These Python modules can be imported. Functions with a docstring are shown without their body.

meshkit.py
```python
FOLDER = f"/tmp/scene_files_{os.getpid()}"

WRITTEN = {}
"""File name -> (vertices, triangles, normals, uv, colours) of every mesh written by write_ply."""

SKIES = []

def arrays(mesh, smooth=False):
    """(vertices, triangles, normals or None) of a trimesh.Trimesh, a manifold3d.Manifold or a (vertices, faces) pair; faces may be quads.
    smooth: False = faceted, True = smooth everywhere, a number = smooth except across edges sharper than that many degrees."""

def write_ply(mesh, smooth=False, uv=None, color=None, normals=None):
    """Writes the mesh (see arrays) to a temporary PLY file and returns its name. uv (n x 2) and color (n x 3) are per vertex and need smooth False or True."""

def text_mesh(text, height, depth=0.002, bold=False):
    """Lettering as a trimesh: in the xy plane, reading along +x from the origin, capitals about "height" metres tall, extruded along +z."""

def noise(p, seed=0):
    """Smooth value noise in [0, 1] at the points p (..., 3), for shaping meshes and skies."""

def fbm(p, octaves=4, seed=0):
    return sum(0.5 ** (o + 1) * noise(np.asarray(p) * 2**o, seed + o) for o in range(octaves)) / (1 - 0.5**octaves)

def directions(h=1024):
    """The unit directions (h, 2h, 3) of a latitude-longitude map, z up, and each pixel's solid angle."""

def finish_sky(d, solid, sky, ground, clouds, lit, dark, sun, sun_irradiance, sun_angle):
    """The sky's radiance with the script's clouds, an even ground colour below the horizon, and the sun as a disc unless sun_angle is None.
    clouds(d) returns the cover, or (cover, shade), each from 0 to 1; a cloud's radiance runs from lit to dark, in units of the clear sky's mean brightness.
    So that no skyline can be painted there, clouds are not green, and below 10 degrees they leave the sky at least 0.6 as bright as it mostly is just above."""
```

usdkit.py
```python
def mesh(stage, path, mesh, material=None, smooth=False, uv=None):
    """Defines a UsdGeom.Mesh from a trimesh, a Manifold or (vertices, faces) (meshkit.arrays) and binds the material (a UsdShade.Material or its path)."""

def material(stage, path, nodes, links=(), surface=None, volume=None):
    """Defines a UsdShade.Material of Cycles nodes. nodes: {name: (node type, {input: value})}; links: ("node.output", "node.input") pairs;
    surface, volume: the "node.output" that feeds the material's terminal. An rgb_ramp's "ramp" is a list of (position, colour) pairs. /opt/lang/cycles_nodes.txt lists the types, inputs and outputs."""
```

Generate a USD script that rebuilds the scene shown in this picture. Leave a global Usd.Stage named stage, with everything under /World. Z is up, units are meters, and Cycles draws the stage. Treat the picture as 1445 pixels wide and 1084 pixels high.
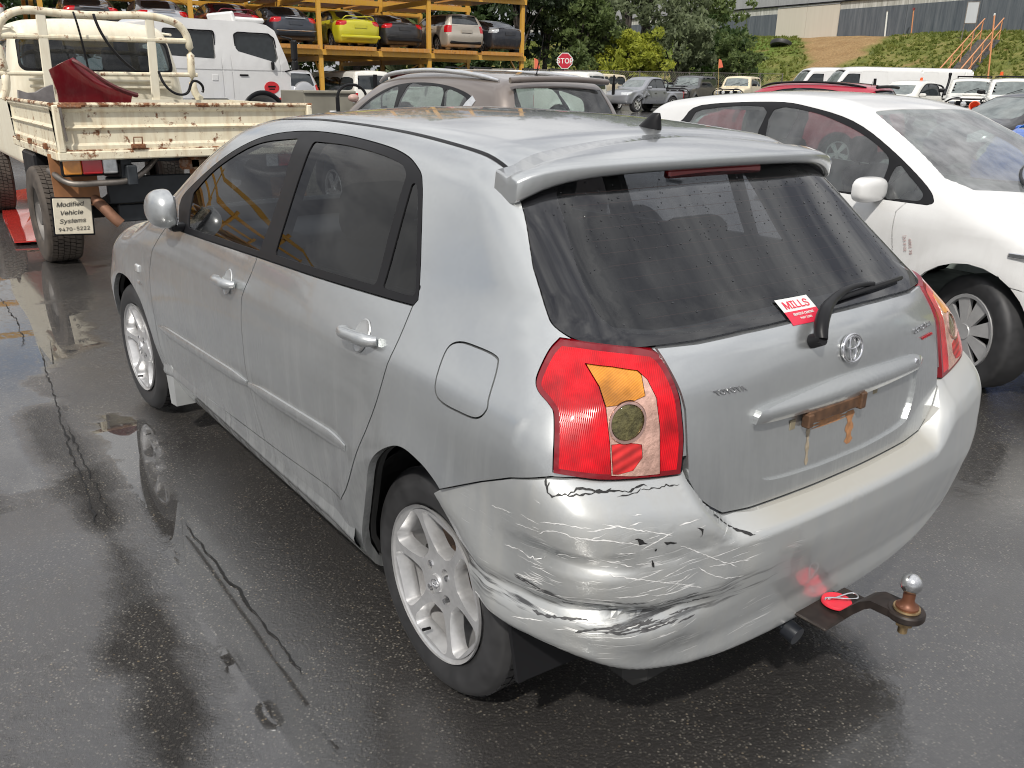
import math, random
import numpy as np, manifold3d as m3, trimesh, shapely
from scipy.interpolate import PchipInterpolator
from shapely.geometry import Polygon, Point, LineString, box as sbox
from shapely import affinity
from pxr import Usd, UsdGeom, UsdLux, UsdShade, Sdf, Gf, Vt
import usdkit, meshkit

rng = np.random.default_rng(7); random.seed(7)
stage = Usd.Stage.CreateInMemory()
UsdGeom.SetStageUpAxis(stage, UsdGeom.Tokens.z); UsdGeom.SetStageMetersPerUnit(stage, 1.0)
UsdGeom.Xform.Define(stage, '/World'); UsdGeom.Scope.Define(stage, '/World/Looks')

# ------------------------------------------------------------------ camera, sky, sun, exposure
EYE = np.array([-2.9398, 1.7841, 1.5549]); YAW, PITCH, ROLL = -0.6551, -0.3402, 0.0178
FOCAL_PX = 1194.0                      # for a picture 1445 wide
def camera():
    f = np.array([math.cos(PITCH) * math.cos(YAW), math.cos(PITCH) * math.sin(YAW), math.sin(PITCH)])
    r = np.cross(f, [0, 0, 1]); r /= np.linalg.norm(r); u = np.cross(r, f)
    c, s = math.cos(ROLL), math.sin(ROLL); r, u = c * r + s * u, -s * r + c * u
    cam = UsdGeom.Camera.Define(stage, '/World/camera')
    m = Gf.Matrix4d(); 
    for i, row in enumerate((r, u, -f)): m.SetRow(i, Gf.Vec4d(*row, 0))
    m.SetRow(3, Gf.Vec4d(*EYE, 1)); cam.AddTransformOp().Set(m)
    cam.CreateHorizontalApertureAttr(36.0); cam.CreateVerticalApertureAttr(36.0 * 1084 / 1445)
    cam.CreateFocalLengthAttr(36.0 * FOCAL_PX / 1445); cam.CreateClippingRangeAttr(Gf.Vec2f(0.05, 4000))
    cam.CreateExposureAttr(EXPOSURE)
    return f, r, u
EXPOSURE = 0.18
SUN_AZ, SUN_EL = math.radians(128), math.radians(48)     # azimuth measured from +x towards +y
SUN = np.array([math.cos(SUN_EL) * math.cos(SUN_AZ), math.cos(SUN_EL) * math.sin(SUN_AZ), math.sin(SUN_EL)])
SKY_STRENGTH, SUN_INTENSITY, SUN_ANGLE = 0.12, 0.85, 2.0
CAM_F, CAM_R, CAM_U = camera()

dome = UsdLux.DomeLight.Define(stage, '/World/sky')
sky_mat = usdkit.material(stage, '/World/Looks/sky_material', {
    'sky': ('sky_texture', {'sky_type': 'single_scattering', 'sun_disc': False, 'sun_elevation': SUN_EL, 'sun_rotation': math.atan2(SUN[0], SUN[1]), 'aerosol_density': 1.5}),
    'tc': ('texture_coordinate', {}),
    'mp': ('mapping', {'scale': (1.0, 1.0, 2.2)}),
    'n': ('noise_texture', {'scale': 2.3, 'detail': 7, 'roughness': 0.58, 'distortion': 0.35}),
    'cover': ('rgb_ramp', {'ramp': [(0.24, (0, 0, 0)), (0.40, (1, 1, 1))]}),
    'n2': ('noise_texture', {'scale': 4.2, 'detail': 5, 'roughness': 0.55}),
    'tone': ('rgb_ramp', {'ramp': [(0.34, (0.34, 0.355, 0.41)), (0.64, (1.0, 1.0, 1.0))]}),
    'bw': ('rgb_to_bw', {}),
    'lift': ('math', {'math_type': 'multiply', 'value2': 1.0}),
    'floor': ('math', {'math_type': 'maximum'}),
    'sep': ('separate_xyz', {}), 'grad': ('map_range', {'from_min': 0.0, 'from_max': 1.0, 'to_min': 4.0, 'to_max': 12.5, 'clamp': True}),
    'cloud': ('mix_color', {'blend_type': 'multiply', 'fac': 1.0, 'use_clamp': False}),
    'mixed': ('mix_color', {'blend_type': 'mix', 'use_clamp': False}),
    'bg': ('background_shader', {'strength': SKY_STRENGTH})},
    [('tc.generated', 'mp.vector'), ('mp.vector', 'n.vector'), ('n.fac', 'cover.fac'), ('mp.vector', 'n2.vector'), ('n2.fac', 'tone.fac'),
     ('sky.color', 'bw.color'), ('bw.val', 'lift.value1'), ('tc.generated', 'sep.vector'), ('sep.z', 'grad.value'), ('lift.value', 'floor.value1'), ('grad.result', 'floor.value2'), ('tone.color', 'cloud.a'), ('floor.value', 'cloud.b'),
     ('cover.color', 'mixed.fac'), ('sky.color', 'mixed.a'), ('cloud.result', 'mixed.b'), ('mixed.result', 'bg.color')], surface='bg.background')
UsdShade.MaterialBindingAPI.Apply(dome.GetPrim()).Bind(sky_mat)
dome.GetPrim().SetCustomDataByKey('kind', 'structure')
sun = UsdLux.DistantLight.Define(stage, '/World/sun')
sun.CreateIntensityAttr(SUN_INTENSITY); sun.CreateAngleAttr(SUN_ANGLE); sun.CreateNormalizeAttr(True); sun.CreateColorAttr(Gf.Vec3f(1.0, 0.95, 0.88))
_z = SUN; _x = np.cross([0, 0, 1], _z); _x /= np.linalg.norm(_x); _y = np.cross(_z, _x)
_m = Gf.Matrix4d()
for _i, _row in enumerate((_x, _y, _z)): _m.SetRow(_i, Gf.Vec4d(*_row, 0))
sun.AddTransformOp().Set(_m)

# ------------------------------------------------------------------ names, things, meshes
_taken = {}
def numbered(parent, name):
    k = _taken.get((parent, name), 0); _taken[(parent, name)] = k + 1
    return f'{parent}/{name}' if k == 0 else f'{parent}/{name}_{k:03d}'
def say(prim, label=None, cat=None, group=None, kind=None):
    for k, v in (('label', label), ('category', cat), ('group', group), ('kind', kind)):
        if v: prim.SetCustomDataByKey(k, v)
def thing(name, label, cat, loc=(0, 0, 0), rot=0.0, group=None):
    """an Xform at the thing's base; rot in degrees about z"""
    p = numbered('/World', name); x = UsdGeom.Xform.Define(stage, p)
    x.AddTranslateOp().Set(Gf.Vec3d(*map(float, loc)))
    if rot: x.AddRotateZOp().Set(float(rot))
    say(x.GetPrim(), label, cat, group); return p
def copy_of(src, label, loc, rot=0.0, group=None, name=None):
    p0 = stage.GetPrimAtPath(src)
    p = numbered('/World', name or src.split('/')[-1].rstrip('0123456789').rstrip('_')); x = UsdGeom.Xform.Define(stage, p)
    x.GetPrim().GetReferences().AddInternalReference(src); x.GetPrim().SetInstanceable(True)
    x.ClearXformOpOrder(); 
    x.AddTranslateOp().Set(Gf.Vec3d(*map(float, loc))); x.AddRotateZOp().Set(float(rot)); say(x.GetPrim(), label, p0.GetCustomDataByKey('category'), group); return p
def put(parent, name, V, F, mat, N=None, label=None):
    p = numbered(parent, name); m = UsdGeom.Mesh.Define(stage, p)
    m.CreatePointsAttr(Vt.Vec3fArray.FromNumpy(np.ascontiguousarray(V, np.float32)))
    m.CreateFaceVertexCountsAttr(Vt.IntArray.FromNumpy(np.full(len(F), F.shape[1], np.int32)))
    m.CreateFaceVertexIndicesAttr(Vt.IntArray.FromNumpy(np.ascontiguousarray(F, np.int32).ravel()))
    m.CreateSubdivisionSchemeAttr('none')
    if N is not None:
        m.CreateNormalsAttr(Vt.Vec3fArray.FromNumpy(np.ascontiguousarray(N, np.float32))); m.SetNormalsInterpolation('vertex')
    UsdShade.MaterialBindingAPI.Apply(m.GetPrim()).Bind(mat)
    if label: say(m.GetPrim(), label)
    return p
def part(parent, name, mesh, mat, smooth=35, label=None):
    """mesh: trimesh, Manifold or (vertices, faces), or a list of them joined"""
    if isinstance(mesh, list): mesh = join(mesh)
    v, f, n = meshkit.arrays(mesh, smooth)
    return put(parent, name, v, f, mat, n, label)
def solo(name, mesh, mat, label=None, cat=None, group=None, kind=None, smooth=35):
    p = part('/World', name, mesh, mat, smooth); say(stage.GetPrimAtPath(p), label, cat, group, kind); return p
def tri(mesh):
    if isinstance(mesh, trimesh.Trimesh): return mesh
    v, f, _ = meshkit.arrays(mesh); return trimesh.Trimesh(v, f, process=False)
def join(ms): return trimesh.util.concatenate([tri(m) for m in ms])

# ------------------------------------------------------------------ little shapes
def bx(c, s, r=0.0, rot=None):
    """box by centre and size, edges chamfered by r"""
    s = np.asarray(s, float)
    if r > 0:
        h = s / 2; r = min(r, h.min() * 0.95); pts = []
        for sx in (-1, 1):
            for sy in (-1, 1):
                for sz in (-1, 1):
                    q = np.array([sx, sy, sz]) * h
                    for k in range(3):
                        e = np.array([sx, sy, sz]) * r; e[k] = 0; pts.append(q - e)
        m = m3.Manifold.hull_points(np.array(pts, np.float32)); m = tri(m)
    else: m = trimesh.creation.box(s)
    if rot is not None: m.apply_transform(trimesh.transformations.euler_matrix(*rot))
    m.apply_translation(c); return m
def rod(a, b, r, n=10, r2=None):
    a, b = np.asarray(a, float), np.asarray(b, float); L = np.linalg.norm(b - a)
    m = tri(m3.Manifold.cylinder(L, r, r if r2 is None else r2, n)); m.apply_transform(trimesh.geometry.align_vectors([0, 0, 1], (b - a) / L)); m.apply_translation(a); return m
def tube(pts, r, n=8, closed=False):
    """a round bar through points"""
    P = np.asarray(pts, float); K = len(P); T = np.gradient(P, axis=0); T /= np.maximum(np.linalg.norm(T, axis=1, keepdims=True), 1e-9)
    up = np.array([0, 0, 1.0]) if abs(T[:, 2]).mean() < 0.8 else np.array([1.0, 0, 0])
    U = np.cross(T, up); U /= np.maximum(np.linalg.norm(U, axis=1, keepdims=True), 1e-9); W = np.cross(U, T)
    th = np.linspace(0, 2 * np.pi, n, endpoint=False); R = np.broadcast_to(np.asarray(r, float), (K,))
    V = (P[:, None] + R[:, None, None] * (np.cos(th)[None, :, None] * U[:, None] + np.sin(th)[None, :, None] * W[:, None])).reshape(-1, 3)
    i, F = np.arange(n), []
    for k in range(K - 1):
        a, b = k * n + i, k * n + (i + 1) % n; F += [np.stack([a, b, b + n], 1), np.stack([a, b + n, a + n], 1)]
    F = np.concatenate(F + [np.stack([np.full(n - 2, 0), i[2:], i[1:-1]], 1), (K - 1) * n + np.stack([np.full(n - 2, 0), i[1:-1], i[2:]], 1)])
    return trimesh.Trimesh(V, F, process=False)
def spline(pts, n=8):
    P = np.asarray(pts, float); t = np.r_[0, np.cumsum(np.linalg.norm(np.diff(P, axis=0), axis=1))]
    if len(P) < 3: return P
    from scipy.interpolate import CubicSpline
    return CubicSpline(t, P)(np.linspace(0, t[-1], n * (len(P) - 1) + 1))
def lathe(profile, n=32, axis='y'):
    """(radius, along) pairs turned about an axis"""
    P = np.asarray(profile, float); th = np.linspace(0, 2 * np.pi, n, endpoint=False); K = len(P)
    V = np.stack([P[:, None, 0] * np.cos(th), np.broadcast_to(P[:, None, 1], (K, n)), P[:, None, 0] * np.sin(th)], -1).reshape(-1, 3)
    i, F = np.arange(n), []
    for k in range(K - 1):
        a, b = k * n + i, k * n + (i + 1) % n; F += [np.stack([a, a + n, b + n], 1), np.stack([a, b + n, b], 1)]
    m = trimesh.Trimesh(V, np.concatenate(F), process=False)
    if axis == 'z': m.apply_transform(trimesh.transformations.rotation_matrix(math.pi / 2, [1, 0, 0]))
    return m
def ext(pts, d, lo, hi):
    """polygon of 3-D points extruded along d between offsets lo and hi (measured along d from the origin)"""
    return prism(flat(pts, d), d, lo, hi)
def place(m, loc=(0, 0, 0), rot=(0, 0, 0)):
    m = tri(m).copy(); m.apply_transform(trimesh.transformations.euler_matrix(*rot)); m.apply_translation(loc); return m
def text_on(text, h, o, ux, uy, depth=0.0015, bold=True):
    """lettering whose middle stands at o, reading along ux, up along uy"""
    m = meshkit.text_mesh(text, h, depth, bold); b = m.bounds; m.apply_translation([-(b[0, 0] + b[1, 0]) / 2, -h / 2, 0])
    ux = np.asarray(ux, float); ux /= np.linalg.norm(ux); uy = np.asarray(uy, float); uy -= ux * (uy @ ux); uy /= np.linalg.norm(uy)
    T = np.eye(4); T[:3, 0], T[:3, 1], T[:3, 2], T[:3, 3] = ux, uy, np.cross(ux, uy), o; m.apply_transform(T); return m
# ---------------------------------------------------------------- car shapes as implicit solids
def tab(pts, n=801):
    """a smooth curve through (x, value) pairs as a lookup; value outside is held"""
    p = sorted(pts); xs = np.array([a for a, _ in p], float); ys = np.array([b for _, b in p], float)
    gx = np.linspace(xs[0], xs[-1], n); gy = PchipInterpolator(xs, ys)(gx); gd = np.gradient(gy, gx)
    x0, k = gx[0], (n - 1) / (gx[-1] - gx[0])
    def look(t):
        t0, dt = t, np.r_[np.diff(t), 0.0]
        def g(x):
            q = np.clip((np.asarray(x, float) - x0) * k, 0, n - 1); i = q.astype(np.int32); return t0[i] + (q - i) * dt[i]
        return g
    return look(gy), look(gd)

def smax(a, b, k):
    return np.maximum(a, b) + np.maximum(k - np.abs(a - b), 0) ** 2 / (4 * k)

class Shape:
    """f(p) < 0 inside. top: x->z on the centreline, crown, sec: z->half width, low/high: x->width factor below/above the belt,
    rear/front: z->x on the centreline, kr/kf: z->plan curvature"""
    def __init__(s, top, sec, low, high, rear, front, kr, kf, belt=0.95, crown=0.033, zb=0.18, flares=(), k_roof=0.09, k_rear=0.14, k_front=0.2, k_glass=0.07, k_bot=0.05, extra_w=None, extra=None, spine=(-1.3, 1.3, 0.78)):
        s.T, s.Td = tab(top); s.W, s.Wd = tab(sec); s.L, _ = tab(low); s.H, _ = tab(high)
        s.R, s.Rd = tab(rear); s.Fr, s.Frd = tab(front); s.kr, _ = tab(kr); s.kf, _ = tab(kf)
        s.zb2 = 0.0
        s.belt, s.crown, s.zb, s.flares, s.spine = belt, crown, zb, flares, spine
        s.k = (k_roof, k_rear, k_front, k_glass, k_bot); s.extra_w, s.extra = extra_w, extra
    def halfw(s, x, z):
        t = np.clip((z - s.belt + 0.15) / 0.30, 0, 1); t = t * t * (3 - 2 * t)
        w = s.W(z) * (s.L(x) * (1 - t) + s.H(x) * t)
        for (fx, fz, R, amp, wd) in s.flares:
            r = np.hypot(x - fx, z - fz)
            w = w + amp * np.exp(-((r - R) / wd) ** 2 * np.where(r > R, 1, 2.5)) * np.clip((z - 0.22) / 0.2, 0, 1)
        if s.extra_w is not None: w = w + s.extra_w(x, z)
        return w
    def xr(s, y, z): return s.R(z) + s.kr(z) * np.abs(y) ** 2.2
    def xf(s, y, z): return s.Fr(z) - s.kf(z) * np.abs(y) ** 2.2
    def f(s, p):
        x, y, z = p[..., 0], p[..., 1], p[..., 2]; ay = np.abs(y)
        side = (ay - s.halfw(x, z)) / np.sqrt(1 + s.Wd(z) ** 2)
        topd = s.Td(x)
        top = (z - (s.T(x) - s.crown * (ay / 0.56) ** 2)) / np.sqrt(1 + topd ** 2)
        rear = (s.xr(y, z) - x) / np.sqrt(1 + s.Rd(z) ** 2)
        front = (x - s.xf(y, z)) / np.sqrt(1 + s.Frd(z) ** 2)
        st = smax(side, top, s.k[0])
        g = np.clip((z - s.belt) / 0.15, 0, 1)
        kr = s.k[1] * (1 - g) + s.k[3] * g
        v = smax(smax(st, rear, kr), front, s.k[2])
        v = smax(v, s.zb + s.zb2 * y * y - z, s.k[4])
        if s.extra is not None: v = v + s.extra(p)
        return v
    def normal(s, p, e=2e-3):
        g = np.stack([s.f(p + np.eye(3)[k] * e) - s.f(p - np.eye(3)[k] * e) for k in range(3)], -1)
        return g / np.maximum(np.linalg.norm(g, axis=-1, keepdims=True), 1e-9)
    def skin(s, xs, n_ring, offset=0.0, caps=14, focus=None):
        """closed mesh of f = -offset: rays from a spine. xs: stations along the middle, n_ring: around, caps: steps over each end"""
        a, b, z0 = s.spine
        th = np.linspace(0, 2 * np.pi, n_ring, endpoint=False)
        if focus is not None: th = focus(th)
        ring = np.stack([0 * th, np.sin(th), np.cos(th)], 1)
        O, D = [], []
        for ph in np.linspace(np.pi / 2, 0, caps, endpoint=False)[1:]:
            O.append(np.tile([a, 0, z0], (n_ring, 1))); D.append(ring * np.cos(ph) + [-np.sin(ph), 0, 0])
        for x in xs:
            O.append(np.tile([x, 0, z0], (n_ring, 1))); D.append(ring)
        for ph in np.linspace(0, np.pi / 2, caps, endpoint=False)[1:]:
            O.append(np.tile([b, 0, z0], (n_ring, 1))); D.append(ring * np.cos(ph) + [np.sin(ph), 0, 0])
        m = len(O)
        O = np.concatenate(O + [np.array([[a, 0, z0], [b, 0, z0]])]); D = np.concatenate(D + [np.array([[-1., 0, 0], [1, 0, 0]])])
        lo = np.zeros(len(O)); hi = np.full(len(O), 2.4)
        # coarse march keeps the first crossing
        ts = np.linspace(0.15, 2.4, 36); first = np.full(len(O), -1.0)
        for t0, t1 in zip(ts[:-1], ts[1:]):
            todo = first < 0
            if not todo.any(): break
            out = s.f(O[todo] + D[todo] * t1) > -offset
            i = np.nonzero(todo)[0][out]; first[i] = t0; lo[i] = t0; hi[i] = t1
        for _ in range(14):
            mid = (lo + hi) / 2; out = s.f(O + D * mid[:, None]) > -offset
            hi = np.where(out, mid, hi); lo = np.where(out, lo, mid)
        V = O + D * ((lo + hi) / 2)[:, None]
        F = []
        i = np.arange(n_ring); j = (i + 1) % n_ring
        for k in range(m - 1):
            p, q = k * n_ring, (k + 1) * n_ring
            F.append(np.stack([p + i, q + i, q + j], 1)); F.append(np.stack([p + i, q + j, p + j], 1))
        ca, cb = m * n_ring, m * n_ring + 1
        F.append(np.stack([np.full(n_ring, ca), i, j], 1)); q = (m - 1) * n_ring
        F.append(np.stack([np.full(n_ring, cb), q + j, q + i], 1))
        F = np.concatenate(F)
        return V, F

def solid(V, F):
    def mk(F):
        return m3.Manifold(m3.Mesh(np.ascontiguousarray(V, np.float32), np.ascontiguousarray(F, np.uint32)))
    m = mk(F)
    if m.volume() < 0: m = mk(F[:, ::-1])
    return m

def basis(d):
    d = np.asarray(d, float) / np.linalg.norm(d); a = np.array([0, 0, 1.0]) if abs(d[2]) < 0.9 else np.array([1.0, 0, 0])
    u = np.cross(a, d); u /= np.linalg.norm(u); return u, np.cross(d, u), d

def prism(poly, d, lo, hi):
    """poly: shapely polygon in the (u, v) plane of basis(d); extruded along d from lo to hi"""
    u, v, d = basis(d); out = []
    for g in getattr(poly, "geoms", [poly]):
        if g.is_empty or g.area < 1e-7: continue
        cs = m3.CrossSection([np.asarray(g.exterior.coords)[:-1]] + [np.asarray(h.coords)[:-1] for h in g.interiors], m3.FillRule.EvenOdd)
        out.append(m3.Manifold.extrude(cs, hi - lo).translate((0, 0, lo)).transform(np.column_stack([u, v, d, np.zeros(3)])))
    return out[0] if len(out) == 1 else m3.Manifold.batch_boolean(out, m3.OpType.Add)

def flat(pts, d, r=0.0):
    """3-D points -> a polygon in basis(d), corners rounded by r"""
    u, v, _ = basis(d); p = np.asarray(pts, float)
    g = Polygon(np.stack([p @ u, p @ v], 1)).buffer(0)
    return round_poly(g, r)

def round_poly(g, r):
    if r > 0: g = g.buffer(-r, quad_segs=8).buffer(2 * r, quad_segs=8).buffer(-r, quad_segs=8)
    return g

def smooth_closed(pts, n=8, tension=0.5, sharp=()):
    """Catmull-Rom through closed points; indices in sharp stay corners"""
    P = np.asarray(pts, float); N = len(P); out = []
    for i in range(N):
        p0, p1, p2, p3 = P[(i - 1) % N], P[i], P[(i + 1) % N], P[(i + 2) % N]
        m1 = (p2 - p0) * tension; m2 = (p3 - p1) * tension
        if i in sharp: m1 = (p2 - p1)
        if (i + 1) % N in sharp: m2 = (p2 - p1)
        for t in np.linspace(0, 1, n, endpoint=False):
            h = (2 * t**3 - 3 * t**2 + 1, t**3 - 2 * t**2 + t, -2 * t**3 + 3 * t**2, t**3 - t**2)
            out.append(h[0] * p1 + h[1] * m1 + h[2] * p2 + h[3] * m2)
    return np.array(out)

def skin_normals(m, shapes, tol=2.5e-3, only=None):
    """arrays of a cut piece: vertices split where faces leave the skin, normals taken from the shape where they follow it.
    shapes: [(shape, offset)]"""
    mm = m.to_mesh(); v = np.asarray(mm.vert_properties[:, :3], float); F = np.asarray(mm.tri_verts, int)
    fn = np.cross(v[F[:, 1]] - v[F[:, 0]], v[F[:, 2]] - v[F[:, 0]]); A = np.linalg.norm(fn, axis=1); keep = A > 1e-12
    F, fn = F[keep], fn[keep] / A[keep][:, None]
    used = np.zeros(len(F), int); N = np.repeat(fn[:, None], 3, 1); seen = {}
    for k, (sh, off) in enumerate(shapes, 1):
        if id(sh) not in seen:
            val0 = sh.f(v); offs = np.array([o for q, o in shapes if q is sh]); near0 = (np.abs(val0[:, None] + offs) < tol).any(1); n = np.zeros_like(v)
            if near0.any(): n[near0] = sh.normal(v[near0])
            seen[id(sh)] = (val0, n)
        val0, n = seen[id(sh)]; near = np.abs(val0 + off) < tol
        ok = near[F].all(1) & ((n[F] * fn[:, None]).sum(-1) > 0.55).all(1) & (used == 0)
        used[ok] = k; N[ok] = n[F[ok]]
    if only is not None: F, N = F[used == only], N[used == only]
    return v[F].reshape(-1, 3), np.arange(len(F) * 3).reshape(-1, 3), N.reshape(-1, 3)

def weld(V, F, N):
    k = np.round(np.hstack([V * 2e4, N * 200])).astype(np.int64); h = k @ np.array([73856093, 19349663, 83492791, 2654435761, 805459861, 3674653429], np.int64)
    _, idx, inv = np.unique(h, return_index=True, return_inverse=True)
    return V[idx], inv.reshape(-1)[F], N[idx]
# ------------------------------------------------------------------ materials
_mats = {}
def mat(name, nodes, links, surface='p.BSDF'):
    if name not in _mats: _mats[name] = usdkit.material(stage, '/World/Looks/' + name, nodes, links, surface)
    return _mats[name]
def plain(name, color, rough=0.5, metal=0.0, coat=0.0, vary=0.12, scale=9.0, bump=0.0, spec=0.5, **kw):
    """one colour with a little mottling"""
    if name in _mats: return _mats[name]
    c = np.asarray(color, float)
    n = {'tc': ('texture_coordinate', {}), 'n': ('noise_texture', {'scale': scale, 'detail': 4, 'roughness': 0.6}),
         'r': ('rgb_ramp', {'ramp': [(0.25, tuple(np.clip(c * (1 - vary), 0, 1))), (0.75, tuple(np.clip(c * (1 + vary), 0, 1)))]}),
         'rr': ('map_range', {'from_min': 0.3, 'from_max': 0.7, 'to_min': max(rough * 0.85, 0.01), 'to_max': min(rough * 1.15, 1)}),
         'p': ('principled_bsdf', {'metallic': metal, 'coat_weight': coat, 'coat_roughness': 0.04, 'specular_ior_level': spec, **kw})}
    l = [('tc.object', 'n.vector'), ('n.fac', 'r.fac'), ('r.color', 'p.base_color'), ('n.fac', 'rr.value'), ('rr.result', 'p.roughness')]
    if bump:
        n['b'] = ('bump', {'strength': 1.0, 'distance': bump}); l += [('n.fac', 'b.height'), ('b.normal', 'p.normal')]
    return mat(name, n, l)
def paint(name, color, metal=0.0, rough=0.35, dirt=0.35, dirt_color=(0.17, 0.155, 0.13), coat=1.0, top=0.9):
    """car paint under clear coat; grime gathers low down and runs in streaks"""
    if name in _mats: return _mats[name]
    c = np.asarray(color, float)
    n = {'tc': ('texture_coordinate', {}), 'xyz': ('separate_xyz', {}),
         'm1': ('mapping', {'scale': (9, 9, 0.9)}), 'streak': ('noise_texture', {'scale': 2.0, 'detail': 5, 'roughness': 0.65}),
         'cloud': ('noise_texture', {'scale': 3.0, 'detail': 5, 'roughness': 0.6}), 'flake': ('noise_texture', {'scale': 900, 'detail': 1}),
         'low': ('map_range', {'from_min': top, 'from_max': 0.15, 'to_min': 0.0, 'to_max': 1.0, 'clamp': True}),
         'a': ('math', {'math_type': 'multiply'}), 'b': ('math', {'math_type': 'multiply_add', 'value2': 0.35, 'value3': 0.0}),
         'sr': ('map_range', {'from_min': 0.46, 'from_max': 0.70, 'to_min': 0.0, 'to_max': 1.0, 'clamp': True}),
         'cr': ('map_range', {'from_min': 0.40, 'from_max': 0.75, 'to_min': 0.0, 'to_max': 1.0, 'clamp': True}),
         'd': ('math', {'math_type': 'multiply', 'value2': dirt, 'use_clamp': True}),
         'fl': ('map_range', {'from_min': 0.3, 'from_max': 0.7, 'to_min': 0.93, 'to_max': 1.07}),
         'base': ('mix_color', {'blend_type': 'multiply', 'fac': 1.0, 'a': tuple(c), 'use_clamp': False}),
         'mixc': ('mix_color', {'b': dirt_color}),
         'rough': ('map_range', {'from_min': 0.0, 'from_max': 1.0, 'to_min': rough, 'to_max': 0.75}),
         'coat': ('map_range', {'from_min': 0.0, 'from_max': 0.6, 'to_min': coat, 'to_max': 0.15 * coat, 'clamp': True}),
         'met': ('map_range', {'from_min': 0.0, 'from_max': 1.0, 'to_min': metal, 'to_max': 0.0}),
         'orange': ('noise_texture', {'scale': 60, 'detail': 1}), 'bump': ('bump', {'strength': 0.25, 'distance': 0.0004}),
         'p': ('principled_bsdf', {'coat_roughness': 0.03, 'coat_ior': 1.5})}
    l = [('tc.object', 'xyz.vector'), ('tc.object', 'm1.vector'), ('m1.vector', 'streak.vector'), ('tc.object', 'cloud.vector'), ('tc.object', 'flake.vector'),
         ('xyz.z', 'low.value'), ('streak.fac', 'sr.value'), ('low.result', 'a.value1'), ('sr.result', 'a.value2'), ('cloud.fac', 'cr.value'),
         ('cr.result', 'b.value1'), ('a.value', 'b.value3'), ('b.value', 'd.value1'), ('flake.fac', 'fl.value'), ('fl.result', 'base.b'),
         ('base.result', 'mixc.a'), ('d.value', 'mixc.fac'), ('mixc.result', 'p.base_color'), ('d.value', 'rough.value'), ('rough.result', 'p.roughness'),
         ('d.value', 'coat.value'), ('coat.result', 'p.coat_weight'), ('d.value', 'met.value'), ('met.result', 'p.metallic'),
         ('tc.object', 'orange.vector'), ('orange.fac', 'bump.height'), ('bump.normal', 'p.coat_normal')]
    return mat(name, n, l)
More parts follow.
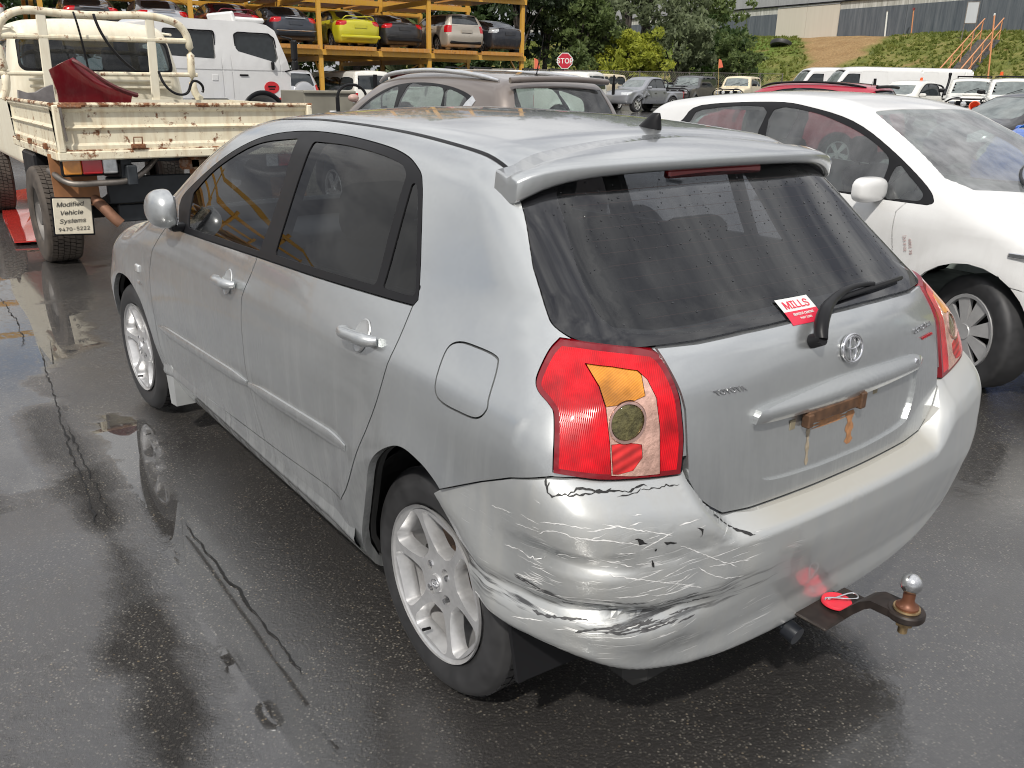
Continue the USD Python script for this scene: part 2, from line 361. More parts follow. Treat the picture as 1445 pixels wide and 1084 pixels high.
def glass(name, tint=(0.05, 0.055, 0.06), ior=1.5, rough=0.01, drops=0.0, film=0.0):
    """a window pane: part of the light passes, the rest is mirrored"""
    if name in _mats: return _mats[name]
    n = {'t': ('transparent_bsdf', {'color': tint}), 'g': ('glossy_bsdf', {'color': (1, 1, 1), 'roughness': rough}), 'f': ('fresnel', {}), 'geo': ('geometry', {}), 'eta': ('mix_float', {'a': ior, 'b': 1.0 / ior, 'use_clamp': False}), 'm': ('mix_closure', {})}
    l = [('t.BSDF', 'm.closure1'), ('g.BSDF', 'm.closure2'), ('f.fac', 'm.fac'), ('geo.backfacing', 'eta.fac'), ('eta.result', 'f.IOR')]
    out = 'm.closure'
    if film:
        n.update({'tc': ('texture_coordinate', {}), 'mp': ('mapping', {'scale': (4, 4, 1.2)}), 'n': ('noise_texture', {'scale': 2.2, 'detail': 5}), 'fr': ('map_range', {'from_min': 0.35, 'from_max': 0.75, 'to_min': film * 0.3, 'to_max': film, 'clamp': True}),
                  'd': ('diffuse_bsdf', {'color': (0.45, 0.46, 0.47)}), 'm2': ('mix_closure', {})})
        l += [('tc.object', 'mp.vector'), ('mp.vector', 'n.vector'), ('n.fac', 'fr.value'), ('fr.result', 'm2.fac'), ('m.closure', 'm2.closure1'), ('d.BSDF', 'm2.closure2')]; out = 'm2.closure'
    if drops:
        n.update({'tc2': ('texture_coordinate', {}), 'v': ('voronoi_texture', {'scale': 75, 'randomness': 1.0}), 'vr': ('map_range', {'from_min': 0.12, 'from_max': 0.42, 'to_min': 1.0, 'to_max': 0.0, 'clamp': True}),
                  'pick': ('separate_color', {}), 'gt': ('math', {'math_type': 'greater_than', 'value2': 1 - drops}), 'ml': ('math', {'math_type': 'multiply'}), 'bp': ('bump', {'strength': 1.0, 'distance': 0.004})})
        l += [('tc2.object', 'v.vector'), ('v.distance', 'vr.value'), ('v.color', 'pick.color'), ('pick.r', 'gt.value1'), ('vr.result', 'ml.value1'), ('gt.value', 'ml.value2'), ('ml.value', 'bp.height'), ('bp.normal', 'g.normal')]
    return mat(name, n, l, out)

M_black = plain('black_trim', (0.009, 0.009, 0.010), 0.4, spec=0.2)
M_gloss_black = plain('gloss_black', (0.010, 0.010, 0.011), 0.08, coat=0.6)
M_dark = plain('dark_cavity', (0.008, 0.008, 0.008), 0.8)
M_rubber = plain('tyre_rubber', (0.022, 0.022, 0.023), 0.55, vary=0.5, scale=14)
M_tread = plain('wet_tread', (0.016, 0.016, 0.017), 0.42, vary=0.3, scale=30)
M_alloy = plain('alloy', (0.62, 0.62, 0.62), 0.34, metal=0.75, coat=0.3, vary=0.10, scale=12)
M_hubcap = plain('hubcap_plastic', (0.42, 0.42, 0.42), 0.38, metal=0.45, vary=0.12)
M_steel = plain('dull_steel', (0.20, 0.18, 0.16), 0.5, metal=0.8, vary=0.35)
M_rustdisc = plain('brake_disc', (0.17, 0.11, 0.075), 0.55, metal=0.5, vary=0.4)
M_chrome = plain('chrome', (0.72, 0.72, 0.73), 0.07, metal=1.0, vary=0.03)
M_seat = plain('seat_cloth', (0.030, 0.031, 0.034), 0.9, vary=0.2)
M_trimgrey = plain('cabin_plastic', (0.055, 0.056, 0.06), 0.7)
M_red_lens = plain('red_lens', (0.42, 0.004, 0.008), 0.12, coat=1.0, vary=0.25, scale=5)
M_amber = plain('amber_lens', (0.55, 0.21, 0.02), 0.12, coat=1.0, vary=0.2, scale=20)
M_clear_lens = plain('clear_lens', (0.55, 0.56, 0.56), 0.10, metal=0.5, coat=1.0, vary=0.3, scale=20)
M_plate = plain('number_plate_white', (0.62, 0.63, 0.60), 0.4)
M_undertray = plain('underbody', (0.016, 0.016, 0.016), 0.7)
G_dark = glass('tinted_glass', (0.20, 0.21, 0.23), 1.45, 0.004, film=0.0)
G_far = glass('far_glass', (0.10, 0.12, 0.12), 1.6, 0.03)
G_clear = glass('clear_glass', (0.62, 0.70, 0.68), 1.55, 0.01, film=0.06); G_screen = glass('windscreen_glass', (0.45, 0.53, 0.50), 1.6, 0.01, film=0.42)
# ------------------------------------------------------------------ wet asphalt
def gz(x, y): return np.maximum(0, (np.hypot(np.asarray(x) - EYE[0], np.asarray(y) - EYE[1]) - 18) * 0.010)
def ground():
    def axis(c, fine, half, far):
        a = np.arange(c - half, c + half + fine, fine); g, x, st = [], c + half, fine
        while x < far: st *= 1.22; x += st; g.append(x)
        h, x, st = [], c - half, fine
        while x > -far: st *= 1.22; x -= st; h.append(x)
        return np.r_[h[::-1], a, g]
    X, Y = axis(0.8, 0.045, 4.4, 1800), axis(0.3, 0.045, 4.0, 1800)
    gx, gy = np.meshgrid(X, Y, indexing='ij'); P = np.stack([gx, gy, np.zeros_like(gx)], -1)
    # how much water lies on it: a film nearly everywhere, a mirror along the kerb lane and in the hollows, drier ridges between
    n1 = meshkit.fbm(np.stack([gx * 0.9, gy * 0.9, gx * 0], -1), 5, 11); n2 = meshkit.fbm(np.stack([gx * 3.1, gy * 3.1, gx * 0], -1), 4, 5); n3 = meshkit.fbm(np.stack([gx * 0.35, gy * 0.35, gx * 0], -1), 3, 21)
    wet = 0.70 + 0.55 * (n1 - 0.5) + 0.35 * (n2 - 0.5)
    def stroke(pts, w, soft, sign, jag=0.25):
        d = shapely.distance(LineString(pts), shapely.points(gx.ravel(), gy.ravel())).reshape(gx.shape) + jag * (n2 - 0.5)
        return sign * np.clip((w - d) / soft, 0, 1)
    wet = np.maximum(wet, stroke(POOL_LANE, 0.13, 0.03, 1.0)); wet = np.maximum(wet, stroke([(-2.4, 0.0), (-3.2, -1.6), (-2.6, -3.2)], 0.75, 0.25, 0.93))
    wet = np.maximum(wet, stroke([(-2.05, 0.75), (-1.8, -0.9)], 0.30, 0.15, 0.86)); wet = np.maximum(wet, stroke([(2.1, 1.9), (3.4, 1.3), (5.2, 1.0), (7.5, 1.2)], 0.85, 0.30, 0.97, 0.9)); wet = np.maximum(wet, stroke([(0.9, 1.35), (1.9, 1.45)], 0.30, 0.1, 0.96, 0.5))
    wet = np.maximum(wet, stroke([(1.5, -1.9), (-1.8, -2.0)], 0.6, 0.3, 0.9))
    wet = wet - stroke(RIDGE, 0.13, 0.10, 0.55, 0.2) - stroke([(2.6, 2.9), (1.6, 2.25), (0.6, 1.85)], 0.22, 0.12, 0.45, 0.5)
    ext_ = np.hypot(gx - EYE[0], gy - EYE[1]); wet = np.where(ext_ > 12, np.clip(0.55 + 0.8 * (n3 - 0.5) + 0.3 * (n1 - 0.5), 0, 1), wet)
    P[..., 2] = gz(gx, gy)
    ni, nj = gx.shape; i, j = np.meshgrid(np.arange(ni - 1), np.arange(nj - 1), indexing='ij'); a = (i * nj + j).ravel()
    F = np.concatenate([np.stack([a, a + nj, a + nj + 1], 1), np.stack([a, a + nj + 1, a + 1], 1)])
    V = P.reshape(-1, 3); _, _, N = meshkit.arrays((V, F), True)
    p = put('/World', 'ground', V, F, asphalt(), np.tile([0, 0, 1.0], (len(V), 1)) if False else N); m = UsdGeom.Mesh.Get(stage, p)
    UsdGeom.PrimvarsAPI(m).CreatePrimvar('wet', Sdf.ValueTypeNames.FloatArray, 'vertex').Set(Vt.FloatArray.FromNumpy(np.clip(wet, 0, 1).astype(np.float32).ravel()))
    say(m.GetPrim(), 'wet dark asphalt yard with puddles and shining film of water', None, None, 'structure')
CRACKS = [[(2.543, 1.086), (2.177, 1.131), (1.616, 1.18), (1.189, 1.228), (0.877, 1.254), (0.585, 1.274), (0.273, 1.304), (0.146, 1.313)], [(1.272, 1.197), (1.055, 1.21), (0.733, 1.225), (0.481, 1.238), (0.328, 1.252), (0.162, 1.27)], [(-0.001, 1.042), (-0.044, 1.046), (-0.234, 1.047), (-0.394, 1.052), (-0.58, 1.051), (-0.71, 1.048), (-0.83, 1.047), (-0.938, 1.044), (-1.065, 1.049)], [(4.23, 1.082), (3.401, 1.089), (2.927, 1.128), (2.764, 1.157)]]
def cracks():
    m_ = plain('crack_shadow', (0.006, 0.006, 0.006), 0.8); R = np.random.default_rng(4)
    for c in CRACKS:
        P = np.array(c); t = np.r_[0, np.cumsum(np.linalg.norm(np.diff(P, axis=0), axis=1))]; k = max(8, int(t[-1] / 0.018)); q = np.column_stack([np.interp(np.linspace(0, t[-1], k), t, P[:, j]) for j in (0, 1)])
        d = np.gradient(q, axis=0); d /= np.linalg.norm(d, axis=1, keepdims=True); n = np.column_stack([-d[:, 1], d[:, 0]]); w = np.convolve(R.normal(0, 1, k + 8), np.ones(5) / 5, 'same')[:k]; q = q + n * (0.007 * np.convolve(R.normal(0, 1, k + 8), np.ones(3) / 3, 'same')[:k])[:, None]
        h = (0.0012 + 0.0035 * np.abs(w)) * np.minimum(1, np.minimum(np.arange(k), np.arange(k)[::-1]) / 6 + .1)
        V = np.column_stack([np.vstack([q + n * h[:, None], q - n * h[:, None]]), np.full(2 * k, 0.004)]); i = np.arange(k - 1)
        F = np.concatenate([np.stack([i, i + k, i + k + 1], 1), np.stack([i, i + k + 1, i + 1], 1)])
        p = put('/World', 'pavement_crack', V, F, m_, np.tile([0, 0, 1.0], (2 * k, 1))); say(stage.GetPrimAtPath(p), 'thin dark crack in the wet asphalt', None, None, 'structure')
POOL_LANE = [(1.3, 1.00), (0.7, 1.02), (0.1, 1.09), (-0.3, 1.12), (-0.6, 1.13), (-1.0, 1.16), (-1.3, 1.20), (-1.75, 1.30)]
RIDGE = [(1.5, 1.26), (0.5, 1.26), (-0.3, 1.31), (-0.85, 1.36), (-1.3, 1.46), (-1.75, 1.60)]
def asphalt():
    n = {'w': ('attribute', {'attribute': 'wet'}), 'g': ('geometry', {}), 'noi': ('noise_texture', {'scale': 26, 'detail': 4, 'roughness': 0.6}),
         'wn': ('math', {'math_type': 'multiply_add', 'value2': 0.30, 'value3': -0.15}), 'ws': ('math', {'math_type': 'add', 'use_clamp': True}),
         'chip': ('voronoi_texture', {'scale': 125, 'randomness': 1.0}), 'cc': ('separate_color', {}), 'pick': ('map_range', {'from_min': 0.30, 'from_max': 1.0, 'to_min': 0.0, 'to_max': 1, 'clamp': True}),
         'core': ('map_range', {'from_min': 0.50, 'from_max': 0.30, 'to_min': 0, 'to_max': 1, 'clamp': True}), 'chipm': ('math', {'math_type': 'multiply'}), 'chipd': ('math', {'math_type': 'multiply', 'value2': 0.95}),
         'clus': ('noise_texture', {'scale': 2.3, 'detail': 4, 'roughness': 0.6}), 'clr': ('map_range', {'from_min': 0.36, 'from_max': 0.64, 'to_min': 0.25, 'to_max': 1.0, 'clamp': True}), 'chipc': ('math', {'math_type': 'multiply'}),
         'fine': ('noise_texture', {'scale': 420, 'detail': 2}), 'big': ('noise_texture', {'scale': 0.9, 'detail': 5, 'roughness': 0.62}),
         'base': ('rgb_ramp', {'ramp': [(0.30, (0.011, 0.0098, 0.009)), (0.70, (0.027, 0.0245, 0.0225))]}), 'fr': ('map_range', {'from_min': 0.25, 'from_max': 0.75, 'to_min': 0.55, 'to_max': 1.5}),
         'bm': ('mix_color', {'blend_type': 'multiply', 'fac': 1.0, 'use_clamp': False}), 'chipcol': ('rgb_ramp', {'ramp': [(0.0, (0.06, 0.054, 0.046)), (0.55, (0.15, 0.14, 0.12)), (0.85, (0.30, 0.28, 0.24)), (1.0, (0.26, 0.20, 0.12))]}), 'mixc': ('mix_color', {}),
         'rough': ('map_range', {'from_min': 0.25, 'from_max': 0.95, 'to_min': 0.62, 'to_max': 0.45, 'clamp': True}),
         'coat': ('map_range', {'from_min': 0.20, 'from_max': 0.62, 'to_min': 0.0, 'to_max': 1.0, 'clamp': True}), 'crough': ('map_range', {'from_min': 0.35, 'from_max': 0.88, 'to_min': 0.30, 'to_max': 0.012, 'clamp': True}),
         'dry': ('map_range', {'from_min': 0.95, 'from_max': 0.45, 'to_min': 0.0, 'to_max': 1.0, 'clamp': True}), 'h1': ('math', {'math_type': 'multiply_add', 'value2': 0.8}), 'hd': ('math', {'math_type': 'multiply'}), 'bump': ('bump', {'strength': 1.0, 'distance': 0.0045}), 'h2': ('math', {'math_type': 'multiply'}), 'cb': ('bump', {'strength': 0.8, 'distance': 0.0022}),
         'rip': ('noise_texture', {'scale': 7, 'detail': 2}), 'ripm': ('math', {'math_type': 'multiply_add', 'value2': 0.03}),
         'p': ('principled_bsdf', {'coat_ior': 2.0, 'specular_ior_level': 0.35})}
    l = [('g.position', 'noi.vector'), ('noi.fac', 'wn.value1'), ('w.fac', 'ws.value1'), ('wn.value', 'ws.value2'), ('g.position', 'chip.vector'), ('chip.color', 'cc.color'), ('cc.r', 'pick.value'), ('chip.distance', 'core.value'), ('pick.result', 'chipm.value1'), ('core.result', 'chipm.value2'), ('chipm.value', 'chipd.value1'),
         ('g.position', 'clus.vector'), ('clus.fac', 'clr.value'), ('chipd.value', 'chipc.value1'), ('clr.result', 'chipc.value2'), ('g.position', 'fine.vector'), ('g.position', 'big.vector'), ('big.fac', 'base.fac'), ('fine.fac', 'fr.value'), ('base.color', 'bm.a'), ('fr.result', 'bm.b'), ('cc.g', 'chipcol.fac'),
         ('bm.result', 'mixc.a'), ('chipcol.color', 'mixc.b'), ('chipc.value', 'mixc.fac'), ('mixc.result', 'p.base_color'), ('ws.value', 'rough.value'), ('rough.result', 'p.roughness'), ('ws.value', 'coat.value'), ('coat.result', 'p.coat_weight'), ('ws.value', 'crough.value'), ('crough.result', 'p.coat_roughness'),
         ('ws.value', 'dry.value'), ('chip.distance', 'h1.value1'), ('fine.fac', 'h1.value3'), ('h1.value', 'hd.value1'), ('dry.result', 'hd.value2'), ('h1.value', 'bump.height'), ('bump.normal', 'p.normal'), ('g.position', 'rip.vector'), ('rip.fac', 'ripm.value1'), ('hd.value', 'ripm.value3'), ('ripm.value', 'cb.height'), ('cb.normal', 'p.coat_normal')]
    return mat('wet_asphalt', n, l)
SIL = dict(
    top=[(-2.3, 1.39), (-1.6, 1.398), (-1.4, 1.425), (-1.2, 1.452), (-0.8, 1.476), (-0.4, 1.481), (0.0, 1.465), (0.25, 1.435), (0.45, 1.37), (0.8, 1.185), (1.08, 1.03), (1.2, 0.985), (1.5, 0.945), (1.8, 0.87), (2.0, 0.78), (2.15, 0.66), (2.3, 0.5)],
    sec=[(0.1, .72), (0.2, .765), (0.27, .795), (0.31, .806), (0.335, .810), (0.40, .818), (0.52, .832), (0.64, .841), (0.76, .843), (0.86, .838), (0.93, .827), (0.99, .808), (1.03, .793), (1.15, .741), (1.28, .682), (1.40, .622), (1.5, .57)],
    low=[(-2.2, 0.955), (-1.9, .975), (-1.5, .993), (-1.1, 1.0), (0.8, 1.0), (1.3, 1.0), (1.7, .995), (2.2, .94)],
    high=[(-2.2, .80), (-1.9, .84), (-1.65, .875), (-1.4, .925), (-1.1, .97), (-.6, 1.0), (0.2, 1.0), (0.6, .985), (1.1, .95), (2.2, .9)],
    rear=[(0.1, -1.80), (0.6, -1.90), (0.66, -1.932), (0.72, -1.930), (0.80, -1.924), (0.9, -1.915), (0.97, -1.908), (1.02, -1.893), (1.06, -1.858), (1.10, -1.805), (1.2, -1.668), (1.3, -1.545), (1.38, -1.455), (1.5, -1.32)],
    front=[(0.1, 2.0), (0.25, 2.1), (0.45, 2.17), (0.6, 2.17), (0.75, 2.10), (0.9, 1.95), (1.2, 1.6), (1.5, 1.3)],
    kr=[(0.1, .10), (.6, .12), (.8, .14), (.95, .22), (1.05, .36), (1.2, .34), (1.3, .31), (1.5, .25)],
    kf=[(0.1, .6), (1.5, .6)],
    flares=[(1.30, .313, .37, .020, .09), (-1.30, .313, .37, .020, .09)],
    k_roof=.10, k_rear=.13, k_glass=.095, belt=.98, crown=.035)
def silver_extra_w(x, z):
    w = 0.004 * np.exp(-((z - 0.885 - 0.02 * (-x)) / 0.03) ** 2) * ((x < 1.2) & (x > -1.7))      # shoulder line
    return w
def bumper_paint():
    """the silver paint with white gouges, black scuffs and bare patches on the crushed corner"""
    name = 'scuffed_silver_paint'
    if name in _mats: return _mats[name]
    n = {'tc': ('texture_coordinate', {}), 'xyz': ('separate_xyz', {}),
         'cy': ('map_range', {'from_min': 0.16, 'from_max': 0.42, 'to_min': 0, 'to_max': 1, 'clamp': True}),
         'cz': ('map_range', {'from_min': 0.74, 'from_max': 0.64, 'to_min': 0, 'to_max': 1, 'clamp': True}), 'mask': ('math', {'math_type': 'multiply'}),
         'warp': ('noise_texture', {'scale': 5, 'detail': 2}), 'wv': ('vector_math', {'math_type': 'multiply_add', 'vector2': (0.02, 0.02, 0.05)}),
         'm1': ('mapping', {'scale': (5, 5, 150)}), 's1': ('noise_texture', {'scale': 1.4, 'detail': 3, 'roughness': 0.55}),
         'patch': ('noise_texture', {'scale': 7, 'detail': 3}), 'pr': ('map_range', {'from_min': 0.48, 'from_max': 0.62, 'to_min': 0, 'to_max': 1, 'clamp': True}),
         'sr': ('map_range', {'from_min': 0.60, 'from_max': 0.66, 'to_min': 0, 'to_max': 1, 'clamp': True}), 'sm': ('math', {'math_type': 'multiply'}), 'sm2': ('math', {'math_type': 'multiply'}),
         'm2': ('mapping', {'scale': (6, 6, 90), 'location': (3.1, 7.7, 2.2)}), 's2': ('noise_texture', {'scale': 1.0, 'detail': 4, 'roughness': 0.6}),
         'kz': ('math', {'math_type': 'subtract', 'value2': 0.515}), 'kz2': ('math', {'math_type': 'multiply', 'value2': 26.0}), 'kz3': ('math', {'math_type': 'multiply'}), 'kz4': ('math', {'math_type': 'multiply_add', 'value2': -1.0, 'value3': 1.0, 'use_clamp': True}),
         'kr': ('map_range', {'from_min': 0.50, 'from_max': 0.60, 'to_min': 0, 'to_max': 0.9, 'clamp': True}), 'km': ('math', {'math_type': 'multiply'}), 'km2': ('math', {'math_type': 'multiply'}),
         'm3': ('mapping', {'scale': (8, 8, 1.0)}), 'streak': ('noise_texture', {'scale': 2.2, 'detail': 5, 'roughness': 0.65}), 'dr': ('map_range', {'from_min': 0.42, 'from_max': 0.72, 'to_min': 0.03, 'to_max': 0.30, 'clamp': True}),
         'ledge': ('geometry', {}), 'lz': ('separate_xyz', {}), 'lm': ('map_range', {'from_min': 0.55, 'from_max': 0.9, 'to_min': 0, 'to_max': 0.75, 'clamp': True}), 'lnoise': ('noise_texture', {'scale': 14, 'detail': 5}), 'lmul': ('math', {'math_type': 'multiply'}), 'dmax': ('math', {'math_type': 'maximum'}),
         'notc': ('map_range', {'from_min': 0.45, 'from_max': 0.25, 'to_min': 0, 'to_max': 1, 'clamp': True}),
         'c1': ('mix_color', {'a': (0.48, 0.495, 0.495), 'b': (0.30, 0.28, 0.23)}), 'c2': ('mix_color', {'b': (0.035, 0.035, 0.037)}), 'c3': ('mix_color', {'b': (0.80, 0.80, 0.78)}),
         'ra': ('math', {'math_type': 'maximum'}), 'rb': ('map_range', {'from_min': 0, 'from_max': 1, 'to_min': 0.36, 'to_max': 0.68, 'clamp': True}), 'met': ('map_range', {'from_min': 0, 'from_max': 1, 'to_min': 0.62, 'to_max': 0.0, 'clamp': True}), 'ct': ('map_range', {'from_min': 0, 'from_max': 0.5, 'to_min': 1.0, 'to_max': 0.1, 'clamp': True}),
         'bh': ('noise_texture', {'scale': 22, 'detail': 3}), 'bhm': ('math', {'math_type': 'multiply'}), 'bsum': ('math', {'math_type': 'subtract'}), 'bump': ('bump', {'strength': 0.6, 'distance': 0.002}),
         'p': ('principled_bsdf', {'coat_roughness': 0.05})}
    l = [('tc.object', 'xyz.vector'), ('xyz.y', 'cy.value'), ('xyz.z', 'cz.value'), ('cy.result', 'mask.value1'), ('cz.result', 'mask.value2'),
         ('tc.object', 'warp.vector'), ('warp.color', 'wv.vector1'), ('tc.object', 'wv.vector3'), ('wv.vector', 'm1.vector'), ('m1.vector', 's1.vector'), ('tc.object', 'patch.vector'), ('patch.fac', 'pr.value'),
         ('s1.fac', 'sr.value'), ('sr.result', 'sm.value1'), ('pr.result', 'sm.value2'), ('sm.value', 'sm2.value1'), ('mask.value', 'sm2.value2'),
         ('wv.vector', 'm2.vector'), ('m2.vector', 's2.vector'), ('s2.fac', 'kr.value'), ('xyz.z', 'kz.value1'), ('kz.value', 'kz2.value1'), ('kz2.value', 'kz3.value1'), ('kz2.value', 'kz3.value2'), ('kz3.value', 'kz4.value1'),
         ('kr.result', 'km.value1'), ('kz4.value', 'km.value2'), ('km.value', 'km2.value1'), ('cy.result', 'km2.value2'),
         ('tc.object', 'm3.vector'), ('m3.vector', 'streak.vector'), ('streak.fac', 'dr.value'), ('ledge.normal', 'lz.vector'), ('lz.z', 'lm.value'), ('tc.object', 'lnoise.vector'), ('lm.result', 'lmul.value1'), ('xyz.y', 'notc.value'),
         ('notc.result', 'lmul.value2'), ('dr.result', 'dmax.value1'), ('lmul.value', 'dmax.value2'),
         ('dmax.value', 'c1.fac'), ('c1.result', 'c2.a'), ('km2.value', 'c2.fac'), ('c2.result', 'c3.a'), ('sm2.value', 'c3.fac'), ('c3.result', 'p.base_color'),
         ('dmax.value', 'ra.value1'), ('sm2.value', 'ra.value2'), ('ra.value', 'rb.value'), ('rb.result', 'p.roughness'), ('ra.value', 'met.value'), ('met.result', 'p.metallic'), ('ra.value', 'ct.value'), ('ct.result', 'p.coat_weight'),
         ('tc.object', 'bh.vector'), ('bh.fac', 'bhm.value1'), ('mask.value', 'bhm.value2'), ('bhm.value', 'bsum.value1'), ('sm2.value', 'bsum.value2'), ('bsum.value', 'bump.height'), ('bump.normal', 'p.normal'), ('bump.normal', 'p.coat_normal')]
    return mat(name, n, l)

def lens_mat(name, col, scale=120, axis=(1, 1, 0.1), amount=0.5):
    """moulded lens: fine ribs under a glossy face"""
    if name in _mats: return _mats[name]
    c = np.asarray(col, float)
    n = {'tc': ('texture_coordinate', {}), 'mp': ('mapping', {'scale': axis}), 'w': ('wave_texture', {'wave_type': 'bands', 'bands_direction': 'diagonal', 'scale': scale, 'distortion': 0.6, 'detail': 1}),
         'n': ('noise_texture', {'scale': 16, 'detail': 3}), 'nr': ('rgb_ramp', {'ramp': [(0.32, tuple(c * 0.55)), (0.68, tuple(np.clip(c * 1.25, 0, 1)))]}),
         'wm': ('map_range', {'to_min': 1 - amount, 'to_max': 1.0}), 'mul': ('mix_color', {'blend_type': 'multiply', 'fac': 1.0}), 'b': ('bump', {'strength': 0.35, 'distance': 0.0008}),
         'p': ('principled_bsdf', {'roughness': 0.18, 'coat_weight': 0.35, 'coat_roughness': 0.03, 'specular_ior_level': 0.3})}
    l = [('tc.object', 'mp.vector'), ('mp.vector', 'w.vector'), ('tc.object', 'n.vector'), ('n.fac', 'nr.fac'), ('w.fac', 'wm.value'), ('nr.color', 'mul.a'), ('wm.result', 'mul.b'), ('mul.result', 'p.base_color'), ('w.fac', 'b.height'), ('b.normal', 'p.normal')]
    return mat(name, n, l)

def facet_mat(name, c, scale):
    """bright moulded facets behind a clear face"""
    if name in _mats: return _mats[name]
    c = np.asarray(c, float)
    n = {'tc': ('texture_coordinate', {}), 'v': ('voronoi_texture', {'scale': scale, 'feature': 'f1', 'randomness': 0.9}), 's': ('separate_color', {}), 'r': ('rgb_ramp', {'ramp': [(0.0, tuple(c * 0.12)), (0.35, tuple(c * 0.5)), (0.7, tuple(c)), (1.0, tuple(np.clip(c * 1.6, 0, 1)))]}), 'b': ('bump', {'strength': 0.5, 'distance': 0.002}),
         'p': ('principled_bsdf', {'metallic': 0.6, 'roughness': 0.12, 'coat_weight': 0.6, 'coat_roughness': 0.02})}
    return mat(name, n, [('tc.object', 'v.vector'), ('v.color', 's.color'), ('s.r', 'r.fac'), ('r.color', 'p.base_color'), ('v.distance', 'b.height'), ('b.normal', 'p.normal')])
def tail_lamp(C, SH, out, LP, D, sgn):
    u, v, d = basis(D); two = lambda pts: Polygon([(np.dot(p, u), np.dot(p, v)) for p in [(x, sgn * y, z) for x, y, z in pts]]).buffer(0)
    lo = solid(*SH.skin(np.array([-1.3, -1.2]), 320, -0.005, 90)) ; li = solid(*SH.skin(np.array([-1.3, -1.2]), 160, 0.010, 40)); back = solid(*SH.skin(np.array([-1.3, -1.2]), 100, 0.03, 26))
    pr = lambda g: prism(g, D, 1.3, 2.3)
    lens = (lo - li); sh = [(SH, -0.005), (SH, 0.010)]
    w = numbered(C, 'tail_lamp'); UsdGeom.Xform.Define(stage, w)
    red = lens_mat('red_lens_ribbed', (0.60, 0.003, 0.010), 110, (1, 1, 0.15), 0.30); redin = lens_mat('red_lens_inner', (0.62, 0.03, 0.03), 30, (0.3, 0.3, 1), 0.5)
    amber = lens_mat('amber_lens_ribbed', (0.62, 0.24, 0.03), 120, (0.5, 0.5, 1), 0.22); pinkish = plain('lamp_reflector', (0.74, 0.46, 0.37), 0.16, metal=0.6, vary=0.35, scale=28, bump=0.006)
    IN = two([(-1.730, 0.667, 1.023), (-1.765, 0.625, 1.019), (-1.798, 0.586, 1.011), (-1.816, 0.575, 0.995), (-1.840, 0.571, 0.963), (-1.858, 0.574, 0.908), (-1.879, 0.585, 0.812), (-1.868, 0.64, 0.818), (-1.855, 0.698, 0.829), (-1.837, 0.690, 0.893), (-1.811, 0.680, 0.953), (-1.779, 0.672, 0.988)])
    AMB = IN.intersection(two([(-1.70, 0.80, 0.945), (-1.836, 0.643, 0.958), (-1.84, 0.600, 0.968), (-1.80, 0.592, 1.06), (-1.70, 0.80, 1.08)])).buffer(0)
    cc = np.array([-1.836, 0.643 * sgn, 0.925]); CIR = Point(cc @ u, cc @ v).buffer(0.033, 24); CR = Point(cc @ u, cc @ v).buffer(0.0385, 24)
    AMB = AMB.difference(CR)
    LOW = IN.intersection(two([(-1.70, 0.80, 0.900), (-1.84, 0.640, 0.888), (-1.85, 0.612, 0.880), (-1.862, 0.618, 0.852), (-1.868, 0.650, 0.828), (-1.70, 0.83, 0.815)])).difference(CR).buffer(-0.002)
    EDGE = LP.buffer(-0.0025).difference(LP.buffer(-0.0125))
    piece(w, 'red_lens', lens ^ pr(LP.buffer(-0.0125).difference(IN.buffer(0.0012))), sh, red)
    piece(w, 'lens_edge', lens ^ pr(EDGE.difference(IN.buffer(0.0012))), sh, plain('dark_red_edge', (0.16, 0.002, 0.006), 0.08, coat=0.5))
    piece(w, 'indicator_lens', lens ^ pr(AMB.buffer(-0.0012)), sh, amber)
    piece(w, 'reversing_lens', lens ^ pr(CIR), sh, plain('reversing_glass', (0.13, 0.115, 0.045), 0.04, metal=0.7, coat=0.6, vary=0.8, scale=34, bump=0.01))
    piece(w, 'red_reflector', lens ^ pr(LOW.buffer(-0.001)), sh, redin)
    piece(w, 'bright_surround', lens ^ pr(IN.difference(AMB).difference(CR).difference(LOW)), sh, pinkish)
    ring = (solid(*SH.skin(np.array([-1.3, -1.2]), 320, -0.009, 90)) - li) ^ pr(CR.buffer(-0.0006).difference(CIR.buffer(0.0008))); piece(w, 'lens_ring', ring, [(SH, -0.009)], plain('ring_chrome', (0.62, 0.40, 0.34), 0.10, metal=0.9))
    piece(w, 'housing', ((li - back) ^ pr(LP.buffer(0.004))), [(SH, 0.010), (SH, 0.03)], M_black)
    inner = solid(*SH.skin(np.array([-1.3, -1.2]), 220, 0.002, 60))
    edge = [(-1.889, 0.527, 0.795), (-1.880, 0.514, 0.864), (-1.869, 0.512, 0.913), (-1.855, 0.512, 0.961), (-1.828, 0.514, 1.002), (-1.801, 0.520, 1.034)]

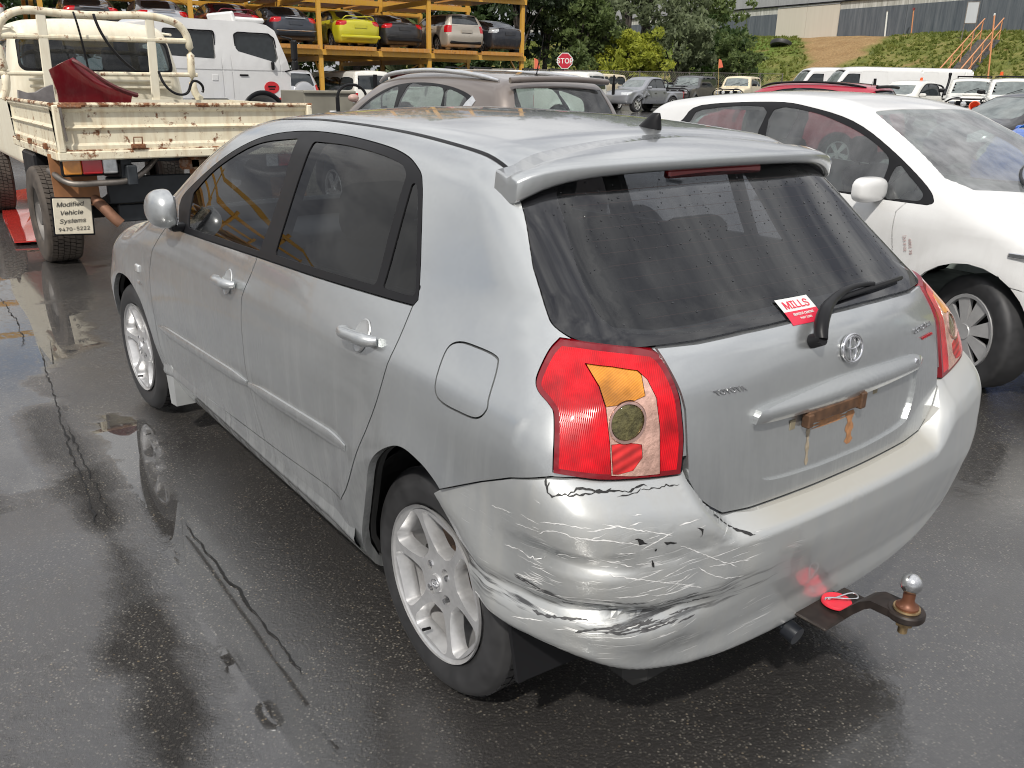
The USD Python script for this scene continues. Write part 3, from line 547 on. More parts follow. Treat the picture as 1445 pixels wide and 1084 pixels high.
def silver_details(C, out):
    SH = SV
    def on(x, z, lift=0.0, s=1):
        y = float(SH.halfw(np.array(x), np.array(z)))
        for _ in range(12):
            p = np.array([x, y, z]); y -= float(SH.f(p)) * 1.0
        return np.array([x, s * (y + lift), z])
    def onr(y, z, lift=0.0):
        x = float(SH.xr(np.array(y), np.array(z)))
        for _ in range(14): x += float(SH.f(np.array([x, y, z])))
        n = SH.normal(np.array([x, y, z])); return np.array([x, y, z]) + n * lift, n
    # rub strips
    def strip(pts, h, t, mat_, name, s):
        V = []; prof = [(-0.5, 0.0), (-0.42, 0.7), (-0.15, 1.0), (0.25, 1.0), (0.46, 0.6), (0.5, 0.0)]
        for k, (x, z) in enumerate(pts):
            e = min(k, len(pts) - 1 - k) / 2.0; q = min(1.0, 0.45 + e * 0.4)
            for a, b in prof: V.append(on(x, z + a * h * q, b * t * q + 0.0005, s))
        V = np.array(V); m = len(prof); F = []
        for k in range(len(pts) - 1):
            for j in range(m - 1):
                a = k * m + j; F.append((a, a + 1, a + m + 1) if s > 0 else (a, a + m + 1, a + 1)); F.append((a, a + m + 1, a + m) if s > 0 else (a, a + m, a + m + 1))
        F += [(0, j, j + 1) for j in range(1, m - 1)] + [((len(pts) - 1) * m, (len(pts) - 1) * m + j + 1, (len(pts) - 1) * m + j) for j in range(1, m - 1)]
        part(C, name, trimesh.Trimesh(V, F, process=False), mat_, 40)
    for s in (1, -1):
        xs = np.linspace(0.846, -0.214, 24); strip([(x, 0.525 + (0.846 - x) * 0.0425) for x in xs], 0.042, 0.011, M_silver, 'rub_strip', s)
        xs = np.linspace(-0.232, -0.985, 20); strip([(x, 0.571 + (-0.232 - x) * 0.052) for x in xs], 0.042, 0.011, M_silver, 'rub_strip', s)
        # handles in their scooped cups
        for hx, hz in ((-0.107, 0.905), (-1.047, 0.940)):
            a = on(hx + 0.075, hz + 0.002, 0.008, s); b = on(hx - 0.085, hz + 0.006, 0.008, s)
            h = numbered(C, 'door_handle'); UsdGeom.Xform.Define(stage, h)
            P = np.array([a, a + [-0.012, s * 0.016, 0.001], (a + b) / 2 + [0, s * 0.026, 0.002], b + [0.03, s * 0.022, 0.0], b])
            sp = spline(P, 8); m = tube(sp, np.interp(np.linspace(0, 1, len(sp)), [0, .12, .5, .8, 1], [.010, .0155, .0165, .0185, .012]), 12)
            part(h, 'grip', m, M_silver, 60)
            c0 = on(hx, hz, 0, s); n = SH.normal(c0); cup = trimesh.creation.icosphere(3); cup.apply_scale([0.036, 0.010, 0.047])
            V = cup.vertices; V[:, 1] = np.minimum(V[:, 1] * 1.0, 0.0015) if False else V[:, 1]
            part(h, 'cup', cup_dish(c0, n, 0.036, 0.046), paint('cup_shade', (0.40, 0.41, 0.41), 0.5, 0.4, 0.3), 60)
        # door mirror
        M0 = np.array([0.505, s * 0.852, 1.075])          # folded back against the door glass
        Rm = numbered(C, 'door_mirror'); UsdGeom.Xform.Define(stage, Rm)
        sph = trimesh.creation.icosphere(4); v = sph.vertices.copy(); v = np.sign(v) * np.abs(v) ** 0.86; v *= [0.100, 0.064, 0.080]
        v[:, 1] = np.where(v[:, 1] < -0.02, -0.02 + (v[:, 1] + 0.02) * 0.15, v[:, 1]); v[:, 2] = np.where(v[:, 2] < 0, v[:, 2] * 0.86, v[:, 2]); v[:, 2] *= 1.0 - 1.2 * np.clip(v[:, 0], 0, 1)
        v[:, 1] *= s; f = sph.faces if s > 0 else sph.faces[:, ::-1]
        part(Rm, 'shell', trimesh.Trimesh(v + M0, f, process=False), M_silver, 60)
        part(Rm, 'mirror_glass', place(rbox((0.15, 0.006, 0.11), 0.0028), M0 + [0, -s * 0.026, 0.003]), M_chrome)
        part(Rm, 'foot', [place(rbox((0.07, 0.075, 0.030), 0.012), M0 + [-0.03, -s * 0.045, -0.064])], M_black)
        sail = poly_of(xz([(0.60, 1.015), (0.655, 1.055), (0.50, 1.165), (0.455, 1.14), (0.405, 1.022)]), YD, 1, (), 0.008)
        # repeater and badge on the wing
        p, n = on(1.046, 0.752, 0, s), None
        part(C, 'side_repeater', place(rbox((0.052, 0.018, 0.036), 0.008), p), M_clear_lens)
        part(C, 'wing_badge', text_on('VVT-i', 0.018, on(1.02, 0.69, 0.002, s), (-s, 0, 0), (0, 0, 1), 0.002), M_chrome, False)
        # sill skirt
        q = [(x, 0.297 + 0.004 * math.sin(3 * x), ) for x in np.linspace(0.90, -0.955, 20)]
        V = []
        pf = [(0.060, 0.001), (0.030, 0.004), (0.012, 0.008), (0.0, 0.006), (-0.03, -0.012), (-0.055, -0.045)]
        for x, z in q:
            base = on(x, z + 0.06, 0, s)
            for dz, dy in pf: V.append([x, s * (abs(base[1]) + dy - 0.006), z + dz])
        m = len(pf); F = []
        for k in range(len(q) - 1):
            for j in range(m - 1):
                a = k * m + j; t1, t2 = (a, a + m + 1, a + 1), (a, a + m, a + m + 1); F += [t1, t2] if s < 0 else [t1[::-1], t2[::-1]]
        part(C, 'sill', trimesh.Trimesh(np.array(V), F, process=False), M_silver, 50)
        # wheels
        alloy_wheel(C, (-1.30, s * 0.757, 0.3155), 0.0, s); alloy_wheel(C, (1.30, s * 0.812, 0.3155), 0.03, s)
        for wx in (-1.30, 1.26):
            well = lathe([(0.345, 0.775), (0.362, 0.72), (0.366, 0.47), (0.32, 0.46), (0.0, 0.46)], 40)
            well.apply_transform(np.diag([1, s, 1, 1])); well.apply_translation([wx, 0, 0.33]); v = well.vertices; well = trimesh.Trimesh(v, well.faces[v[well.faces][:, :, 2].min(1) > 0.24], process=False)
            part(C, 'wheel_well', trimesh.Trimesh(v, well.faces, process=False), M_dark, False)
        # mud flaps
        part(C, 'mud_flap', ext([(0.905, 0, 0.46), (0.93, 0, 0.40), (0.885, 0, 0.15), (0.80, 0, 0.16), (0.80, 0, 0.34)], YD, 0.60 if s > 0 else -0.815, 0.815 if s > 0 else -0.60), plain('grey_flap', (0.30, 0.31, 0.31), 0.5) )
        fl = rear_flap(s); part(C, 'mud_flap', fl, M_black, 30)
    # roof seams, aerial, spoiler
    for s in (1, -1):
        xs = np.linspace(0.33, -1.375, 60); V = []
        for x in xs:
            y = np.interp(x, [-1.4, -0.8, 0.35], [0.562, 0.556, 0.535])
            for dy in (-0.0045, 0.0045):
                z = 1.3
                lo, hi = 1.2, 1.6
                for _ in range(40):
                    md = (lo + hi) / 2
                    if SH.f(np.array([x, y + dy, md])) < 0: lo = md
                    else: hi = md
                V.append([x, s * (y + dy), lo + 0.0012])
        F = []
        for k in range(len(xs) - 1): a = 2 * k; F += [(a, a + 1, a + 3), (a, a + 3, a + 2)] if s < 0 else [(a, a + 3, a + 1), (a, a + 2, a + 3)]
        part(C, 'roof_seam', trimesh.Trimesh(np.array(V), F, process=False), M_black, False)
    spoiler(C)
    fin = []
    for t in np.linspace(0, 1, 9):
        w_ = 0.021 * (1 - t) ** 0.6 + 0.004; l0 = -1.262 + 0.004 * t; l1 = -1.178 - 0.052 * t ** 0.8; z = 1.4465 + 0.042 * t
        for a in np.linspace(0, 2 * np.pi, 16, endpoint=False): fin.append([(l0 + l1) / 2 + (l1 - l0) / 2 * math.cos(a), w_ * math.sin(a), z])
    part(C, 'roof_aerial', m3.Manifold.hull_points(np.array(fin, np.float32)), M_black, 40)
    # tailgate fittings
    for nm, r in (('emblem', 0),):
        c, n = onr(-0.016, 0.982, 0.004); T = np.eye(4); up = np.array([0, 0, 1.0]) - n * n[2]; up /= np.linalg.norm(up); rt = np.cross(up, n)
        T[:3, 0], T[:3, 1], T[:3, 2], T[:3, 3] = rt, up, n, c
        tor = lambda R, r, sx, sy, dy=0: trimesh.creation.torus(R, r, 40, 8).apply_transform(np.diag([sx, sy, 1.2, 1])).apply_translation([0, dy, 0.001])
        e = join([tor(0.040, 0.0042, 1.0, 0.82), tor(0.020, 0.0036, 0.62, 1.45), tor(0.020, 0.0036, 1.55, 0.72, 0.013)]); e.apply_transform(T); part(C, 'emblem', e, M_chrome, 60)
    def letters(txt, h, y, z, mat_, name, sc=1.0, lift=0.001, depth=0.003, tilt=0):
        p, n = onr(y, z, lift); up = np.array([0, 0, 1.0]); rt = np.cross(up, n); rt[2] += tilt
        m = meshkit.text_mesh(txt, h, depth, True); b = m.bounds; m.apply_translation([-(b[0, 0] + b[1, 0]) / 2, -h / 2, 0]); m.apply_transform(np.diag([sc, 1, 1, 1]))
        rt /= np.linalg.norm(rt); up = up - rt * up[2]; up /= np.linalg.norm(up); T = np.eye(4); T[:3, 0], T[:3, 1], T[:3, 2], T[:3, 3] = rt, up, np.cross(rt, up), p; m.apply_transform(T); part(C, name, m, mat_, False)
    letters('TOYOTA', 0.018, 0.390, 0.952, M_chrome, 'lettering', 0.82)
    letters('COROLLA', 0.021, -0.40, 0.966, M_chrome, 'lettering', 0.95); letters('SPORTIVO', 0.011, -0.43, 0.938, plain('red_badge', (0.45, 0.02, 0.03), 0.3), 'lettering', 1.0)
    for ch, y in (('S', 0.20), ('E', 0.06), ('C', -0.09), ('A', -0.235)):
        letters(ch, 0.014, y, 0.895, plain('grey_letter', (0.20, 0.205, 0.21), 0.4), 'lettering', 1.3, 0.016, 0.0022)
    c, n = onr(-0.315, 0.893, 0.016); part(C, 'boot_lock', place(lathe([(0, 0.006), (0.009, 0.006), (0.011, 0.0), (0.011, -0.006)], 20), c, (0, 0, math.pi / 2)), M_chrome)
    # plate recess: rusty light bracket, stain, holes
    c, n = onr(0.040, 0.842, -0.008)
    rust = plain('rusty_bracket', (0.09, 0.045, 0.022), 0.7, vary=0.6, scale=40)
    part(C, 'plate_bracket', [bx(c + [-0.008, 0, 0.006], (0.02, 0.225, 0.030), 0.003), bx(c + [-0.013, -0.10, 0.008], (0.026, 0.022, 0.042), 0.003), bx(c + [-0.012, 0.108, 0.0], (0.022, 0.02, 0.034), 0.003)], rust, False)
    for y0, w_, z0, z1, mname, colr in ((0.125, 0.008, 0.815, 0.722, 'mud_run', (0.30, 0.25, 0.18)), (-0.045, 0.020, 0.82, 0.735, 'rust_run', (0.33, 0.16, 0.07)), (0.04, 0.085, 0.825, 0.806, 'rust_run', (0.30, 0.15, 0.07))):
        stain(C, SH, y0, w_, z0, z1, plain(mname + '_colour', colr, 0.6, vary=0.4, scale=60))
    for y, z in ((0.185, 0.835), (-0.155, 0.852)):
        c, n = onr(y, z, -0.0075); part(C, 'plate_clip', bx(c, (0.003, 0.02, 0.024), 0.001), plain('clip', (0.22, 0.19, 0.13), 0.6), False)
    # wiper
    p0, n0 = onr(0.125, 1.018, 0.012); p1, n1 = onr(0.105, 1.040, 0.030); p2, n2 = onr(0.03, 1.068, 0.026); p3, n3 = onr(-0.09, 1.086, 0.018); p4, n4 = onr(-0.22, 1.084, 0.014)
    wz = numbered(C, 'rear_wiper'); UsdGeom.Xform.Define(stage, wz)
    part(wz, 'pivot', [rod(p0 - n0 * 0.01, p0 + n0 * 0.020, 0.017, 20, 0.015)], M_black, 40)
    arm = spline([p0 + n0 * 0.014, p1, p2, p3, p4], 8); part(wz, 'arm', tube(arm, np.interp(np.linspace(0, 1, len(arm)), [0, 0.2, 0.4, 0.7, 1], [0.016, 0.0165, 0.011, 0.0075, 0.006]), 10), M_black, 50)
    bl = []
    for y in np.linspace(-0.03, -0.41, 14):
        q, nn = onr(y, 1.081 - 0.10 * (y + 0.2) ** 2, 0.007); bl.append(q)
    part(wz, 'blade', tube(bl, 0.0065, 6), M_black, 50)
    # window sticker
    q = [onr(y, z, 0.0008)[0] for y, z in ((0.152, 1.096), (0.054, 1.096), (0.048, 1.092), (0.050, 1.062), (0.056, 1.059), (0.150, 1.057), (0.156, 1.062), (0.157, 1.09))]
    st = numbered(C, 'window_sticker'); UsdGeom.Xform.Define(stage, st)
    def sheet(ys, zs, lift, n_=6):
        V = []; 
        for z in zs:
            for y in np.linspace(ys[0], ys[1], n_): V.append(onr(y, z, lift)[0])
        F = []
        for r_ in range(len(zs) - 1):
            for k in range(n_ - 1): a = r_ * n_ + k; F += [(a, a + 1, a + n_ + 1), (a, a + n_ + 1, a + n_)]
        return trimesh.Trimesh(np.array(V), F, process=False)
    sy = (0.158, 0.044); z0, z1 = 1.052, 1.098
    part(st, 'white_band', sheet(sy, np.linspace(z1, (z0 + z1) / 2 + 0.001, 3), 0.0010), M_plate, True); part(st, 'red_band', sheet(sy, np.linspace((z0 + z1) / 2 + 0.001, z0, 3), 0.0010), plain('sticker_red', (0.55, 0.02, 0.05), 0.4), True)
    redl = plain('sticker_red', (0.55, 0.02, 0.05), 0.4)
    def word(txt, h, y, z, m_):
        p, n = onr(y, z, 0.0013); rt = onr(y - 0.02, z, 0.0013)[0] - p; up = onr(y, z + 0.01, 0.0013)[0] - p; t = text_on(txt, h, p, rt, up, 0.0004); part(st, 'print', t, m_, False)
    word('MILLS', 0.021, 0.101, 1.0865, redl); word('SERVICE CENTRE', 0.0062, 0.101, 1.070, M_plate); word('9497 1900', 0.0055, 0.101, 1.0625, M_plate)
    rain_drops(C, SH, onr); heater_lines(C, onr)
    # screws of the bumper, tow bar, tail pipe
    towbar(C)
    seats(C)
    part(C, 'dashboard', [place(rbox((0.50, 1.30, 0.24), 0.07), (0.90, 0, 0.80)), place(rbox((0.2, 0.36, 0.1), 0.04), (0.74, -0.38, 0.92))], M_trimgrey)
    wh = trimesh.creation.torus(0.185, 0.016, 32, 8); wh.apply_transform(trimesh.transformations.rotation_matrix(math.radians(-66), [0, 1, 0])); wh.apply_translation([0.53, -0.38, 0.93])
    part(C, 'steering_wheel', [wh, place(rbox((0.05, 0.14, 0.11), 0.03), (0.54, -0.38, 0.92), (0, -0.4, 0)), place(rbox((0.03, 0.36, 0.03), 0.01), (0.54, -0.38, 0.93))], M_trimgrey)
    part(C, 'cabin_floor', [bx((-0.2, 0, 0.30), (2.9, 1.36, 0.03)), bx((-1.35, 0, 0.62), (0.55, 1.0, 0.04))], M_undertray, False)
    part(C, 'underbody', [bx((0.1, 0, 0.235), (3.2, 1.30, 0.05), 0.02), bx((-1.62, 0, 0.30), (0.5, 1.2, 0.12), 0.04), rod((-0.6, 0.65, 0.3), (-1.3, 0.65, 0.3), 0.02)], M_undertray, False)
    part(C, 'rear_axle', rod((-1.30, -0.68, 0.30), (-1.30, 0.68, 0.30), 0.04), M_undertray)

def cup_dish(c, n, a, b, depth=0.004):
    up = np.array([0, 0, 1.0]) - n * n[2]; up /= np.linalg.norm(up); rt = np.cross(up, n); V, F = [], []; K = 28
    rings = [(1.0, 0.0006), (0.93, 0.0032), (0.84, 0.0012), (0.6, 0.0006), (0.3, 0.0005)]
    for r, h in rings:
        for t in np.linspace(0, 2 * np.pi, K, endpoint=False): V.append(c + rt * a * r * math.cos(t) + up * b * r * math.sin(t) + n * h)
    V.append(c + n * 0.0005)
    for k in range(len(rings) - 1):
        for j in range(K): a0, a1 = k * K + j, k * K + (j + 1) % K; F += [(a0, a1, a1 + K), (a0, a1 + K, a0 + K)]
    F += [((len(rings) - 1) * K + j, (len(rings) - 1) * K + (j + 1) % K, len(V) - 1) for j in range(K)]
    return trimesh.Trimesh(np.array(V), F, process=False)

def stain(C, SH, y0, w, z0, z1, m):
    V = []; K = 10
    for k, z in enumerate(np.linspace(z0, z1, K)):
        ww = w * (0.7 + 0.3 * math.sin(k * 1.7)) * (1 if k < K - 1 else 0.4)
        for y in (y0 + ww, y0 - ww):
            x = float(SH.xr(np.array(y), np.array(z)))
            for _ in range(14): x += float(SH.f(np.array([x, y, z])) + 0.008)
            V.append([x - 0.0006, y, z])
    F = []
    for k in range(K - 1): a = 2 * k; F += [(a, a + 2, a + 1), (a + 1, a + 2, a + 3)]
    part(C, 'rust_stain', trimesh.Trimesh(np.array(V), [f[::-1] for f in F], process=False), m, True)

def rear_flap(s):
    V = []
    for x, z, y1 in ((-1.640, 0.50, 0.78), (-1.660, 0.40, 0.80), (-1.690, 0.275, 0.80)):
        for y in (0.50, y1 - 0.02, y1):
            for dx in (0.0, -0.012): V.append([x + dx - (0.02 if y < 0.6 else 0), s * y, z])
    m = trimesh.Trimesh(np.array(V), trimesh.convex.convex_hull(np.array(V)).faces if False else None, process=False) if False else None
    F = []
    q = lambda i, j, k: (i * 3 + j) * 2 + k
    for i in range(2):
        for j in range(2):
            for k in (0, 1):
                a, b, c, d = q(i, j, k), q(i, j + 1, k), q(i + 1, j + 1, k), q(i + 1, j, k); F += [(a, b, c), (a, c, d)] if k else [(a, c, b), (a, d, c)]
        for j in (0, 2): a, b, c, d = q(i, j, 0), q(i, j, 1), q(i + 1, j, 1), q(i + 1, j, 0); F += [(a, b, c), (a, c, d)]
    for j in range(2): a, b, c, d = q(2, j, 0), q(2, j, 1), q(2, j + 1, 1), q(2, j + 1, 0); F += [(a, b, c), (a, c, d)]
    t = trimesh.Trimesh(np.array(V), F, process=False); t.fix_normals(); return t

def spoiler(C):
    ys = np.r_[-0.606, -0.603, -0.594, np.linspace(-0.575, 0.575, 41), 0.594, 0.603, 0.606]; rings = []
    def roofz(x, y):
        lo, hi = 1.1, 1.6
        for _ in range(34):
            m = (lo + hi) / 2
            if SV.f(np.array([x, y, m])) < 0: lo = m
            else: hi = m
        return lo
    keep = None
    for y in [q for q in ys if q > -0.572][:1] + list(ys):
        a = abs(y) / 0.606; e = min(1.0, (1 - a) / 0.035) ** 0.5 if a > 0.965 else 1.0
        xl = -1.508 + 0.092 * a ** 2.6; zl = 1.397 - 0.016 * a ** 2 - 0.026 * a ** 10; x0 = -1.30 - 0.02 * a; yc = min(abs(y), 0.556); dr_ = 0.0; zr = roofz(x0, yc) - dr_; zd = 0.030 + 0.030 * a ** 6
        top = [(x0, zr + 0.001), (x0 - 0.05, zr + 0.004 + (roofz(x0 - 0.05, yc) - dr_ - zr) * 0.75 + 0.002)]
        loop = top + [((x0 + xl) / 2 - 0.02, (zl + zr) / 2 + 0.004), (xl + 0.022, zl + 0.0035), (xl + 0.006, zl - 0.002), (xl, zl - 0.010), (xl + 0.003, zl - zd * 0.85), (xl + 0.015, zl - zd - 0.002), (xl + 0.06, zl - zd - 0.006), (x0 + 0.01, zr - 0.06)]
        L = np.array(loop); mid = L.mean(0); L = mid + (L - mid) * (0.80 + 0.20 * e)
        rings.append(np.stack([L[:, 0], np.full(len(L), y), L[:, 1]], 1))
    rings = rings[1:]
    V = np.concatenate(rings); m = len(rings[0]); F = []
    for k in range(len(ys) - 1):
        for j in range(m):
            a, b = k * m + j, k * m + (j + 1) % m; F += [(a, b, b + m), (a, b + m, a + m)]
    V = np.vstack([V, rings[0].mean(0), rings[-1].mean(0)]); nv = len(V)
    for j in range(m): F += [(nv - 2, (j + 1) % m, j), (nv - 1, (len(ys) - 1) * m + j, (len(ys) - 1) * m + (j + 1) % m)]
    t = trimesh.Trimesh(V, F, process=False)
    if t.volume < 0: t.invert()
    w = numbered(C, 'roof_spoiler'); UsdGeom.Xform.Define(stage, w)
    part(w, 'wing', t, M_silver, 42)
    part(w, 'high_brake_light', bx((-1.463, 0, 1.352), (0.022, 0.36, 0.020), 0.004), plain('dim_red_lens', (0.20, 0.008, 0.01), 0.25, coat=0.6))

def towbar(C):
    T = numbered(C, 'tow_bar'); UsdGeom.Xform.Define(stage, T)
    rusty = plain('rusty_steel', (0.026, 0.019, 0.016), 0.5, metal=0.3, vary=0.6, scale=35); br = plain('brassy_steel', (0.42, 0.30, 0.16), 0.35, metal=0.9, vary=0.3, scale=50)
    b = np.array([-2.158, -0.005, 0.0]); zt = 0.395
    tongue = np.array([(-1.80, 0.0, 0.300), (-1.985, 0.0, 0.300), (-2.005, 0.0, 0.307), (-2.068, 0.0, 0.380), (-2.088, 0.0, 0.393), (-2.16, 0.0, 0.396)])
    V, F = [], []
    for k, p in enumerate(tongue):
        tdir = np.gradient(tongue, axis=0)[k]; tdir /= np.linalg.norm(tdir); nrm = np.array([-tdir[2], 0, tdir[0]]); wd = 0.034
        for a, h in ((-1, -1), (1, -1), (1, 1), (-1, 1)): V.append(p + [0, a * wd, 0] + nrm * h * -0.010)
    for k in range(len(tongue) - 1):
        for j in range(4): a, c = k * 4 + j, k * 4 + (j + 1) % 4; F += [(a, c, c + 4), (a, c + 4, a + 4)]
    F += [(0, 2, 1), (0, 3, 2)]; e = (len(tongue) - 1) * 4; F += [(e, e + 1, e + 2), (e, e + 2, e + 3)]
    tg = trimesh.Trimesh(np.array(V), F, process=False); tg.fix_normals()
    part(T, 'tongue', [tg, place(lathe([(0, -0.0105), (0.040, -0.0105), (0.043, -0.006), (0.043, 0.006), (0.040, 0.0105), (0, 0.0105)], 28, 'z'), (b[0], 0, 0.396))], rusty, 30)
    part(T, 'ball', place(trimesh.creation.uv_sphere(0.025, count=[24, 32]), (b[0], 0, 0.475)), plain('worn_chrome', (0.60, 0.60, 0.60), 0.16, metal=1.0, vary=0.25, scale=30), 60)
    part(T, 'ball_neck', place(lathe([(0, 0.05), (0.014, 0.05), (0.0135, 0.025), (0.019, 0.014), (0.026, 0.010), (0.026, 0.0)], 24, 'z'), (b[0], 0, 0.407)), plain('rust_neck', (0.16, 0.06, 0.03), 0.5, metal=0.4, vary=0.4), 40)
    part(T, 'collar', place(lathe([(0.018, 0.004), (0.030, 0.004), (0.031, 0.0), (0.030, -0.002), (0.0, -0.002)], 28, 'z'), (b[0], 0, 0.4085)), br, 40)
    part(T, 'nut', [place(tri(m3.Manifold.cylinder(0.02, 0.020, 0.020, 6)), (b[0], 0, 0.364)), place(tri(m3.Manifold.cylinder(0.022, 0.011, 0.011, 14)), (b[0], 0, 0.343))], br, 30)
    part(T, 'hitch_plate', [bx((-1.965, 0.03, 0.318), (0.13, 0.17, 0.010), 0.004), bx((-1.99, -0.045, 0.326), (0.07, 0.07, 0.012), 0.005), bx((-1.80, 0.0, 0.30), (0.30, 0.06, 0.05), 0.006)], rusty, False)
    part(T, 'warning_tag', place(lathe([(0, 0.004), (0.036, 0.004), (0.038, 0.0), (0.038, -0.003), (0, -0.003)], 28, 'z'), (-1.985, 0.0, 0.333)), plain('red_tag', (0.62, 0.03, 0.05), 0.4), 40)
    part(T, 'pin_clip', tube(spline([(-1.97, 0.03, 0.341), (-2.0, -0.01, 0.345), (-2.015, -0.045, 0.345), (-2.005, -0.052, 0.345), (-1.985, -0.02, 0.342), (-1.965, 0.02, 0.341)], 6), 0.0025, 6), M_chrome, 60)
    part(T, 'trailer_socket', [rod((-1.92, 0.105, 0.262), (-1.955, 0.105, 0.254), 0.025, 20), bx((-1.90, 0.105, 0.275), (0.05, 0.06, 0.012), 0.003)], plain('blue_black_plastic', (0.012, 0.014, 0.018), 0.35), 40)

MARKS = {'c1' : [(-1.787, 0.807, 0.83), (-1.799, 0.818, 0.81), (-1.813, 0.817, 0.803), (-1.835, 0.796, 0.808), (-1.846, 0.766, 0.814), (-1.865, 0.734, 0.806), (-1.866, 0.708, 0.809)] ,
'c2' : [(-1.839, 0.799, 0.802), (-1.856, 0.76, 0.807), (-1.866, 0.722, 0.807), (-1.879, 0.686, 0.798), (-1.882, 0.649, 0.798), (-1.884, 0.626, 0.799)] ,
'c3' : [(-1.888, 0.645, 0.793), (-1.894, 0.6, 0.789), (-1.9, 0.546, 0.784)] ,
'c4' : [(-1.881, 0.706, 0.795), (-1.888, 0.668, 0.792), (-1.886, 0.643, 0.795)] ,
'tear' : [(-1.933, 0.463, 0.701), (-1.93, 0.427, 0.672), (-1.944, 0.404, 0.654), (-1.973, 0.365, 0.638)] ,
'chip1' : [(-1.93, 0.696, 0.72), (-1.935, 0.678, 0.707), (-1.938, 0.667, 0.701)] ,
'chip2' : [(-1.945, 0.627, 0.694), (-1.95, 0.596, 0.685)] ,
'chip3' : [(-1.942, 0.653, 0.66), (-1.944, 0.647, 0.641)] ,
'chip4' : [(-1.955, 0.543, 0.706), (-1.959, 0.528, 0.691), (-1.958, 0.534, 0.683)] ,
'chip5' : [(-1.943, 0.649, 0.679), (-1.943, 0.644, 0.685)] ,
'f1' : [(-1.792, 0.829, 0.554), (-1.847, 0.813, 0.57), (-1.894, 0.78, 0.578), (-1.931, 0.718, 0.578), (-1.947, 0.629, 0.543), (-1.945, 0.499, 0.484)] ,
'f2' : [(-1.812, 0.821, 0.546), (-1.876, 0.791, 0.563), (-1.92, 0.736, 0.567), (-1.937, 0.659, 0.536)] ,
'f3' : [(-1.793, 0.83, 0.569), (-1.863, 0.81, 0.594), (-1.914, 0.761, 0.597)] ,
'w1' : [(-1.675, 0.838, 0.628), (-1.743, 0.834, 0.641), (-1.796, 0.821, 0.65)] ,
'w2' : [(-1.797, 0.834, 0.739), (-1.858, 0.813, 0.753), (-1.893, 0.78, 0.75)] ,
'w3' : [(-1.787, 0.833, 0.704), (-1.841, 0.824, 0.734), (-1.885, 0.798, 0.721)] ,
'w4' : [(-1.714, 0.838, 0.574), (-1.764, 0.835, 0.583), (-1.794, 0.831, 0.579)] ,
'w5' : [(-1.818, 0.815, 0.659), (-1.902, 0.774, 0.675), (-1.938, 0.692, 0.651)] ,
'w6' : [(-1.868, 0.811, 0.73), (-1.915, 0.753, 0.724), (-1.938, 0.667, 0.695)] ,
'w7' : [(-1.951, 0.586, 0.677), (-1.961, 0.503, 0.628), (-1.971, 0.415, 0.576)] ,
'w8' : [(-1.957, 0.53, 0.611), (-1.968, 0.457, 0.563), (-1.971, 0.386, 0.544)] ,
'w9' : [(-1.9, 0.759, 0.758), (-1.927, 0.688, 0.735), (-1.947, 0.606, 0.705)] ,
'w10' : [(-1.961, 0.5, 0.602), (-1.976, 0.374, 0.582)] ,
'w11' : [(-1.632, 0.835, 0.705), (-1.705, 0.834, 0.719)] ,
'w12' : [(-1.919, 0.751, 0.647), (-1.949, 0.638, 0.609), (-1.962, 0.517, 0.557)] ,
'corner' : [(-1.737, 0.824, 0.824), (-1.653, 0.833, 0.781), (-1.509, 0.844, 0.694), (-1.452, 0.852, 0.653)] ,
}
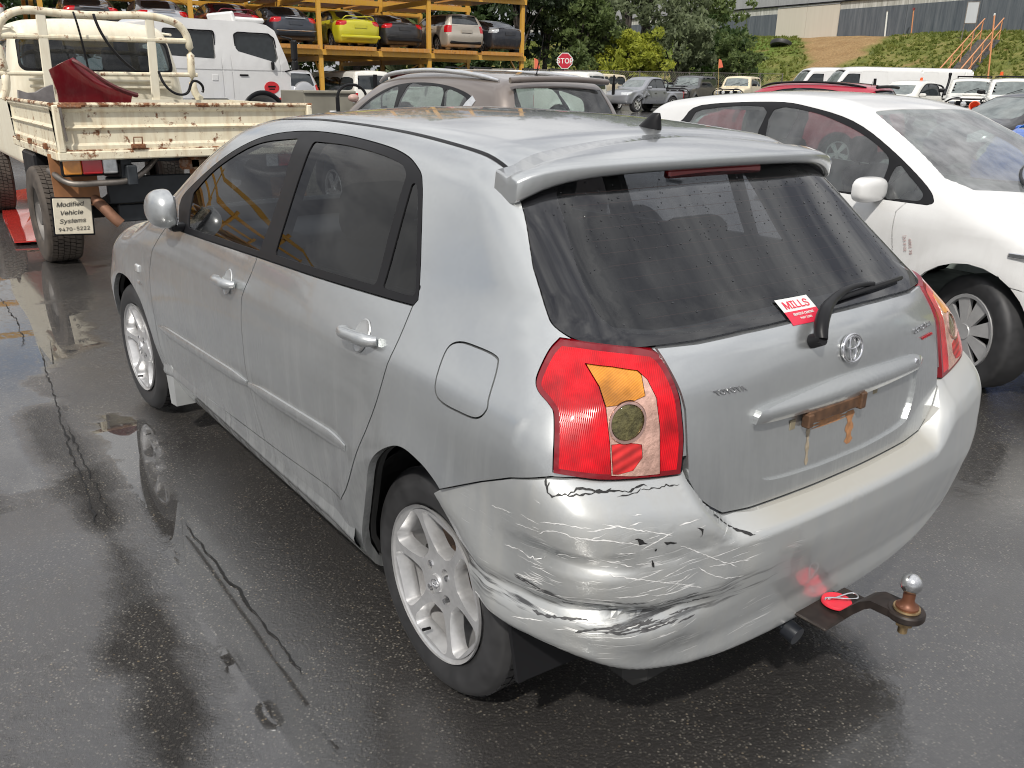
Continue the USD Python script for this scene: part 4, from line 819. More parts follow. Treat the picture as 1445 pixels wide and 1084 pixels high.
def bumper_marks(C):
    """torn paint, cracks, black scuffs and white gouges on the crushed corner"""
    R = np.random.default_rng(12)
    def down(p):
        p = np.asarray(p, float)
        for _ in range(4): p = p - BSH.normal(p) * np.clip(BSH.f(p), -.05, .05)[..., None]
        return p
    def ribbon(pts, w, lift=0.0007, jag=0.0, step=0.006):
        P = spline(np.array(pts), 8) if len(pts) > 2 else np.array(pts); t = np.r_[0, np.cumsum(np.linalg.norm(np.diff(P, axis=0), axis=1))]; k = max(5, int(t[-1] / step)); q = np.column_stack([np.interp(np.linspace(0, t[-1], k), t, P[:, j]) for j in range(3)])
        if jag: q[:, 2] += R.normal(0, jag, k)
        q = down(q); n = BSH.normal(q); d = np.gradient(q, axis=0); d /= np.linalg.norm(d, axis=1, keepdims=True); s = np.cross(n, d); h = w * (0.35 + R.uniform(0, 1, k)) * np.minimum(1, np.minimum(np.arange(k), np.arange(k)[::-1]) / 2.0 + .12)
        V = np.vstack([q + s * h[:, None] + n * lift, q - s * h[:, None] + n * lift]); i = np.arange(k - 1); F = np.concatenate([np.stack([i, i + 1, i + k + 1], 1), np.stack([i, i + k + 1, i + k], 1)])
        if (np.cross(V[F[0, 1]] - V[F[0, 0]], V[F[0, 2]] - V[F[0, 0]]) @ n[0]) < 0: F = F[:, ::-1]
        return trimesh.Trimesh(V, F, process=False)
    bk = plain('bare_black_plastic', (0.012, 0.012, 0.012), 0.6); wh = plain('gouge_white', (0.62, 0.62, 0.61), 0.6, vary=0.25, scale=60); sm = plain('rubber_scuff', (0.06, 0.06, 0.062), 0.6, vary=0.5, scale=80)
    for k, w, j in (('c1', .0022, .003), ('c2', .0020, .003), ('c3', .0014, .002), ('c4', .0014, .002), ('tear', .0035, .0015), ('chip1', .006, .003), ('chip2', .0045, .002), ('chip3', .0035, .001), ('chip4', .0022, .001), ('chip5', .003, .001)): part(C, 'paint_crack', ribbon(MARKS[k], w, 0.0009, j), bk, True)
    part(C, 'paint_crack', ribbon([(-1.80, .817, .815), (-1.802, .818, .83)], .0015, .0009), bk, True)
    for k in ('w1', 'w2', 'w3', 'w4', 'w5', 'w6', 'w7', 'w8', 'w9', 'w10', 'w11', 'w12'): part(C, 'gouge', ribbon(MARKS[k], .0010, .0006, .0007), wh, True)
    L = []
    for _ in range(75):
        a = np.clip(R.normal(.72, .14), .30, .835); z = np.clip(R.normal(.61, .085), .40, .78); ln = R.uniform(.015, .085); sl = R.normal(-.12, .14)
        x = -1.99 + .20 * (a / .84) ** 5; p0 = down(np.array([[x, a, z]]))[0]; n = BSH.normal(p0); d = np.cross(n, [0, 0, 1.0]); d /= np.linalg.norm(d); L.append(ribbon([p0, p0 + d * ln + [0, 0, sl * ln]], R.uniform(.0005, .0014), .0006, .0006))
    p = part(C, 'fine_scratches', L, wh, True); stage.GetPrimAtPath(p).SetCustomDataByKey('kind', 'stuff')
    L = []
    for _ in range(34):
        a = R.uniform(.46, .83); z = .535 + .02 * math.sin(9 * a) + R.normal(0, .016); ln = R.uniform(.04, .16); p0 = down(np.array([[-1.99 + .20 * (a / .84) ** 5, a, z]]))[0]; n = BSH.normal(p0); d = np.cross(n, [0, 0, 1.0]); d /= np.linalg.norm(d); L.append(ribbon([p0, p0 + d * ln], R.uniform(.0008, .0032), .0005, .001))
    p = part(C, 'black_scuffs', L, sm, True); stage.GetPrimAtPath(p).SetCustomDataByKey('kind', 'stuff')
def heater_lines(C, onr):
    m_ = plain('heater_copper', (0.09, 0.035, 0.025), 0.6)
    for z in np.linspace(1.085, 1.335, 12):
        P = [onr(y, z - .012 * (y / .5) ** 2, -.0065)[0] for y in np.linspace(-.50, .50, 12)]; part(C, 'heater_line', tube(P, .0006, 3), m_, False)
def rain_drops(C, SH, onr):
    R = np.random.default_rng(9); L = []
    for _ in range(360):
        z = R.uniform(1.08, 1.34) if R.random() < .5 else R.uniform(1.20, 1.345); y = R.uniform(-.56, .56); r = R.uniform(.0009, .0026) * (1 + .5 * (R.random() < .1)); p, n = onr(y, z, -.0026)
        m = trimesh.creation.icosphere(1, 1.0); v = m.vertices * [r, r, r * .35]; T = trimesh.geometry.align_vectors([0, 0, 1], n)[:3, :3]; m.vertices = v @ T.T + p; L.append(m)
    p = part(C, 'rain_drops', L, plain('water_bead', (.012, .013, .015), .03, spec=.6), 60); stage.GetPrimAtPath(p).SetCustomDataByKey('kind', 'stuff')
# ------------------------------------------------------------------ the silver hatchback
M_silver = paint('silver_paint', (0.48, 0.495, 0.495), metal=0.85, rough=0.26, dirt=0.30, dirt_color=(0.20, 0.20, 0.19), top=1.0)
SV = Shape(**SIL, extra_w=silver_extra_w)
DL = np.array([-0.76, 0.65, 0.0]); YD = np.array([0, 1.0, 0]); XD = np.array([1.0, 0, 0])
def mir(pts): return [(x, -y, z) for x, y, z in pts]
def xz(pts, y=0.8): return [(a, y, b) for a, b in pts]
def yz(pts, x=-1.9): return [(x, a, b) for a, b in pts]
def poly_of(pts3, d, n=6, sharp=(), r=0.0):
    u, v, _ = basis(d); p = np.asarray(pts3, float); q = np.stack([p @ u, p @ v], 1)
    if n > 1: q = smooth_closed(q, n, 0.5, sharp)
    return round_poly(Polygon(q).buffer(0), r)
GAP = 0.0022

def piece(parent, name, m, shapes, mat, label=None, only=None):
    V, F, N = skin_normals(m, shapes, only=only)
    if len(F) == 0: return None
    V, F, N = weld(V, F, N); return put(parent, name, V, F, mat, N, label)

def bumper_dents(p):
    x, y, z = p[..., 0], p[..., 1], p[..., 2]
    w = np.exp(-((y - 0.66) / 0.17) ** 2) * (y > 0)
    s = 0.030 * np.sin(9 * y + 1.2) + 0.010 * np.sin(27 * y)
    d = 0.026 * w * np.exp(-((z - 0.515 - 0.6 * s) / 0.020) ** 2)                    # the deep fold
    d = d - 0.014 * w * np.exp(-((z - 0.455 - s) / 0.040) ** 2)                         # the roll below it
    d = d + 0.009 * np.exp(-((y - 0.52) / 0.10) ** 2 - ((z - 0.60) / 0.06) ** 2) + 0.006 * np.exp(-((y - 0.70) / 0.09) ** 2 - ((z - 0.53) / 0.05) ** 2)
    d = d + 0.022 * np.exp(-((y - 0.80) / 0.13) ** 2 - ((z - 0.52) / 0.17) ** 2)
    d = d + 0.006 * np.exp(-((y - 0.40) / 0.05) ** 2 - ((z - 0.56) / 0.10) ** 2)
    d = d + 0.0018 * (meshkit.noise(np.stack([x * 14, y * 14, z * 22], -1), 3) - 0.5) * np.clip((y - 0.25) / 0.2, 0, 1) * (z < 0.72)
    return d
class BumperShape(Shape):
    def xr(s, y, z):
        ay = np.abs(y); t = np.clip((ay - 0.40) / 0.15, 0, 1); dz = (t * t * (3 - 2 * t)) * 0.128 + 0.05 * np.clip((ay - 0.55) / 0.25, 0, 1)
        zz = np.where(z > 0.56, 0.56 + (z - 0.56) * 0.115 / (0.115 + dz), z)
        return s.R(zz) + s.kr(z) * ay ** 2.4 + 0.012 * t * np.clip((z - 0.60) / 0.18, 0, 1)
BP = dict(SIL); BP.update(
    rear=[(0.1, -1.86), (0.24, -1.895), (0.28, -1.925), (0.315, -1.944), (0.345, -1.949), (0.375, -1.949), (0.42, -1.960), (0.5, -1.980), (0.58, -1.993), (0.625, -1.993), (0.640, -1.985), (0.655, -1.963), (0.668, -1.940), (0.685, -1.915), (0.72, -1.895), (0.80, -1.885), (0.95, -1.86)],
    sec=[(0.1, .74), (0.2, .79), (0.26, .812), (0.31, .830), (0.345, .834), (0.375, .834), (0.44, .838), (0.55, .847), (0.64, .850), (0.76, .850), (0.85, .838), (0.95, .80), (1.5, .5)],
    low=[(-2.2, 0.985), (-1.9, .99), (-1.5, 1.0), (-1.1, 1.0), (2.2, .95)], high=[(-2.2, .985), (2.2, .95)],
    top=[(-2.3, 0.93), (2.3, 0.93)], kr=[(0.1, .10), (.6, .12), (.9, .15)], k_roof=.05, k_rear=.20, k_glass=.12, zb=.245, k_bot=.03, belt=.52)
BP.update(zb=.268)
BSH = BumperShape(**BP, extra=bumper_dents, spine=(-1.34, -1.30, 0.58)); BSH.zb2 = 0.22

def seats(parent, xs=((0.12, 0.38), (0.12, -0.38)), bench=-0.85, mat=None):
    mat = mat or M_seat
    for x, y in xs:
        cush = place(rbox((0.52, 0.50, 0.16), 0.06), (x, y, 0.42)); back = place(rbox((0.15, 0.48, 0.62), 0.06), (x - 0.32, y, 0.74), (0, -0.28, 0))
        head = place(rbox((0.10, 0.26, 0.19), 0.05), (x - 0.45, y, 1.145), (0, -0.2, 0)); posts = [rod((x - 0.40, y + s, 0.98), (x - 0.445, y + s, 1.10), 0.007, 6) for s in (-.06, .06)]
        part(parent, 'seat', [cush, back, head] + posts, mat)
    part(parent, 'rear_seat', [place(rbox((0.48, 1.20, 0.16), 0.06), (bench + 0.2, 0, 0.45)), place(rbox((0.14, 1.20, 0.56), 0.06), (bench - 0.12, 0, 0.74), (0, -0.35, 0))] + [place(rbox((0.09, 0.27, 0.17), 0.05), (bench - 0.25, y, 1.08), (0, -0.2, 0)) for y in (0.36, -0.36)], mat)
def rbox(s, r, seg=10):
    h = np.asarray(s, float) / 2 - r; sp = m3.Manifold.sphere(r, seg)
    return tri(m3.Manifold.batch_hull([sp.translate((a * h[0], b * h[1], c * h[2])) for a in (-1, 1) for b in (-1, 1) for c in (-1, 1)]))

def tyre_mesh(R=0.316, w=0.198, rim=0.212, y=0.83, n=72, tread=True):
    """outer face at y, the axle along y"""
    s = w
    prof = [(rim - 0.006, y - 0.018), (rim + 0.004, y - 0.006), (rim + 0.02, y + 0.001), (rim + 0.045, y + 0.005), (R - 0.045, y + 0.006), (R - 0.022, y + 0.0), (R - 0.009, y - 0.012), (R - 0.002, y - 0.03)]
    side = lathe(prof, n); back = lathe([(R - 0.002, y - s + 0.03), (R - 0.012, y - s + 0.01), (R - 0.05, y - s - 0.004), (rim, y - s + 0.01)], n)
    inner = lathe([(R - 0.011, y - 0.010), (R - 0.010, y - 0.02), (R - 0.010, y - s + 0.02), (R - 0.012, y - s + 0.01)], n)
    blocks = []
    if tread:
        ys = np.linspace(y - 0.026, y - s + 0.026, 6)
        for k in range(5):
            m = 56 if k in (0, 4) else 64; th = 2 * np.pi / m
            for j in range(m):
                a0, a1 = j * th + 0.3 * (k % 2) * th, (j + 0.80) * th + 0.3 * (k % 2) * th
                y0, y1 = ys[k] - 0.002, ys[k + 1] + 0.004; sh = 0.25 * th
                q = []
                for a, yy, d in ((a0, y0, 0), (a1, y0, 0), (a1, y1, sh), (a0, y1, sh)):
                    for rr in (R - 0.012, R): q.append((rr * math.cos(a + d), yy, rr * math.sin(a + d)))
                q = np.array(q); f = np.array([(1, 3, 5), (1, 5, 7), (0, 2, 3), (0, 3, 1), (2, 4, 5), (2, 5, 3), (4, 6, 7), (4, 7, 5), (6, 0, 1), (6, 1, 7)])
                blocks.append(trimesh.Trimesh(q, f, process=False))
    else: blocks = [lathe([(R - 0.002, y - 0.03), (R, y - 0.06), (R, y - s + 0.06), (R - 0.002, y - s + 0.03)], n)]
    return [side, back], [tri(inner)] + blocks

def alloy_wheel(parent, loc, steer=0.0, side=1):
    """six-spoke alloy wheel; built facing +y about the origin, then placed. loc = hub at the outer face plane"""
    T = lambda m: place(tri(m), (loc[0], loc[1], loc[2]), (0, 0, steer + (0 if side > 0 else math.pi)))
    y0 = 0.0
    side_m, tread = tyre_mesh(R=0.311, y=y0 + 0.014)
    w = numbered(parent, 'wheel'); UsdGeom.Xform.Define(stage, w)
    part(w, 'tyre', [T(m) for m in side_m], M_rubber, 40); part(w, 'tread', [T(m) for m in tread], M_tread, 30)
    # face: a dished disc with six openings
    prof = [(0.0, 0.004), (0.03, 0.004), (0.055, 0.000), (0.09, -0.004), (0.15, 0.006), (0.19, 0.012), (0.2015, 0.013), (0.2015, -0.03), (0.19, -0.030), (0.15, -0.034), (0.09, -0.044), (0.0, -0.044)]
    disc = m3.Manifold.revolve(m3.CrossSection([np.array([(r, z) for r, z in prof])[::-1]]), 96)
    if disc.volume() < 0: disc = m3.Manifold.revolve(m3.CrossSection([np.array(prof)]), 96)
    cut = []
    for k in range(6):
        a = math.radians(22 + 60 * k)
        hole = []
        for r, wd in ((0.088, 0.020), (0.105, 0.036), (0.135, 0.054), (0.17, 0.070), (0.197, 0.078)): hole.append((r, wd))
        ptsl = [(r * math.cos(wd / r), r * math.sin(wd / r)) for r, wd in hole]; ptsr = [(x, -y) for x, y in ptsl[::-1]]
        g = Polygon(ptsl + ptsr).buffer(0); g = round_poly(g, 0.014); g = affinity.rotate(g, math.degrees(a), origin=(0, 0))
        cs = lambda q: m3.CrossSection([np.asarray(q.exterior.coords)[:-1]], m3.FillRule.EvenOdd)
        cut.append(m3.Manifold.extrude(cs(g), 0.2).translate((0, 0, -0.1)))
        gb = g.buffer(0.011); top = m3.Manifold.extrude(cs(g), 0.016, 1, 0, (1, 1))
        hull = m3.Manifold.hull(m3.Manifold.extrude(cs(g), 0.001).translate((0, 0, -0.016)) + m3.Manifold.extrude(cs(gb), 0.001).translate((0, 0, 0.020)))
        cut.append(hull)
    for k in range(4):
        a = math.radians(52 + 90 * k); cut.append(m3.Manifold.cylinder(0.05, 0.0135, 0.0135, 20).translate((0.052 * math.cos(a), 0.052 * math.sin(a), -0.02)))
    face = disc - m3.Manifold.batch_boolean(cut, m3.OpType.Add)
    up = lambda m, dz=0: tri(m.rotate((-90, 0, 0)))      # z -> y
    part(w, 'rim', T(up(face)), M_alloy, 38)
    barrel = lathe([(0.214, 0.020), (0.2145, 0.013), (0.208, 0.009), (0.2025, 0.006), (0.198, -0.03), (0.188, -0.06), (0.186, -0.15), (0.205, -0.16)], 96)
    part(w, 'rim_barrel', T(barrel), M_alloy, 38)
    part(w, 'brake_disc', T(lathe([(0.0, -0.075), (0.075, -0.075), (0.08, -0.082), (0.135, -0.082), (0.135, -0.09)], 48)), M_rustdisc, 40)
    part(w, 'brake_caliper', T(place(rbox((0.06, 0.05, 0.14), 0.012), (-0.12, -0.085, 0.02))), M_steel)
    for k in range(4):
        a = math.radians(52 + 90 * k)
        part(w, 'wheel_nut', T(up(m3.Manifold.cylinder(0.018, 0.0095, 0.008, 6).translate((0.052 * math.cos(a), -0.052 * math.sin(a), -0.014)))), M_chrome)
    part(w, 'centre_cap', T(up(m3.Manifold.cylinder(0.008, 0.027, 0.024, 32).translate((0, 0, 0.002)))), M_alloy)
    tor = lambda R, r, sx, sy, dx=0, dy=0: place(trimesh.creation.torus(R, r, 28, 6).apply_transform(np.diag([sx, sy, 1, 1])), (dx, dy, 0.0105))
    part(w, 'cap_emblem', T(tri(join([tor(0.016, 0.0014, 1, 0.72), tor(0.009, 0.0013, 0.55, 1.0), tor(0.009, 0.0013, 1.05, 0.5, 0, 0.005)])).apply_transform(trimesh.transformations.rotation_matrix(-math.pi / 2, [1, 0, 0]))), M_chrome)
    part(w, 'valve', T(rod((0.165 * math.cos(-1.35), 0.006, 0.165 * math.sin(-1.35)), (0.160 * math.cos(-1.35), 0.030, 0.160 * math.sin(-1.35)), 0.0045, 8)), M_black)
    return w

def silver_car():
    C = thing('silver_hatchback', 'silver five-door hatchback with crushed rear bumper corner, parked nearest on the wet asphalt', 'car')
    xs = np.arange(-1.3, 1.301, 0.022)
    out = solid(*SV.skin(xs, 230, 0, 76)); inn = solid(*SV.skin(np.arange(-1.3, 1.301, 0.06), 100, 0.022, 24))
    o4 = solid(*SV.skin(xs, 200, 0.003, 70)); o8 = solid(*SV.skin(xs[::2], 200, 0.013, 60))
    shell = out - inn; pane = o4 - o8
    # outlines (metres) --------------------------------------------------
    dlo = smooth_closed(np.array([(0.506, 0.993), (0.60, 1.075), (0.577, 1.125), (0.342, 1.249), (0.134, 1.333), (-0.06, 1.381), (-0.312, 1.404), (-0.563, 1.405), (-0.801, 1.393), (-0.936, 1.377), (-1.021, 1.352), (-1.072, 1.318), (-1.135, 1.216), (-1.216, 1.060), (-1.208, 1.046), (-0.953, 1.038), (-0.322, 1.020), (0.099, 1.006)]), 5, 0.5, (0, 1, 13, 14))
    front_glass = np.array([(0.475, 1.135), (0.321, 1.232), (0.108, 1.318), (-0.052, 1.357), (-0.285, 1.380), (-0.317, 1.197), (-0.305, 1.038), (0.057, 1.029), (0.398, 1.017), (0.440, 1.06)])
    rear_glass = np.array([(-0.405, 1.378), (-0.627, 1.380), (-0.838, 1.368), (-0.955, 1.350), (-0.992, 1.328), (-1.006, 1.20), (-1.028, 1.062), (-0.423, 1.046)])
    quarter = np.array([(-1.030, 1.318), (-1.065, 1.297), (-1.116, 1.215), (-1.188, 1.085), (-1.192, 1.066), (-1.062, 1.062), (-1.045, 1.2)])
    S2 = lambda a, n=5, sharp=(), r=0.006: poly_of(xz(a), YD, n, sharp, r)
    DLO, FG, RG, QG = poly_of(xz(dlo), YD, 1), S2(front_glass, 5, (0, 4, 6, 8), 0.012), S2(rear_glass, 5, (0, 4, 6, 7), 0.012), S2(quarter, 4, (0, 3, 5), 0.008)
    fdoor = np.array([(0.62, 1.01), (0.70, 0.959), (0.816, 0.839), (0.882, 0.704), (0.884, 0.508), (0.870, 0.371), (0.80, 0.322), (0.3, 0.345), (-0.276, 0.372), (-0.222, 0.594), (-0.222, 0.717), (-0.228, 0.837), (-0.253, 0.899), (-0.285, 0.96), (-0.30, 1.012), (-0.3, 1.10), (0.3, 1.10)])
    rdoor = np.array([(-0.30, 1.012), (-0.285, 0.96), (-0.253, 0.899), (-0.228, 0.837), (-0.222, 0.717), (-0.222, 0.594), (-0.276, 0.372), (-0.5, 0.385), (-0.90, 0.412), (-0.978, 0.495), (-1.086, 0.662), (-1.123, 0.725), (-1.17, 0.826), (-1.203, 0.94), (-1.206, 1.09), (-0.6, 1.10), (-0.3, 1.10)])
    FD, RD = S2(fdoor, 5, (0, 6, 8, 14, 15, 16)), S2(rdoor, 5, (0, 6, 8, 14, 15, 16))
    FD = FD.difference(DLO.buffer(0.001)); RD = RD.difference(DLO.buffer(0.001))
    fuel = S2(np.array([(-1.412, 1.004), (-1.47, 1.006), (-1.536, 1.001), (-1.556, 0.985), (-1.58, 0.93), (-1.588, 0.905), (-1.563, 0.882), (-1.50, 0.878), (-1.442, 0.880), (-1.409, 0.894), (-1.392, 0.935), (-1.385, 0.984)]), 4)
    arch_r = S2(np.array([(-0.955, 0.10), (-0.975, 0.30), (-1.036, 0.45), (-1.109, 0.588), (-1.173, 0.664), (-1.248, 0.713), (-1.305, 0.729), (-1.369, 0.722), (-1.42, 0.707), (-1.47, 0.680), (-1.55, 0.61), (-1.615, 0.50), (-1.645, 0.35), (-1.66, 0.10)]), 5, (0, 13))
    arch_f = S2(np.array([(1.67, 0.10), (1.655, 0.30), (1.63, 0.44), (1.56, 0.55), (1.464, 0.625), (1.38, 0.67), (1.29, 0.687), (1.20, 0.685), (1.138, 0.670), (1.06, 0.633), (1.005, 0.585), (.958, .49), (.937, .38), (.925, .10)]), 5, (0, 13))
    lamp3 = [(-1.652, 0.671, 1.060), (-1.650, 0.697, 1.038), (-1.659, 0.728, 1.007), (-1.670, 0.748, 0.984), (-1.690, 0.757, 0.968), (-1.730, 0.759, 0.950), (-1.752, 0.766, 0.929), (-1.790, 0.797, 0.836), (-1.826, 0.762, 0.831), (-1.857, 0.696, 0.819), (-1.878, 0.597, 0.806), (-1.889, 0.530, 0.799), (-1.880, 0.519, 0.864), (-1.869, 0.517, 0.913), (-1.855, 0.517, 0.961), (-1.828, 0.518, 1.002), (-1.801, 0.524, 1.032), (-1.783, 0.533, 1.045), (-1.754, 0.585, 1.053), (-1.700, 0.641, 1.059)]
    LP = poly_of(lamp3, DL, 4, (0, 7, 11, 17))
    glass_pts = [(-0.560, 1.342), (-0.573, 1.334), (-0.634, 1.178), (-0.668, 1.066), (-0.655, 1.058), (-0.553, 1.047), (-0.432, 1.051), (-0.299, 1.059), (-0.15, 1.064), (0, 1.065)]
    gl = glass_pts + [(-y, z) for y, z in glass_pts[-2::-1]]
    gl = [(y, z) for y, z in gl] + [(0.50, 1.352), (0.35, 1.366), (0, 1.374), (-0.35, 1.366), (-0.50, 1.352)]
    XB = -XD
    GL = poly_of(yz(gl), XD, 1, (), 0.02)
    tg_pts = [(0.524, 1.045), (0.516, 0.984), (0.508, 0.928), (0.512, 0.857), (0.512, 0.781), (0.486, 0.735), (0.451, 0.706), (0.411, 0.680), (0.326, 0.671), (0.094, 0.668)]
    tg = [(-y, z) for y, z in tg_pts] + [(y, z) for y, z in tg_pts[::-1]]
    tg = tg[:-1] + [(0.524, 1.045), (0.43, 1.046), (0.3, 1.054), (0.15, 1.059), (0, 1.060), (-0.15, 1.059), (-0.3, 1.054), (-0.43, 1.046)]
    TG = poly_of(yz(tg), XD, 1)
    rec = np.array([(0.324, 0.862), (0.318, 0.80), (0.300, 0.748), (0.262, 0.722), (0.1, 0.712), (-0.02, 0.711), (-0.14, 0.712), (-0.300, 0.724), (-0.335, 0.748), (-0.36, 0.80), (-0.371, 0.868)])
    # prisms ----------------------------------------------------------------
    L, R_ = (0.30, 1.3), (-1.3, -0.30)
    side = lambda g, lr=L: prism(g, YD, *lr)
    both = lambda g: prism(g, YD, *L) + prism(g, YD, *R_)
    rearp = lambda g, lo=-2.4, hi=-1.0: prism(g, XD, lo, hi)
    DR = DL * [1, -1, 1]
    lamp_l = prism(LP, DL, 1.3, 2.3)
    u, v, _ = basis(DL); lampR = poly_of(mir(lamp3), DR, 4, (0, 7, 11, 17)); lamp_r = prism(lampR, DR, 1.3, 2.3)
    bl = np.array([(-1.405, 0.640), (-1.45, 0.672), (-1.60, 0.748), (-1.70, 0.795), (-1.79, 0.825), (-1.95, 0.835), (-2.3, 0.835), (-2.3, 0.05), (-1.2, 0.05), (-1.2, 0.5)])
    BUMP = poly_of(xz(bl), YD, 1)
    bump_side = prism(BUMP.buffer(0.004), YD, 0.45, 1.3) + prism(BUMP.buffer(0.004), YD, -1.3, -0.45) + m3.Manifold.cube((0.9, 2, 0.56)).translate((-2.35, -1, 0.1))
    wells = prism(arch_r.union(arch_f), YD, 0.50, 1.3) + prism(arch_r.union(arch_f), YD, -1.3, -0.50)
    sh = [(SV, 0.0), (SV, 0.022), (SV, 0.003), (SV, 0.013)]
    # windscreen and roof outlines, from above
    ws = Polygon([(0.42, 0.53), (0.42, -0.53), (1.02, -0.66), (1.10, -0.45), (1.13, 0), (1.10, 0.45), (1.02, 0.66)])
    u, v, _ = basis([0, 0, 1]); tp = lambda g: prism(Polygon([(p[0] * u[0] + p[1] * u[1], p[0] * v[0] + p[1] * v[1]) for p in g.exterior.coords]), [0, 0, 1], 0.9, 1.6)
    WS = tp(ws)
    cut_all = both(DLO.buffer(0.0015)) + both(FD.union(RD).buffer(GAP)) + side(fuel.buffer(GAP)) + rearp(GL.buffer(0.004)) + rearp(TG.buffer(0.003)) + lamp_l + lamp_r + bump_side + wells + WS
    body = shell - cut_all
    roofline = both(S2(np.array([(0.40, 1.0), (0.4, 1.6), (-2, 1.6), (-2, 1.2)]), 1)) if False else None
    piece(C, 'body', body, sh, M_silver)
    lin = solid(*SV.skin(np.arange(-1.3, 1.301, 0.08), 80, 0.030, 16)) - solid(*SV.skin(np.arange(-1.3, 1.301, 0.08), 80, 0.045, 16))
    part(C, 'inner_shell', lin - wells - m3.Manifold.cube((6, 3, 2)).translate((-3, -1.5, 1.0)) - m3.Manifold.cube((1, 2, 0.75)).translate((-2.45, -1, 0)), M_dark, False)
    glin = affinity.scale(GL, 0.86, 0.80, origin=(GL.centroid.x, GL.centroid.y + 0.02)).buffer(0.02)
    up = solid(*SV.skin(np.arange(-1.3, 1.301, 0.06), 110, 0.0235, 30)) - solid(*SV.skin(np.arange(-1.3, 1.301, 0.06), 110, 0.034, 30))
    part(C, 'cabin_lining', (up ^ m3.Manifold.cube((6, 3, 2)).translate((-3, -1.5, 0.98))) - both(FG.union(RG).union(QG)) - rearp(glin) - WS, plain('dark_lining', (0.02, 0.02, 0.021), 0.8), False)
    for g, lr, lab in ((FD, L, 0), (RD, L, 0), (FD, R_, 0), (RD, R_, 0)):
        piece(C, 'door', shell ^ prism(g.buffer(-GAP), YD, *lr) - wells, sh, M_silver)
    piece(C, 'fuel_door', shell ^ side(fuel.buffer(-GAP)), sh, M_silver)
    for lr in (L, R_):
        piece(C, 'window_frame', (shell - both(FG.union(RG).union(QG).buffer(0.001))) ^ prism(DLO.buffer(-0.001), YD, *lr), sh, M_black)
        for g, nm in ((FG, 'side_window'), (RG, 'side_window'), (QG, 'quarter_window')): piece(C, nm, pane ^ prism(g.buffer(0.004), YD, *lr), sh, G_dark, only=3)
    piece(C, 'windscreen', pane ^ WS, sh, glass('silver_windscreen', (0.80, 0.86, 0.84), 1.5, 0.01), only=3)
    # tailgate with the plate recess pressed in
    recp = poly_of(yz(rec), XD, 4, (0, 10)); gar = np.array([(0.326, 0.868), (0.320, 0.890), (0.285, 0.904), (0.07, 0.921), (-0.02, 0.923), (-0.11, 0.921), (-0.324, 0.910), (-0.365, 0.896), (-0.373, 0.872), (-0.13, 0.862), (-0.02, 0.861), (0.117, 0.862)])
    tgm = shell ^ rearp(TG.buffer(-0.002))
    dip = solid(*SV.skin(np.arange(-1.3, 1.301, 0.06), 260, 0.008, 90))
    piece(C, 'tailgate', tgm - rearp(recp), sh, M_silver); piece(C, 'plate_panel', (dip - inn) ^ rearp(recp.buffer(0.0015)), [(SV, 0.008), (SV, 0.022)], M_silver)
    G3 = poly_of(yz(gar), XD, 4, (0, 8))
    bulge = Shape(**SIL, extra=lambda p: -0.022 * np.exp(-((p[..., 2] - 0.890) / 0.030) ** 2) * np.clip((0.40 - np.abs(p[..., 1] + 0.022)) / 0.08, 0.45, 1))
    ob = solid(*bulge.skin(np.array([-1.3, -1.2]), 260, 0, 70))
    gm = piece(C, 'plate_garnish', (ob - dip) ^ rearp(G3), [(bulge, 0), (SV, 0.008)], M_silver)
    piece(C, 'rear_window', pane ^ rearp(glin), sh, glass('rear_glass', (0.50, 0.52, 0.55), 1.62, 0.004), only=3)
    piece(C, 'window_border', pane ^ rearp(GL.difference(glin)), sh, plain('black_frit', (0.006, 0.006, 0.007), 0.02, spec=0.75, vary=0.05), only=3)
    # bumper -----------------------------------------------------------------
    bo = solid(*BSH.skin(np.array([-1.34, -1.30]), 360, 0, 110)); bi = solid(*SV.skin(np.arange(-1.3, 1.301, 0.08), 160, 0.050, 60))
    bshell = (bo ^ prism(BUMP, YD, -1.3, 1.3)) - bi
    bshell = bshell - prism(poly_of(xz(np.array([(-0.9, 0.10), (-1.0, 0.50), (-1.12, 0.66), (-1.405, 0.66), (-1.46, 0.60), (-1.54, 0.50), (-1.61, 0.38), (-1.655, 0.25), (-1.66, 0.1)])), YD, 1), YD, -1.3, 1.3)
    bshell = bshell - rearp(TG.buffer(0.006)) - out.translate((0.0, 0, 0.0)) ^ m3.Manifold.cube((0.9, 2, 3)).translate((-2.4, -1, -1)) if False else bshell
    bshell = bshell - rearp(TG.buffer(0.004)) - prism(LP.buffer(0.004), DL, 1.3, 2.3) - prism(lampR.buffer(0.004), DR, 1.3, 2.3)
    M_bump = bumper_paint()
    piece(C, 'rear_bumper', bshell, [(BSH, 0), (BSH, 0.022)], M_bump)
    bumper_marks(C)
    tail_lamp(C, SV, out, LP, DL, 1); tail_lamp(C, SV, out, lampR, DR, -1)
    silver_details(C, out)
    return C
# ------------------------------------------------------------------ the other vehicles
def sidepoly(pts, n=4, sharp=(), r=0.01): return poly_of(xz(np.asarray(pts, float)), YD, n, sharp, r)
def rearpoly(pts, n=1, r=0.02): return poly_of(yz(pts), XD, n, (), r)
def toppoly(pts, r=0.03):
    u, v, _ = basis([0, 0, 1]); return round_poly(Polygon([(x * u[0] + y * u[1], x * v[0] + y * v[1]) for x, y in pts]).buffer(0), r)
def mirror_y(pts): return list(pts) + [(-y, z) for y, z in pts[::-1]]

